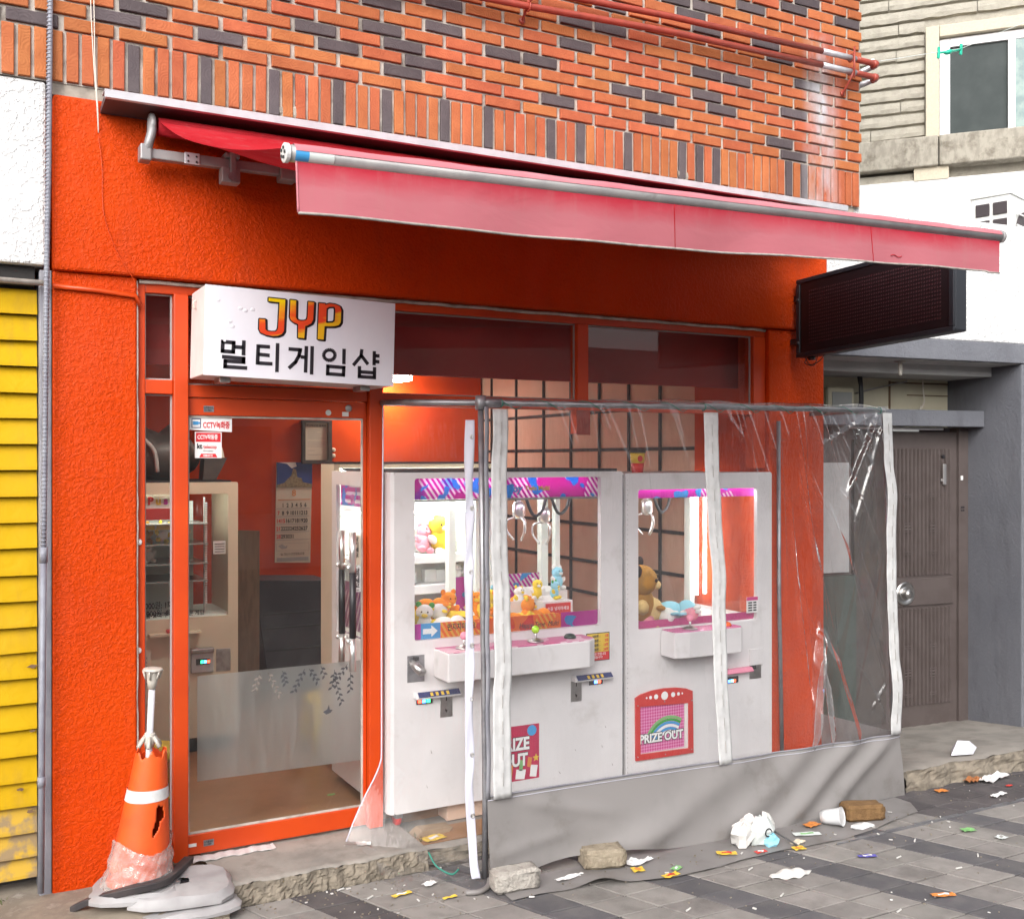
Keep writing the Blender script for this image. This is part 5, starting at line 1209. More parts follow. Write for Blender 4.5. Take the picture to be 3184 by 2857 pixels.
MB().prism([(1.950, .955), (1.993, .955), (1.993, .94), (2.025, .967), (1.993, .994), (1.993, .979), (1.950, .979)], MF + .0345, MF + .0355).build("arrow_print", "ink_white", m1)
text("lettering", "만지지마세요", "ink_black", m1, (2.075, MF + .0352, .965), .036, sx=.75, bold=.0008)
text("lettering", "Happy Time  Multi", "ink_black", m1, (2.46, MF + .0352, .944), .035, lean=.3, sx=.85)
box("rear_print", "print_magenta", m1, 2.47, 3.0, MBk - .03, MBk - .025, .93, 1.12)
# side art and side glass
side_b = box("side_art", "print_purple", m1, A0 + .024, A0 + .028, .10, .71, .886, 1.15)
box("side_art", "print_magenta", m1, A0 + .024, A0 + .028, .10, .71, 1.535, 1.639)
box("side_pane", "glass_machine", m1, A0 + .020, A0 + .0225, .09, .72, .88, 1.645)
box("inner_lamp", "lamp_magenta", m1, 1.95, 2.35, MF + .075, MF + .10, 1.658, 1.676)
box("inner_lamp", "lamp_magenta", m1, 2.44, 2.86, MF + .075, MF + .10, 1.658, 1.676)
box("inner_lamp", "lamp_white", m1, 1.90, 2.90, MBk - .10, MBk - .07, 1.662, 1.680)
# gantry, chute walls, claws
box("gantry_rail", "steel", m1, A0 + .03, A1 - .03, .28, .31, 1.600, 1.622)
claw(m1, 2.62, .30, 1.60, 1.40); claw(m1, 2.86, .45, 1.60, 1.36)
claw(m1, 1.90, .42, 1.60, 1.38)
b = MB(); b.prism([(2.455, .916), (2.70, .916), (2.70, .96), (2.655, 1.02), (2.59, 1.045), (2.455, 1.05)], .20, .206); b.build("chute_wall", "prize_slot_white", m1)
b = MB(); b.prism([(1.89, .916), (2.03, .916), (2.03, .95), (1.99, 1.03), (1.94, 1.06), (1.89, 1.065)], .03, .036); b.build("chute_wall", "glass_machine", m1)
box("chute_box", "prize_slot_white", m1, 2.72, 2.90, .22, .45, .916, 1.03); box("chute_label", "red_plastic", m1, 2.735, 2.885, .214, .2195, .965, 1.02)
text("lettering", "손을 넣지마세요", "ink_white", m1, (2.742, .2132, .985), .022, sx=.9)
box("inner_column", "machine_inside", m1, 2.52, 2.66, .60, .72, .93, 1.60)
# control shelf
cs = MB(); cs.prism([(1.985, -.20), (2.74, -.20), (2.80, -.15), (2.80, -.032), (1.985, -.032)], .762, .892, lambda a, d, c: (a, c, d)); ctl = cs.build("control_shelf", "machine_white", m1, bevel=.006)
MB().prism([(1.993, -.193), (2.737, -.193), (2.793, -.147), (2.793, -.036), (1.993, -.036)], .8925, .8955, lambda a, d, c: (a, c, d)).build("control_print", "print_pinkwhite", ctl)
joystick(ctl, 2.105, -.115, .8957, "ball_pink"); joystick(ctl, 2.485, -.115, .8957, "ball_lime")
button(ctl, 2.30, -.12, .8957, "red_plastic"); button(ctl, 2.685, -.105, .8957, "button_green")
# price sticker
box("price_sticker", "ink_black", m1, 2.826, 2.966, MF - .0016, MF - .0004, .752, .894); box("price_sticker", "wrap_yellow", m1, 2.830, 2.962, MF - .0026, MF - .0018, .797, .890); box("price_sticker", "ink_red", m1, 2.830, 2.962, MF - .0026, MF - .0018, .756, .7965)
for i, (a, c) in enumerate((("500원 -", "1회"), ("1,000원 -", "2회"), ("5,000원 -", "12회"), ("9,800원 -", "24회"))):
    text("lettering", a, "ink_black", m1, (2.909, MF - .0034, .870 - i * .0225), .0185, align='RIGHT', sx=.85, bold=.0003); text("lettering", c, "ink_red", m1, (2.958, MF - .0034, .870 - i * .0225), .0185, align='RIGHT', sx=.85, bold=.0003)
text("lettering", "환불은 안됩니다\n없습니다!", "ink_white", m1, (2.896, MF - .0034, .781), .0155, align='CENTER', sx=.9)
def coin(parent, x0, x1, zc, px, lx, leds):
    s_ = MB().prism([(MF - .001, zc - .012), (MF - .045, zc - .012), (MF - .050, zc - .004), (MF - .030, zc + .018), (MF - .001, zc + .018)], x0, x1, lambda a, d, c: (d, a, c)).build("coin_shelf", "machine_white", parent, bevel=.003)
    MB().prism([(MF - .0505, zc - .002), (MF - .0305, zc + .0185), (MF - .0310, zc + .0195), (MF - .0515, zc - .001)], x0 + .01, x1 - .006, lambda a, d, c: (d, a, c)).build("shelf_print", "ink_navy", s_)
    for k in range(4): MB().prism([(MF - .0525, zc + .003), (MF - .0395, zc + .016), (MF - .0400, zc + .0165), (MF - .0530, zc + .0035)], lerp(x0, x1, .30 + .12 * k), lerp(x0, x1, .36 + .12 * k), lambda a, d, c: (d, a, c)).build("shelf_print", "wrap_yellow", s_)
    pl = box("coin_plate", "steel", parent, px, px + .062, MF - .003, MF - .0004, zc - .115, zc - .0125, bevel=.001)
    box("coin_slot", "black_plastic", pl, px + .028, px + .033, MF - .0042, MF - .0032, zc - .04, zc - .02); MB().prism([(px + .026, zc - .075), (px + .036, zc - .085), (px + .030, zc - .095), (px + .024, zc - .085)], MF - .0042, MF - .0032).build("coin_slot", "black_plastic", pl)
    rd = box("bill_reader", "black_plastic", parent, lx, lx + .082, MF - .005, MF - .0004, zc - .043, zc - .0135, bevel=.003)
    for k, m in leds: box("indicator", m, rd, lx + .008 + .022 * k, lx + .024 + .022 * k, MF - .0062, MF - .0051, zc - .036, zc - .022)
coin(m1, 1.885, 2.11, .682, 2.022, 1.900, ((0, "led_red"), (1, "led_blue"), (2, "led_green"))); coin(m1, 2.738, 2.962, .676, 2.736, 2.842, ((1, "led_blue"), (2, "led_red")))
lk = box("lock_plate", "galvanised", m1, 1.856, 1.942, MF - .002, MF - .0004, .745, .868, bevel=.001); box("lock_hasp", "black_plastic", lk, 1.885, 1.91, MF - .012, MF - .0025, .845, .862)
MB().tube([(1.87, MF - .006, .842), (1.885, MF - .03, .825), (1.90, MF - .075, .800)], [.014, .021, .022], 14).build("padlock", "steel", lk, smooth=True)
ph = box("prize_hatch", "print_crimson", m1, 2.33, 2.553, MF - .0016, MF - .0004, .212, .478)
text("lettering", "PRIZE", "ink_black", ph, (2.330, MF - .0022, .362), .083, sx=.80, bold=.006); text("lettering", "PRIZE", "ink_white", ph, (2.330, MF - .0036, .362), .083, sx=.80, bold=.003)
text("lettering", "OUT", "ink_black", ph, (2.345, MF - .0022, .285), .083, sx=.80, bold=.006); text("lettering", "OUT", "ink_white", ph, (2.345, MF - .0036, .285), .083, sx=.80, bold=.003)
MB().lathe([(.026, 0), (.026, .001)], (2.512, MF - .0018, .448), 18, Matrix.Rotation(pi / 2, 3, 'X')).build("balloon_print", "ink_blue", ph)
MB().prism([(2.535 + (.020 if k % 2 == 0 else .009) * sin(k * pi / 5), .312 + (.020 if k % 2 == 0 else .009) * cos(k * pi / 5)) for k in range(10)], MF - .003, MF - .002).build("star_print", "wrap_yellow", ph)
for x, z, w_, h_, m in ((2.42, .222, .05, .04, "ink_white"), (2.50, .225, .036, .05, "ink_white"), (2.44, .262, .018, .045, "wrap_green"), (2.37, .23, .03, .06, "wrap_orange"), (2.485, .275, .02, .04, "wrap_orange")):
    MB().prism([(x, z), (x + w_, z - .006), (x + w_ + .008, z + h_), (x + .006, z + h_ + .006)], MF - .003, MF - .002).build("gift_print", m, ph)
for (x, y) in ((1.83, .02), (3.0, .03), (1.83, .70), (3.0, .70)):
    c_ = MB(); c_.box(x - .018, x + .018, y - .02, y + .02, MZ0 - .03, MZ0 - .001); c_ = c_.build("caster", "galvanised", m1); MB().lathe([(.028, -.013), (.032, -.008), (.032, .008), (.028, .013)], (x, y + .012, .108), 16, rot(0, pi / 2)).build("wheel", "red_plastic", c_, smooth=True)
random.seed(44)
for k in range(7):
    x = random.choice((random.uniform(2.6, 3.0), random.uniform(2.75, 3.0), random.uniform(1.84, 1.98))); z = random.uniform(.2, .5); a = radians(random.uniform(95, 130)); l = random.uniform(.008, .022); d = Vector((cos(a), sin(a)))
    n = Vector((-d.y, d.x)) * random.uniform(.0012, .003); p = Vector((x, z)); b = MB(); b.prism([tuple(p - n), tuple(p + d * l * .6 - n * .6), tuple(p + d * l), tuple(p + d * l * .5 + n * .7), tuple(p + n)], MF - .0006, MF - .0002); b.build("scuff", "ink_grey", m1)

m2 = thing("crane_machine", "narrower white crane machine with a red prize frame, nearest the grey porch", "crane machine", (3.58, .35, .1), "crane machines behind the plastic screen")
B0, B1 = 3.068, 4.054; MZ = .128
ngon_ring(MB(), B0, B1, MZ, 1.700, .012, 3.148, 3.945, .888, 1.612, .014, MF + .002, MF + .03).build("front_panel", "machine_white", m2, bevel=.006)
b = MB()
for k in range(60): b.lathe([(.0028, 0), (.0028, .0012)], (B0 + .010, MF + .0012, .16 + k * .0255), 6, Matrix.Rotation(pi / 2, 3, "X"))
stuff(b.build("hinge_rivets", "steel", m2))
box("side_panel", "machine_white", m2, B0, B0 + .02, MF + .031, .72, MZ, .885); box("corner_post", "machine_inside", m2, B0, B0 + .03, MF + .031, MF + .06, .886, 1.659); box("corner_post", "machine_inside", m2, B0, B0 + .03, .68, .72, .886, 1.659); box("side_panel", "machine_white", m2, B1 - .02, B1, MF + .031, .70, MZ, .885)
box("top_panel", "machine_white", m2, B0, B1, MF + .031, .72, 1.66, 1.699); box("prize_deck", "machine_inside", m2, B0 + .021, B1 - .021, MF + .031, .70, .85, .87)
box("corner_post", "machine_inside", m2, B1 - .035, B1, .66, .72, .886, 1.659); box("corner_post", "machine_inside", m2, B1 - .03, B1, MF + .031, MF + .06, .886, 1.659)
box("back_panel", "machine_white", m2, B0 + .021, B1 - .036, .70, .72, MZ, .87)
box("pane", "glass_machine", m2, 3.14, 3.955, MF + .031, MF + .034, .88, 1.62); box("side_pane", "glass_machine", m2, B1 - .012, B1 - .009, MF + .065, .655, .886, 1.659)
box("header_print", "print_magenta", m2, B0 + .03, B1 - .03, .05, .055, 1.565, 1.625); box("sill_print", "pink_panel", m2, 3.142, 3.955, MF + .036, MF + .040, .882, .925)
box("inner_lamp", "lamp_white", m2, 3.20, 3.95, MF + .07, MF + .095, 1.636, 1.655); box("inner_lamp", "lamp_white", m2, B1 - .05, B1 - .036, .58, .60, .95, 1.60); box("inner_lamp", "lamp_white", m2, B1 - .05, B1 - .036, MF + .064, MF + .075, .95, 1.60)
box("gantry_rail", "steel", m2, B0 + .03, B1 - .06, .30, .325, 1.60, 1.62)
claw(m2, 3.45, .32, 1.60, 1.40)
cb2 = MB().prism([(3.285, -.032), (3.285, -.15), (3.37, -.17), (3.715, -.17), (3.735, -.15), (3.735, -.032)], .745, .878, lambda a, d, c: (a, c, d)).build("control_box", "machine_white", m2, bevel=.005)
MB().prism([(3.291, -.036), (3.291, -.147), (3.372, -.165), (3.713, -.165), (3.73, -.147), (3.73, -.036)], .8785, .8815, lambda a, d, c: (a, c, d)).build("control_print", "print_pink_check", cb2)
joystick(cb2, 3.425, -.10, .8817, "ball_pink"); button(cb2, 3.665, -.10, .8817, "button_orange")
box("price_sticker", "paper_white", m2, 3.868, 3.948, MF - .0004, MF + .0014, .925, 1.012); box("price_sticker", "pink_panel", m2, 3.868, 3.948, MF - .0014, MF - .0005, .993, 1.012)
for i in range(4):
    box("price_line", "ink_black", m2, 3.880, 3.908, MF - .0014, MF - .0005, .935 + .014 * i, .943 + .014 * i); box("price_line", "ink_black", m2, 3.916, 3.938, MF - .0014, MF - .0005, .935 + .014 * i, .943 + .014 * i)
s_ = MB().prism([(MF + .001, .608), (MF - .04, .608), (MF - .044, .615), (MF - .03, .634), (MF + .001, .634)], 3.70, 3.885, lambda a, d, c: (d, a, c)).build("coin_shelf", "ball_pink", m2, bevel=.004)
rd = box("bill_reader", "black_plastic", m2, 3.716, 3.808, MF - .006, MF + .001, .552, .588, bevel=.008)
for k, m in ((0, "led_blue"), (1, "led_cyan"), (2, "led_red")): box("indicator", m, rd, 3.735 + .018 * k, 3.750 + .018 * k, MF - .0072, MF - .0061, .558, .572)
box("coin_plate", "machine_white", m2, 3.885, 3.985, MF - .006, MF + .001, .635, .725, bevel=.002); box("coin_plate", "steel", m2, 3.89, 3.972, MF - .001, MF + .001, .56, .634)
box("coin_mouth", "black_plastic", m2, 3.89, 3.935, MF - .0022, MF - .0012, .612, .634)
hf = MB(); hp = [(3.150, .492), (3.463, .478), (3.463, .238), (3.153, .245)]
oo = [(3.122, .540), (3.16, .556), (3.23, .568), (3.305, .572), (3.38, .568), (3.45, .556), (3.490, .540), (3.496, .21), (3.125, .215)]
vs = [(a, MF - .010, c) for a, c in oo] + [(a, MF + .0008, c) for a, c in oo] + [(a, MF - .010, c) for a, c in hp] + [(a, MF + .0008, c) for a, c in hp]
fs = [(k, (k + 1) % 9, (k + 1) % 9 + 9, k + 9) for k in range(9)] + [(18 + k, 22 + k, 22 + (k + 1) % 4, 18 + (k + 1) % 4) for k in range(4)]
fs += [(0, 18, 1), (1, 18, 2), (2, 18, 3), (3, 18, 19), (3, 19, 4), (4, 19, 5), (5, 19, 6), (6, 19, 7), (7, 19, 20), (7, 20, 21), (7, 21, 8), (8, 21, 18), (8, 18, 0)]
hatch = hf.add(vs, fs).build("prize_frame", "hatch_red", m2)
box("prize_picture", "print_pink_check", hatch, 3.146, 3.440, MF - .0006, MF + .0010, .248, .494); box("hatch_reveal", "prize_slot_white", hatch, 3.4405, 3.470, MF - .004, MF + .0010, .236, .486)
for k in range(6):
    a0 = radians(150 - 10 * k); m = ("wrap_green", "plush_green", "ink_blue", "ink_white", "ink_blue", "ink_white")[k]
    cx, cz, R_ = 3.34, .235, .20 - .016 * k
    MB().prism([(cx + R_ * cos(t) * .85, cz + R_ * sin(t) * .95) for t in [radians(60 + 85 * q / 10) for q in range(11)]] + [(cx + (R_ - .014) * cos(t) * .85, cz + (R_ - .014) * sin(t) * .95) for t in [radians(60 + 85 * q / 10) for q in range(10, -1, -1)]], MF - .002 - .0003 * k, MF - .0008 - .0002 * k).build("wave_print", m, hatch)
text("lettering", "PRIZE OUT", "ink_black", hatch, (3.148, MF - .0048, .300), .062, sx=.92, bold=.006); text("lettering", "PRIZE OUT", "ink_white", hatch, (3.148, MF - .0062, .300), .062, sx=.92, bold=.0022)
for x, r_ in ((3.19, .005), (3.215, .009), (3.25, .013), (3.305, .022), (3.36, .013), (3.395, .009), (3.42, .005)):
    MB().lathe([(r_, 0), (r_, .0012)], (x, MF - .0101, .530 + .004), 16, Matrix.Rotation(pi / 2, 3, 'X')).build("frame_dot", "ink_white", hatch)
for x, z in ((3.135, .50), (3.483, .49), (3.135, .235), (3.483, .23), (3.31, .226), (3.305, .503)): MB().sphere((x, MF - .0105, z), .004, 6, 5).build("frame_screw", "steel", hatch)

# ------------------------------------------------------------------ plush toys (plain animals)
def plush(x, y, z, s_, body, limb, label, rz=0., lie=False, ears="round", group=None, accent=None):
    t = thing("plush_toy", label, "plush toy", (x, y, z), group); R = rot(radians(80) if lie else radians(random.uniform(-14, 8)), radians(random.uniform(-15, 15)), rz)
    o = Vector((x, y, z + (.45 * s_ if not lie else .36 * s_)))
    def P(a): return o + R @ (Vector(a) * s_)
    b = MB(); b.sphere(P((0, 0, 0)), (.36 * s_, .32 * s_, .42 * s_), 14, 10, R); b.sphere(P((0, -.05, .52)), (.34 * s_, .32 * s_, .30 * s_), 14, 10, R); b.build("body", body, t, smooth=True)
    for sx in (-1, 1):
        b = MB(); b.sphere(P((sx * .36, -.10, .10)), (.13 * s_, .13 * s_, .22 * s_), 9, 7, R @ rot(0, sx * .7)); b.build("arm", limb, t, smooth=True)
        b = MB(); b.sphere(P((sx * .24, -.24, -.34)), (.16 * s_, .22 * s_, .14 * s_), 9, 7, R); b.build("foot", limb, t, smooth=True)
        b = MB()
        if ears == "round": b.sphere(P((sx * .26, 0, .80)), (.12 * s_, .07 * s_, .12 * s_), 9, 7, R)
        elif ears == "long": b.sphere(P((sx * .16, 0, .98)), (.08 * s_, .06 * s_, .26 * s_), 9, 7, R @ rot(0, sx * .3))
        else: b.lathe([(.13 * s_, 0), (.07 * s_, .12 * s_), (.005 * s_, .2 * s_)], P((sx * .2, 0, .72)), 9, R @ rot(0, sx * .35))
        b.build("ear", accent or limb, t, smooth=True)
        b = MB(); b.sphere(P((sx * .12, -.345, .58)), .035 * s_, 7, 5); b.build("eye", "plush_dark", t, smooth=True)
    b = MB(); b.sphere(P((0, -.36, .44)), (.13 * s_, .08 * s_, .08 * s_), 9, 6, R); b.build("muzzle", limb, t, smooth=True)
    return t
G1 = "small plush toys in the wide crane machine"; G2 = "plush toys in the narrower crane machine"
random.seed(77)
TOYS = [(2.53, .10, .917, .13, "plush_yellow", "plush_white", "yellow plush bear with white paws by the white chute wall", 0.4, True, "round", None),
 (2.62, .30, 1.002, .10, "plush_white", "plush_yellow", "white plush duck shaped toy with yellow feet sitting high beside the red label", .3, False, "round", None),
 (2.74, .32, 1.032, .10, "plush_yellow", "plush_white", "yellow plush toy sitting on the chute box in the middle", -.2, False, "round", None),
 (2.83, .29, 1.032, .09, "plush_blue", "plush_yellow", "pale blue plush toy with green ears on the chute box", .6, False, "round", "plush_green"),
 (2.34, .09, .917, .15, "plush_orange", "plush_yellow", "bright orange plush toy lying behind the zip tape", 1.2, True, "point", None),
 (2.41, .07, .917, .14, "plush_blue", "plush_white", "light blue plush toy lying against the orange print", -.5, True, "round", None),
 (2.47, .05, .917, .11, "plush_white", "plush_yellow", "small white and yellow plush lying at the front glass", .8, True, "round", None),
 (2.60, .08, .917, .13, "plush_orange", "plush_yellow", "orange plush toy with yellow paws against the low white wall", -.9, True, "round", None),
 (2.10, .10, .917, .17, "plush_white", "plush_yellow", "white plush bird shaped toy with yellow paws lying near the arrow", 1.3, True, "point", "plush_dark"),
 (2.02, .16, .917, .15, "plush_white", "plush_yellow", "white plush toy with green ears tilted in the left corner", -.4, False, "round", "plush_green"),
 (2.17, .20, .917, .15, "plush_yellow", "plush_yellow", "plain yellow plush toy behind the white lying one", .9, True, "long", None),
 (2.24, .10, .917, .14, "plush_orange", "plush_dark", "orange plush toy with dark paws left of the eyelet strap", 2.2, True, "point", None),
 (2.21, .30, .95, .15, "plush_orange", "plush_orange", "plain orange plush toy standing up left of the strap", .2, False, "round", None),
 (2.30, .24, .917, .17, "plush_yellow", "plush_orange", "yellow plush toy with orange paws under the strap", -.7, True, "round", None),
 (2.45, .32, .917, .18, "plush_yellow", "plush_blue", "yellow plush toy with blue paws behind the white wall", .5, False, "round", None),
 (2.97, .50, 1.05, .12, "plush_blue", "plush_white", "sky blue plush toy at the right edge of the wide machine", .2, False, "round", None)]
for i_ in range(26):
    x = 1.93 + .72 * ((i_ * .618) % 1.0); y = .11 + .26 * ((i_ * .377) % 1.0); z = .917 + .11 * min(1., (y - .08) / .25) * random.uniform(.3, 1.)
    bc, lc, nm_ = random.choice((("plush_yellow", "plush_orange", "yellow and orange"), ("plush_orange", "plush_yellow", "orange and yellow"), ("plush_yellow", "plush_white", "yellow and white"), ("plush_orange", "plush_orange", "all orange"), ("plush_white", "plush_yellow", "white and yellow")))
    plush(x, y, z, random.uniform(.09, .13), bc, lc, "small %s plush toy in the packed heap of the wide crane machine" % nm_, random.uniform(-2, 2), random.random() < .7, "round", G1)
for t in TOYS: plush(t[0], max(t[1], .115), t[2], t[3] * .82, t[4], t[5], t[6], t[7], t[8], t[9], G1, t[10])
box("toy_ledge", "prize_slot_white", m1, 2.86, 3.02, .47, .70, .93, 1.049); box("toy_tray", "prize_slot_white", m1, 2.54, 2.70, .26, .40, .93, 1.001)
for (x, y, z, s_, bc, lc, lb_, rz, lie, ear, ac_) in (
 (3.25, .12, .872, .27, "plush_brown", "plush_tan", "large brown plush animal slumped at the left of the narrow machine", .9, False, "round", "plush_dark"),
 (3.24, .30, .872, .30, "plush_tan", "plush_tan", "large tan plush animal behind the brown one", .5, False, "round", "plush_dark"),
 (3.38, .20, .872, .22, "plush_tan", "plush_brown", "honey coloured plush toy leaning beside the large brown one", -.6, True, "round", None),
 (3.45, .08, .872, .19, "plush_blue", "plush_white", "bright blue plush toy lying by the joystick", 1.0, True, "round", None),
 (3.24, .05, .872, .17, "plush_pink", "plush_pink", "pink plush toy pressed to the glass at lower left", 1.7, True, "round", None),
 (3.36, .06, .872, .15, "plush_white", "plush_blue", "white and blue plush toy lying in front of the brown one", .3, True, "long", None),
 (3.56, .12, .872, .16, "plush_pink", "plush_white", "pink plush toy with white paws lying behind the zip tape", -.4, True, "round", None)):
    plush(x, max(y, .12), z, s_, bc, lc, lb_, rz, lie, ear, G2, ac_)

cup = thing("paper_cup", "yellow and red paper cup with a dark lid on top of the narrow machine", "cup", (3.245, .12, 1.70))
MB().lathe([(.030, 0), (.0355, .05)], (3.245, .12, 1.7005), 20).build("cup_lower", "red_plastic", cup, smooth=True)
MB().lathe([(.0355, .0502), (.041, .104)], (3.245, .12, 1.7005), 20).build("cup_upper", "wrap_yellow", cup, smooth=True)
MB().lathe([(.044, .1045), (.044, .112), (.040, .118), (.030, .118)], (3.245, .12, 1.7005), 20).build("lid", "bag_dark", cup, smooth=True)
MB().lathe([(.016, 0), (.016, .002), (.008, .002)], (3.233, .0785, 1.775), 14, Matrix.Rotation(pi / 2, 3, 'X')).build("round_mark", "red_plastic", cup)

# ------------------------------------------------------------------ inside the shop
pm = thing("push_machine", "beige push prize machine with glass shelves inside the door on the left", "prize machine", (1.2, 1.9, .1))
P0x, P1x, PY = .86, 1.478, 1.6
ngon_ring(MB(), P0x, P1x, .19, 1.640, .01, .90, 1.422, .872, 1.574, .012, PY, PY + .03).build("front_panel", "machine_beige", pm)
box("side_panel", "machine_beige", pm, P1x - .02, P1x, PY + .031, 2.2, .19, 1.638); box("side_panel", "machine_beige", pm, P0x, P0x + .02, PY + .031, 2.2, .19, 1.638)
box("back_panel", "machine_inside", pm, P0x + .021, P1x - .16, 2.18, 2.2, .19, 1.638); box("top_panel", "machine_beige", pm, P0x + .021, P1x - .021, PY + .031, 2.2, 1.60, 1.639); box("top_lid", "black_matte", pm, P0x, P1x - .04, PY, 2.2, 1.6405, 1.650)
box("deck", "machine_inside", pm, P0x + .021, P1x - .021, PY + .031, 2.179, .85, .87)
box("pane", "glass_machine", pm, .895, 1.427, PY + .031, PY + .034, .867, 1.579)
box("inner_lamp", "lamp_white", pm, .90, 1.30, PY + .09, PY + .11, 1.575, 1.592)
box("push_header", "paper_white", pm, .90, 1.14, PY + .05, PY + .055, 1.495, 1.573); box("push_header", "red_plastic", pm, .90, 1.13, PY + .045, PY + .055, 1.43, 1.494)
for i, (c_, m) in enumerate(zip("Push", ("ink_red", "wrap_yellow", "magenta_plain", "wrap_green"))): text("lettering", c_, m, pm, (.985 + i * .043, PY + .044, 1.518), .058, bold=.003)
for z in (1.395, 1.278, 1.165, 1.065): box("glass_shelf", "meter_glass", pm, .89, 1.33, PY + .10, 2.15, z, z + .006)
for x in (1.245, 1.285): box("shelf_post", "machine_inside", pm, x, x + .02, 2.0, 2.02, .87, 1.52)
b = MB()
for k in range(44): b.box(1.322, 1.333, PY + .14, PY + .15, .93 + k * .0135, .938 + k * .0135)
b.build("slot_rail", "paper_white", pm); box("slot_post", "ink_grey", pm, 1.315, 1.321, PY + .14, PY + .16, .88, 1.55)
box("notice", "paper_white", pm, 1.345, 1.415, PY + .035, PY + .037, 1.225, 1.30)
for i in range(4): box("notice_line", "ink_black", pm, 1.352, 1.408, PY + .0335, PY + .0345, 1.236 + .015 * i, 1.240 + .015 * i)
text("lettering", "1000원: 1회\n5,000원: 6회", "ink_black", pm, (.95, PY + .030, .935), .044, sx=.8, bold=.001); text("lettering", "레버를 밀어 주세요 즐거운 게임", "ink_black", pm, (.92, PY + .030, .885), .030, sx=.95, bold=.0005)
box("coin_hood", "steel", pm, 1.207, 1.337, PY - .035, PY - .0005, .672, .70, bevel=.008); rd = box("bill_reader", "soffit_paint", pm, 1.21, 1.335, PY - .02, PY - .0005, .56, .670, bevel=.004); box("reader_window", "black_plastic", rd, 1.236, 1.312, PY - .024, PY - .0205, .606, .640)
for k, m in ((0, "led_green"), (1, "led_blue"), (2, "led_red")): box("indicator", m, rd, 1.262 + .018 * k, 1.275 + .018 * k, PY - .026, PY - .0245, .614, .630)
box("service_door", "steel", pm, 1.352, 1.435, PY - .003, PY - .0005, .555, .685, bevel=.002)
b = MB(); b.prism([(.98, .80), (1.26, .802), (1.26, .792), (.98, .785)], PY - .06, PY - .001); b.build("lever_shelf", "machine_beige", pm); box("lever_knob", "red_plastic", pm, 1.07, 1.13, PY - .055, PY - .02, .803, .822, bevel=.006)
b = MB(); b.box(P0x + .03, P1x - .03, PY + .05, 2.15, .10, .188); b.build("plinth", "black_matte", pm)
for (x, z, m, m2_, lb_, ear) in ((1.0, 1.284, "plush_brown", "plush_brown", "small brown plush toy boxed on the upper glass shelf", "round"), (1.10, 1.284, "plush_white", "plush_yellow", "small white plush toy with yellow muzzle on the upper shelf", "round"), (1.21, 1.284, "plush_orange", "plush_orange", "small orange plush toy at the right end of the upper shelf", "round"), (1.02, 1.171, "plush_white", "plush_white", "white plush toy with orange ears on the second glass shelf", "round"), (.955, .872, "plush_yellow", "plush_yellow", "yellow plush toy at the bottom of the push machine", "round")):
    plush(x, PY + .25, z, .095, m, m2_, lb_, 0, False, ear, "plush toys on the push machine shelves", "plush_orange" if "orange ears" in lb_ else None)
for x in (1.0, 1.10):
    o = box("price_card", "wrap_yellow", pm, x - .045, x + .045, PY + .18, PY + .183, 1.365, 1.39)
bg = thing("black_bag", "large dark bag lying on top of the push machine", "bag", (1.12, 1.85, 1.65))
b = MB(); b.sphere((1.08, 1.86, 1.80), (.24, .20, .16), 18, 12); bo = b.build("body", "bag_dark", bg, smooth=True)
for v in bo.data.vertices: v.co.z = max(v.co.z, .001) * (1.0 + .12 * sin(v.co.x * 30))
MB().tube(spl([(.95, 1.66, 1.90), (1.02, 1.65, 1.82), (1.04, 1.66, 1.70)], 5), .012, 8).build("strap", "ink_grey", bg, smooth=True)
bx2 = thing("paper_bag", "dark paper carrier bag with yellow lettering on the push machine", "bag", (1.36, 1.75, 1.65))
MB().prism([(1.30, 1.651), (1.375, 1.651), (1.44, 1.78), (1.31, 1.78)], 1.70, 1.82).build("bag", "bag_dark", bx2); MB().prism([(1.312, 1.781), (1.438, 1.781), (1.425, 1.84), (1.32, 1.845)], 1.76, 1.764).build("card", "paper_cream", bx2)
text("lettering", "MYSTERY", "wrap_yellow", bx2, (1.318, 1.758, 1.812), .024, bold=.001)

cabn = thing("prize_cabinet", "beige lit prize cabinet with white shelves behind the wide crane machine", "cabinet", (2.2, .95, .1))
box("side_panel", "machine_beige", cabn, 1.80, 1.83, .84, 1.06, .15, 1.745); box("top_panel", "machine_beige", cabn, 1.831, 2.74, .84, 1.06, 1.725, 1.745); box("back_panel", "machine_inside", cabn, 1.831, 2.74, 1.04, 1.06, .15, 1.724)
box("top_lid", "black_matte", cabn, 1.80, 2.76, .84, 1.06, 1.746, 1.758); box("side_panel", "machine_beige", cabn, 2.741, 2.76, .84, 1.06, .15, 1.745)
for z in (.90, 1.02, 1.19, 1.49): box("shelf", "white_plain", cabn, 1.831, 2.74, .87, 1.039, z, z + .05, bevel=.004)
box("inner_lamp", "lamp_white", cabn, 1.86, 2.70, .88, .90, 1.70, 1.715); box("inner_lamp", "lamp_white", cabn, 1.86, 2.70, .875, .888, 1.472, 1.486)
for (x, z, s_, m, l, lb_) in ((2.46, 1.241, .20, "plush_yellow", "plush_white", "big yellow and white plush toy on the lit cabinet shelf"), (2.36, 1.241, .15, "plush_pink", "plush_pink", "pink plush toy beside the big yellow one on the cabinet shelf"), (2.57, 1.071, .10, "plush_white", "plush_white", "white plush toy on the lower cabinet shelf")): plush(x, .955, z, s_ * .85, m, l, lb_, .3, False, "round", "plush toys on the lit cabinet shelves")
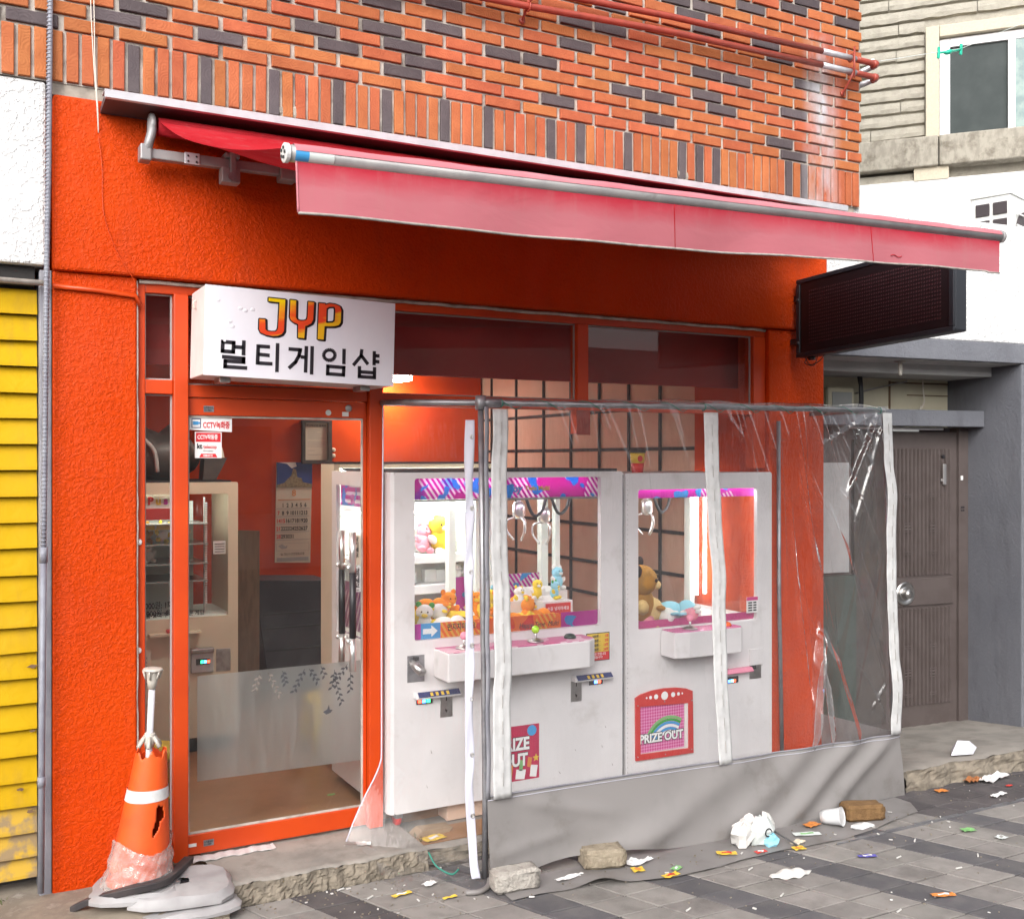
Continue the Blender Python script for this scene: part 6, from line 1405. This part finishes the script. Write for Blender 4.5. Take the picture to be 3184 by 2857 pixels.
for i_, (x, z, h_) in enumerate(((2.27, 1.241, .07), (2.62, 1.241, .06), (2.30, 1.071, .06), (2.42, 1.071, .075), (2.49, 1.071, .07))):
    o = box("prize_box", "machine_inside", None, x - .035, x + .035, .98, 1.035, z, z + h_, bevel=.003); centre(tag(o, ("pale prize box left of the pink plush toy", "pale prize box right of the big yellow plush toy", "pale prize box at the left of the lower cabinet shelf", "taller pale prize box in the middle of the lower shelf", "shorter pale prize box in the middle of the lower shelf")[i_], "box", "pale prize boxes in the cabinet"))

cal = thing("wall_calendar", "wall calendar for August with a blue picture on the red back wall", "calendar", (2.42, 3.69, .95))
CY = 3.688
MB().prism([(2.275, .955), (2.562, .942), (2.578, 1.748), (2.288, 1.748)], CY, CY + .008).build("sheet", "paper_cream", cal); box("picture", "calendar_sky", cal, 2.290, 2.577, CY - .003, CY - .0005, 1.548, 1.748)
MB().prism([(2.292, 1.549), (2.576, 1.549), (2.576, 1.572), (2.50, 1.59), (2.49, 1.62), (2.455, 1.63), (2.445, 1.69), (2.42, 1.70), (2.405, 1.64), (2.37, 1.61), (2.35, 1.585), (2.292, 1.57)], CY - .005, CY - .0035).build("picture_rock", "calendar_rock", cal)
MB().prism([(2.41, 1.70), (2.45, 1.715), (2.44, 1.747), (2.30, 1.747), (2.37, 1.735)], CY - .005, CY - .0035).build("picture_cloud", "paper_white", cal)
text("lettering", "8", "wrap_orange", cal, (2.428, CY - .002, 1.480), .07, align='CENTER', bold=.001)
box("rule", "wrap_orange", cal, 2.30, 2.56, CY - .002, CY - .0005, 1.448, 1.453)
for d in range(1, 32):
    c_ = d % 7; r_ = d // 7; text("lettering", str(d), "ink_red" if c_ == 0 or d == 15 else "ink_black", cal, (2.303 + c_ * .0365, CY - .002, 1.392 - r_ * .062), .044, align='CENTER', sx=.8, bold=.0012)
for r_ in range(5): box("rule", "ink_grey", cal, 2.285, 2.555, CY - .002, CY - .0005, 1.378 - r_ * .062, 1.382 - r_ * .062)
MB().frame(2.285, 2.552, 1.045, 1.105, 2.287, 2.55, 1.047, 1.103, CY - .002, CY - .0005).build("advert", "ink_grey", cal); MB().prism([(2.30, 1.085), (2.33, 1.10), (2.36, 1.08), (2.375, 1.09), (2.37, 1.065), (2.33, 1.06)], CY - .002, CY - .0005).build("advert", "ink_grey", cal)
text("lettering", "Sh 마산수산업협동조합", "ink_black", cal, (2.32, CY - .002, 1.010), .024, sx=.85); box("advert", "ink_grey", cal, 2.288, 2.548, CY - .002, CY - .0005, .962, .992)
cf = thing("framed_certificate", "framed certificate with a dark frame on the red back wall", "frame", (2.61, 3.69, 1.74))
MB().frame(2.490, 2.735, 1.735, 2.085, 2.515, 2.705, 1.765, 2.065, 3.66, 3.698).build("frame", "bag_dark", cf); box("paper", "paper_cream", cf, 2.514, 2.706, 3.685, 3.695, 1.764, 2.066)
text("lettering", "게임제공업 등록증", "ink_black", cf, (2.61, 3.683, 2.035), .022, align='CENTER')
for i, w_ in enumerate((.10, .08, .11, .10, .14, .0, .15, .15, .12, .0, .06, .0, .11)):
    if w_: box("text_line", "ink_grey", cf, 2.54, 2.54 + w_, 3.683, 3.6845, 2.005 - .0165 * i, 2.008 - .0165 * i)
for z in (1.847, 1.80):
    o = MB().lathe([(.018, 0), (.018, .012), (.012, .016)], (2.757, 3.699, z), 14, Matrix.Rotation(pi / 2, 3, 'X')).build("wall_switch", "paper_cream", None, smooth=True); tag(centre(o), "round cream wall switch, %s of the two beside the framed certificate" % ("upper" if z > 1.82 else "lower"), "switch")
o = box("small_tag", "paper_cream", None, 1.70, 1.722, 3.695, 3.6995, 1.70, 1.724); tag(centre(o), "small cream tag stuck on the red back wall", "tag")
o = MB().prism([(1.71, .11), (1.865, .11), (1.867, 1.285), (1.725, 1.292)], 2.60, 2.62).build("wooden_board", "wood_brown", None); tag(centre(o), "brown wooden board leaning behind the push machine", "board")
nv = thing("dark_cabinet", "dark navy slanted cabinet standing below the calendar", "cabinet", (2.2, 2.9, .1))
MB().prism([(2.02, .11), (2.47, .11), (2.47, .885), (1.905, .915)], 2.9, 3.3).build("body", "navy_box", nv, bevel=.006)
for z in (.66, .56, .40): box("drawer_line", "black_matte", nv, 1.96 + (.9 - z) * .05, 2.46, 2.892, 2.8985, z, z + .012)
def stool(x, y, lab_):
    s_ = thing("plastic_stool", lab_, "stool", (x, y, .1), "yellow plastic stools")
    MB().lathe([(.14, 0), (.145, .01), (.135, .035), (.12, .04)], (x, y, .385), 20).build("seat", "yellow_stool", s_, smooth=True)
    for k in range(4):
        a = pi / 4 + k * pi / 2; d = Vector((cos(a), sin(a), 0)); p = Vector((x, y, 0)) + d * .115; q = Vector((x, y, 0)) + d * .17
        b = MB(); b.tube([(p.x, p.y, .40), (q.x, q.y, .104)], [.026, .020], 8); b.build("leg", "yellow_stool", s_, smooth=True)
    MB().tube([(x + .15 * cos(t), y + .15 * sin(t), .22) for t in [2 * pi * k / 20 for k in range(21)]], .008, 6).build("brace", "yellow_stool", s_, smooth=True)
stool(.84, .62, "yellow plastic stool behind the narrow side window"); stool(1.93, 1.32, "yellow plastic stool against the side of the wide crane machine")
nt_ = thing("machine_notice", "paper notice with printed columns behind the narrow side window", "notice", (.95, 1.15, .45))
box("sheet", "paper_cream", nt_, .79, .93, 1.20, 1.204, .50, .78)
for k in range(5):
    for r_ in range(7): box("printed_mark", "ink_grey", nt_, .805 + .024 * k, .815 + .024 * k, 1.1975, 1.1990, .60 + .022 * r_, .612 + .022 * r_)
o = MB().prism([(.77, .11), (.96, .11), (.96, .50), (.77, .50)], 1.21, 1.24).build("display_stand", "machine_beige", None); tag(centre(o), "beige stand under the printed notice", "stand")
cl_ = thing("ceiling_lamp", "bright white lamp on the shop ceiling beside the sign", "lamp", (3.2, 3.3, 2.36))
box("tray", "white_plain", cl_, 3.06, 3.32, 3.36, 3.60, 2.447, 2.4845); box("lit_panel", "lamp_tube", cl_, 3.07, 3.31, 3.37, 3.59, 2.41, 2.4465)
fill_lamp = thing("ceiling_lamp", "added fill lamp on the ceiling behind the sign, just inside the door", "lamp", (1.35, .8, 2.4))  # unseen lamp put in to brighten the room, hidden by the sign
box("tray", "white_plain", fill_lamp, 1.12, 1.58, .74, .86, 2.44, 2.4845); box("lit_panel", "lamp_tube", fill_lamp, 1.13, 1.57, .75, .85, 2.405, 2.4395)
o = MB().prism([(1.66, .1015), (1.69, .1015), (1.70, .104), (1.67, .104)], .52, .54).build("green_wrapper", "wrap_green", None); tag(centre(o), "tiny green wrapper on the shop floor behind the door glass", "wrapper")

# ------------------------------------------------------------------ traffic cone with an umbrella pole, broken umbrella base
cn = thing("traffic_cone", "battered orange traffic cone with a torn hole and plastic film round its foot", "traffic cone", (.665, -.30, .14))
CB, CT = Vector((.655, -.20, .134)), Vector((.700, -.215, .625))
def conept(t, a):
    c = CB.lerp(CT, t); r = lerp(.120, .057, max(t, 0.) ** .9) - min(t, 0.) * .1; return c + Vector((cos(a) * r, sin(a) * r, 0))
NU, NV = 96, 72; b = MB(); random.seed(2)
for j in range(NV + 1):
    for i in range(NU):
        p = conept(j / NV, 2 * pi * i / NU)
        if j >= NV - 2: p.z += (.013 * sin(i * .38) + .006 * sin(i * .9 + 1)) * (j - NV + 2) / 2
        b.v.append(tuple(p))
RIM = [(.800, .59), (.815, .61), (.865, .595), (.875, .50), (.835, .485), (.828, .44), (.812, .40), (.778, .375), (.785, .43), (.792, .485), (.806, .50)]     # torn hole: share of the turn, share of the height
def torn(x, y):
    c = False
    for k in range(len(RIM)):
        (x0, y0), (x1, y1) = RIM[k - 1], RIM[k]
        if (y0 > y) != (y1 > y) and x < (x1 - x0) * (y - y0) / (y1 - y0) + x0: c = not c
    return c
for j in range(NV):
    for i in range(NU):
        if torn((i + .5) / NU, (j + .5) / NV): continue
        b.f.append((j * NU + i, j * NU + (i + 1) % NU, (j + 1) * NU + (i + 1) % NU, (j + 1) * NU + i))
b.build("shell", "cone_orange", cn, smooth=True, solid=.004)
b = MB()
for j in range(3):
    for i in range(NU + 1):
        p = conept(lerp(.645, .735, j / 2), 2 * pi * i / NU); c = CB.lerp(CT, lerp(.645, .735, j / 2)); b.v.append(tuple(c + (p - c) * 1.06))
for j in range(2): b.f += [(j * (NU + 1) + i, j * (NU + 1) + i + 1, (j + 1) * (NU + 1) + i + 1, (j + 1) * (NU + 1) + i) for i in range(NU)]
b.build("reflective_band", "reflective_white", cn, smooth=True)
random.seed(5)
b = MB(); NW = 90
for j in range(15):
    for i in range(NW + 1):
        t = lerp(-.02, .30 + .05 * sin(i * .14 + 1.0), j / 14); c = CB.lerp(CT, t); p = conept(t, 2 * pi * i / NW)
        k = 1.10 + .035 * sin(j * 1.1 + i * .13) + .03 * sin(i * .45 + j * .8) * (1 - j / 16) + .02 * sin(i * 1.7 - j * 1.2) + (.10 + .05 * sin(i * .5) if j == 0 else 0)
        q = c + (p - c) * k; b.v.append((q.x, q.y, q.z + random.uniform(-.004, .004)))
for j in range(14): b.f += [(j * (NW + 1) + i, j * (NW + 1) + i + 1, (j + 1) * (NW + 1) + i + 1, (j + 1) * (NW + 1) + i) for i in range(NW)]
b.build("wrapped_film", "wrap_film", cn, smooth=True)
pl = thing("umbrella_pole", "white broken umbrella pole standing in the traffic cone", "pole", (.672, -.32, .2))
p0, p1 = Vector((.672, -.205, .16)), Vector((.704, -.225, .945)); d = (p1 - p0).normalized()
MB().tube([p0, p1], .0125, 14).build("shaft", "umbrella_white", pl, smooth=True)
xa = d.cross(Vector((0, 1, 0))).normalized(); ya = d.cross(xa); mR = Matrix((xa, ya, d)).transposed()
MB().lathe([(.016, -.05), (.020, -.02), (.024, .01), (.028, .02)], p1 - d * .02, 16, mR).build("hub", "umbrella_beige", pl, smooth=True)
MB().lathe([(.036, 0), (.040, .004), (.034, .010), (.015, .012)], p1, 12, mR).build("hub_cap", "umbrella_beige", pl, smooth=True)
for k in range(6):
    a = k * pi / 3; b = MB(); b.tube([p1 + mR @ Vector((.036 * cos(a), .036 * sin(a), .002)), p1 + mR @ Vector((.026 * cos(a), .026 * sin(a), -.03))], .004, 6); b.build("rib_stub", "umbrella_beige", pl, smooth=True)
q0 = p0.lerp(p1, .66)
MB().lathe([(.018, -.03), (.021, -.01), (.021, .022), (.017, .026)], q0, 16, mR).build("runner", "umbrella_beige", pl, smooth=True)
for k in range(6):
    a = k * pi / 3 + .3; b = MB(); b.tube([q0 + mR @ Vector((.018 * cos(a), .018 * sin(a), .012)), q0 + mR @ Vector((.046 * cos(a), .046 * sin(a), -.026))], [.007, .0085], 6); b.build("stretcher_stub", "umbrella_beige", pl, smooth=True)

def base_slab(name, lab_, cx, cy, z, sx, sy, h_, rz, tilt, seed, hole=True):
    rr = random.Random(seed); t = thing(name, lab_, "parasol stand", (cx, cy, z - h_)); b = MB(); n = 20; R = rot(tilt[0], tilt[1], rz)
    out = []
    for k in range(n):
        a = 2 * pi * k / n; e = 5.0; ca, sa = cos(a), sin(a); r = (abs(ca) ** e + abs(sa) ** e) ** (-1 / e) * rr.uniform(.95, 1.03); out.append((ca * r * sx, sa * r * sy))
    rings = [(.72, -h_), (1.0, -h_ * .70), (1.0, -h_ * .42), (.90, -.004), (.885, 0), (.16, .003)] if hole else [(.7, -h_), (1, -h_ * .6), (1., -h_ * .35), (.9, -.003), (.88, 0), (.1, .0)]
    for s_, zz_ in rings:
        for (a, c) in out:
            p = R @ Vector((a * s_, c * s_, zz_ + rr.uniform(-.003, .003))); b.v.append((cx + p.x, cy + p.y, z + p.z))
    for j in range(len(rings) - 1): b.f += [(j * n + k, j * n + (k + 1) % n, (j + 1) * n + (k + 1) % n, (j + 1) * n + k) for k in range(n)]
    if not hole: b.f.append(tuple((len(rings) - 1) * n + k for k in range(n)))
    b.f.append(tuple(range(n - 1, -1, -1)))
    b.build("casting", "base_white", t, auto=True)
    if hole:
        p = R @ Vector((0, 0, -.012)); MB().lathe([(.17 * sx, 0), (.17 * sx, .004)], (cx + p.x, cy + p.y, z + p.z), 16, R).build("socket", "black_matte", t)
    return t
base_slab("parasol_stand", "white cracked parasol stand with a round socket in front of the cone", .80, -.275, .122, .200, .150, .060, radians(-8), (.05, .02), 3)
base_slab("parasol_stand", "white parasol stand beneath the traffic cone", .645, -.215, .128, .165, .15, .05, radians(-14), (.0, .0), 6, False)
base_slab("parasol_stand", "lowest white parasol stand lying under the cracked one", .81, -.33, .062, .20, .130, .05, radians(-2), (.0, -.02), 8, False)
br = MB(); pth = spl([(.41, -.20, .07), (.48, -.25, .11), (.60, -.335, .155), (.72, -.325, .16), (.80, -.22, .155), (.872, -.075, .135)], 8)
R_ = [.010 + .008 * min(1, i / 14) for i in range(len(pth))]
for i, p in enumerate(pth):
    t_ = (pth[min(i + 1, len(pth) - 1)] - pth[max(i - 1, 0)]).normalized(); s_ = t_.cross(Vector((0, 0, 1))).normalized(); w_ = R_[i] * 1.15
    br.v += [tuple(p + s_ * w_ + Vector((0, 0, .007))), tuple(p - s_ * w_ + Vector((0, 0, .007))), tuple(p - s_ * w_ * .8 + Vector((0, 0, -.022))), tuple(p + s_ * w_ * .8 + Vector((0, 0, -.022)))]
for i in range(len(pth) - 1): br.f += [(i * 4 + k, i * 4 + (k + 1) % 4, (i + 1) * 4 + (k + 1) % 4, (i + 1) * 4 + k) for k in range(4)]
br.f += [(3, 2, 1, 0), tuple(len(br.v) - 4 + k for k in range(4))]
o = br.build("rubber_bar", "black_rubber", None, bevel=.004); tag(centre(o), "bent black rubber bar lying across the white parasol stands", "rubber bar")

# ------------------------------------------------------------------ bricks weighing the tarpaulin down
def weight(x, y, z, sx, sy, sz, rz, m, lab_, seed, tilt=0.):
    bm = bmesh.new(); bmesh.ops.create_cube(bm, size=1); bmesh.ops.scale(bm, vec=(sx, sy, sz), verts=bm.verts)
    bmesh.ops.subdivide_edges(bm, edges=bm.edges[:], cuts=5, use_grid_fill=True); bmesh.ops.bevel(bm, geom=[e for e in bm.edges if len(e.link_faces) == 2 and e.calc_face_angle() > .5], offset=.010, segments=2, affect='EDGES')
    rr = random.Random(seed)
    for v in bm.verts: v.co += Vector((rr.uniform(-1, 1), rr.uniform(-1, 1), rr.uniform(-1, 1))) * .0022
    R = rot(0, tilt, rz).to_4x4()
    me = bpy.data.meshes.new("loose_brick"); bm.to_mesh(me); bm.free()
    for p in me.polygons: p.use_smooth = True
    me.materials.append(MATS[m]); o = bpy.data.objects.new("loose_brick", me); COL.objects.link(o); o.matrix_world = Matrix.Translation((x, y, z + sz / 2)) @ R
    return tag(o, lab_, "brick", "bricks weighing down the tarpaulin")
weight(2.055, -.700, .006, .20, .09, .085, radians(-6), "weight_pale", "pale loose brick at the left corner of the grey skirt", 1)
weight(2.50, -.675, .012, .19, .115, .080, radians(-14), "weight_tan", "tan loose brick holding down the skirt middle", 2)
weight(3.955, -.775, .008, .20, .105, .075, radians(-20), "weight_brown", "brown loose brick near the right end of the grey skirt", 3)

# ------------------------------------------------------------------ litter
random.seed(90)
def wrapper(x, y, lx, ly, rz, m, lab_, cat="wrapper", z=.004, crumple=.008, name="wrapper", band=None, grp=None, nx=8, ny=5):
    t = thing(name, lab_, cat, (x, y, z), grp); R = rot(0, 0, rz); ph = random.uniform(0, 6)
    def fn(u, v, dz=0.):
        p = R @ Vector(((u - .5) * lx, (v - .5) * ly, 0)); return (x + p.x, y + p.y, z + .002 + dz + crumple * (abs(sin(u * 6 + ph)) * .5 + abs(sin(v * 5 + u * 4 + ph)) * .5) * random.uniform(.8, 1.2))
    MB().grid(fn, nx, ny).build("sheet", m, t, solid=.0012)
    if band:
        o = len(band); random.seed(int(x * 100))
        MB().grid(lambda u, v: fn(.25 + u * .5, .3 + v * .4, .0022), 4, 3).build("print", band, t, solid=.0006)
    return t
W = [(1.60, -.155, .075, .052, -.3, "wrap_pale", "pale foil sachet lying on the concrete doorstep", .088, None),
 (1.62, -.54, .105, .026, .12, "wrap_yellow", "yellow and white strip wrapper in front of the doorstep", .004, "paper_white"),
 (1.78, -.66, .075, .018, .05, "wrap_yellow", "narrow bright yellow strip near the foot of the strap", .004, None),
 (1.76, -.50, .07, .045, .4, "paper_white", "crumpled white tissue in front of the flap", .004, None),
 (2.60, -.80, .065, .055, -.3, "wrap_yellow", "yellow sachet beside the tan brick on the tarp", .012, "wrap_orange"),
 (2.70, -.90, .10, .04, .1, "wrap_yellow", "yellow packet beneath the green one on the pavers", .004, "wrap_red"),
 (2.76, -.86, .065, .04, .4, "wrap_green", "green packet overlapping the yellow one on the pavers", .008, "wrap_pale"),
 (3.06, -.83, .11, .045, -.5, "wrap_yellow", "yellow candy wrapper left of the crumpled trash bag", .010, "wrap_red"),
 (3.21, -.885, .07, .03, -.1, "wrap_red", "small red and white packet under the trash bag", .008, "paper_white"),
 (3.40, -.925, .07, .05, -.2, "wrap_yellow", "small yellow wrapper at the end of the black straw", .004, "wrap_orange"),
 (3.44, -.875, .09, .05, .3, "paper_cream", "cream paper scrap beside the black straw", .006, None),
 (3.55, -.82, .16, .05, -.35, "wrap_pale", "long pale green wrapper right of the trash bag", .010, "wrap_green"),
 (3.66, -.74, .10, .06, .15, "wrap_orange", "mustard wrapper left of the clear cup", .012, None),
 (3.60, -1.14, .105, .035, -.35, "wrap_blue", "dark blue snack wrapper on the pale pavers", .004, "paper_white"),
 (3.55, -1.585, .12, .04, -.35, "wrap_orange", "orange candy wrapper near the bottom of the picture", .004, "paper_white"),
 (4.28, -1.13, .08, .05, -.3, "wrap_green", "bright green wrapper on the dark paver band", .004, None),
 (4.33, -1.27, .06, .05, .1, "wrap_pale", "pale printed sachet near the right edge", .004, "ink_grey"),
 (4.66, -.665, .08, .05, -.2, "wrap_orange", "mustard scrap by the broken kerb edge", .004, None),
 (5.05, -.78, .05, .02, -.1, "wrap_red", "red scrap on the purple pavers at the right", .004, None),
 (1.93, -.16, .13, .075, .2, "wrap_yellow", "yellow snack bag lying behind the clear flap", .058, "paper_white"),
 (2.66, -.74, .16, .04, .25, "paper_white", "white paper strip tucked under the skirt edge", .012, None),
 (2.30, -.735, .17, .035, .1, "paper_white", "torn white paper between the two left bricks", .012, None),
 (2.62, -.72, .10, .05, .5, "paper_white", "dirty white paper right of the tan brick", .012, None)]
for (x, y, lx, ly, rz, m, lab_, z, bd) in W: wrapper(x, y, lx * .82, ly * .82, rz, m, lab_, "wrapper" if "paper" not in lab_ and "tissue" not in lab_ else "paper", z, (.006 if m.startswith("wrap") else .009), "wrapper", bd)
# white plastic lid, seagull shaped on the pavement
t = thing("plastic_plate", "white bent plastic plate lying on the dark paver band", "plate", (3.16, -1.13, .004))
MB().grid(lambda u, v: (3.06 + u * .20, -1.13 + (v - .5) * .085 * sin(pi * min(1, max(0., .08 + u * .9))) - .03 * (u - .5), .006 + .022 * sin(pi * v) * sin(pi * u) + .004 * sin(u * 20)), 18, 8).build("plate", "scrap_white", t, smooth=True, solid=.0015)
# crumpled trash bag
tb = thing("trash_bag", "crumpled white plastic bag with black symbols against the grey skirt", "plastic bag", (3.27, -.78, .01))
def crumpled(cx, cy, cz, r, seed, m, parent, name, nu=10, nv=7, amp=.24):
    rr = random.Random(seed); b = MB(); b.sphere((cx, cy, cz), r, nu, nv)
    b.v = [tuple(Vector((cx, cy, cz)) + (Vector(p) - Vector((cx, cy, cz))) * rr.uniform(1 - amp, 1 + amp)) for p in b.v]; b.v = [(x, y, max(z, .006)) for x, y, z in b.v]
    return b.build(name, m, parent)
crumpled(3.20, -.775, .055, (.062, .05, .06), 1, "scrap_white", tb, "paper_ball"); crumpled(3.29, -.80, .06, (.06, .05, .07), 2, "wrap_pale", tb, "bag_body"); crumpled(3.31, -.84, .03, (.035, .03, .03), 3, "wrap_blue" if False else "plush_blue", tb, "blue_corner")
crumpled(3.36, -.75, .06, (.05, .03, .06), 4, "scrap_white", tb, "bag_ear"); crumpled(3.26, -.745, .10, (.04, .03, .03), 5, "plush_pink" if False else "sign_side", tb, "bag_knot")
MB().tube([(3.285 + .018 * cos(a), -.853, .075 + .018 * sin(a)) for a in [2 * pi * k / 14 for k in range(12)]], .003, 5).build("symbol", "ink_black", tb)
b = MB(); b.tube([(3.36, -.80, .055), (3.415, -.905, .010)], .004, 6); o = b.build("black_straw", "black_plastic", None); tag(centre(o), "short black straw leaning out of the white bag", "straw")
pc = thing("plastic_cup", "translucent white plastic cup lying on its side on the tarp", "cup", (3.75, -.80, .01))
Rm = rot(0, radians(78), radians(-62)); c0 = Vector((3.755, -.775, .048))
MB().lathe([(.030, -.05), (.034, -.02), (.040, .03), (.044, .046), (.046, .050), (.043, .050), (.039, .03), (.028, -.046)], c0, 22, Rm).build("cup", "cup_clear", pc, smooth=True)
MB().lathe([(.0425, .044), (.0425, .0455)], c0, 22, Rm).build("lid", "reflective_white", pc)
crumpled(3.86, -.86, .012, (.07, .03, .012), 14, "reflective_white", pc, "film_scrap")
# paper boat on the side step, leaf, flat cardboard by the caster
pb = thing("folded_paper", "pale blue folded paper lying on the concrete side step", "paper", (5.1, -.45, .11))
b = MB(); X, Y_, Z_ = 5.05, -.44, .112
b.add([(X - .10, Y_ - .05, Z_), (X + .02, Y_ - .10, Z_ + .005), (X + .14, Y_ - .03, Z_ + .01), (X + .03, Y_ + .05, Z_ + .005), (X - .01, Y_ - .02, Z_ + .065), (X + .09, Y_ - .02, Z_ + .05)], [(0, 1, 4), (1, 5, 4), (1, 2, 5), (0, 4, 3), (4, 5, 3), (5, 2, 3)])
b.build("paper", "sign_white", pb, solid=.002)
wrapper(5.75, -.52, .12, .05, -.2, "paper_white", "white paper at the right end of the side step", "paper", .11, .02, "paper_scrap")
wrapper(4.95, -.63, .12, .06, .3, "leaf_brown", "dry brown leaf against the broken kerb", "leaf", .004, .02, "dry_leaf"); wrapper(5.08, -.66, .22, .07, .15, "paper_white", "spread of torn white tissue beside the dry leaf", "paper", .004, .02, "paper_scrap")
wrapper(4.86, -.86, .11, .03, .1, "paper_white", "small white paper strip on the purple pavers", "paper", .004, .012, "paper_scrap")
o = MB().prism([(1.86, .056), (2.03, .056), (2.05, .075), (1.90, .082)], -.11, -.03).build("cardboard_piece", "cardboard", None); tag(centre(o), "flat piece of cardboard beneath the wide crane machine", "cardboard")
o = MB().box(2.08, 2.42, .02, .16, .058, .16).build("pink_box", "interior_tile", None, bevel=.004); tag(centre(o), "pinkish carton pushed under the wide crane machine", "carton")
# fine scraps and grit
def bits(name, m, n, reg, smin, smax, seed, lmax=3.2):
    rr = random.Random(seed); b = MB()
    for _ in range(n):
        x0, x1, y0, y1, z0 = rr.choice(reg); x, y = rr.uniform(x0, x1), rr.uniform(y0, y1); s_ = rr.uniform(smin, smax); a = rr.uniform(0, pi); l = s_ * rr.uniform(1, lmax)
        b.obox((x, y, z0 + .003), (l, s_, rr.uniform(.002, .005)), rot(rr.uniform(-.2, .2), rr.uniform(-.2, .2), a))
    return stuff(b.build(name, m, None))
REG = [(1.1, 1.95, -.72, -.34, .0), (1.1, 2.1, -.9, -.34, .0), (2.6, 4.6, -1.8, -.95, .0), (3.2, 4.4, -1.1, -.85, .004), (4.5, 5.8, -1.0, -.62, .0), (2.0, 4.2, -.88, -.68, .008)]
bits("paper_scraps", "scrap_white", 55, REG, .003, .008, 1); bits("grit", "concrete_edge", 420, REG + [(1.0, 1.8, -.42, -.33, 0), (4.5, 6.0, -.68, -.6, 0), (1.85, 4.3, -.28, -.1, .055)], .002, .006, 2, 1.5)
BUTTS = [(1.42, -.37, .3, "cigarette butt lying close against the doorstep edge"), (1.50, -.50, .5, "cigarette butt left of the yellow and white strip"), (1.20, -.60, .2, "cigarette butt nearest the parasol stands"),
 (2.56, -1.20, .4, "cigarette butt in front of the tan brick at the picture bottom"), (2.98, -1.27, .5, "cigarette butt below the yellow candy wrapper"), (3.28, -1.60, .3, "cigarette butt left of the orange candy wrapper"), (3.72, -1.21, .2, "cigarette butt right of the blue snack wrapper"),
 (3.85, -1.42, -.1, "cigarette butt between the blue and orange wrappers"), (3.95, -1.10, .6, "cigarette butt left of the bright green wrapper"), (4.20, -1.50, 0, "cigarette butt below the pale printed sachet at the right"), (3.05, -1.0, .4, "cigarette butt just left of the white bent plate"), (4.05, -1.36, .7, "cigarette butt below the bright green wrapper")]
for (x, y, a, lab_) in BUTTS:
    b = MB(); b.tube([(x - .016 * cos(a), y - .016 * sin(a), .005), (x + .016 * cos(a), y + .016 * sin(a), .005)], .0035, 7); o = b.build("cigarette_butt", "scrap_white", None)
    tag(centre(o), lab_, "cigarette butt", "cigarette butts scattered on the pavement")
# tufts at the foot of the wall
b = MB(); rr = random.Random(6)
for _ in range(60):
    x = rr.choice((rr.uniform(.1, .2), rr.uniform(1.80, 1.88))); y = rr.uniform(-.03, .03) if x < 1 else rr.uniform(-.20, -.05); z = .06; h_ = rr.uniform(.01, .03); a = rr.uniform(0, 6.28)
    b.add([(x, y, z), (x + .004, y, z), (x + .012 * cos(a), y + .012 * sin(a), z + h_)], [(0, 1, 2)])
mat("weed", (.08, .09, .03), .8); stuff(b.build("weed_tufts", "weed", None))

set_type()
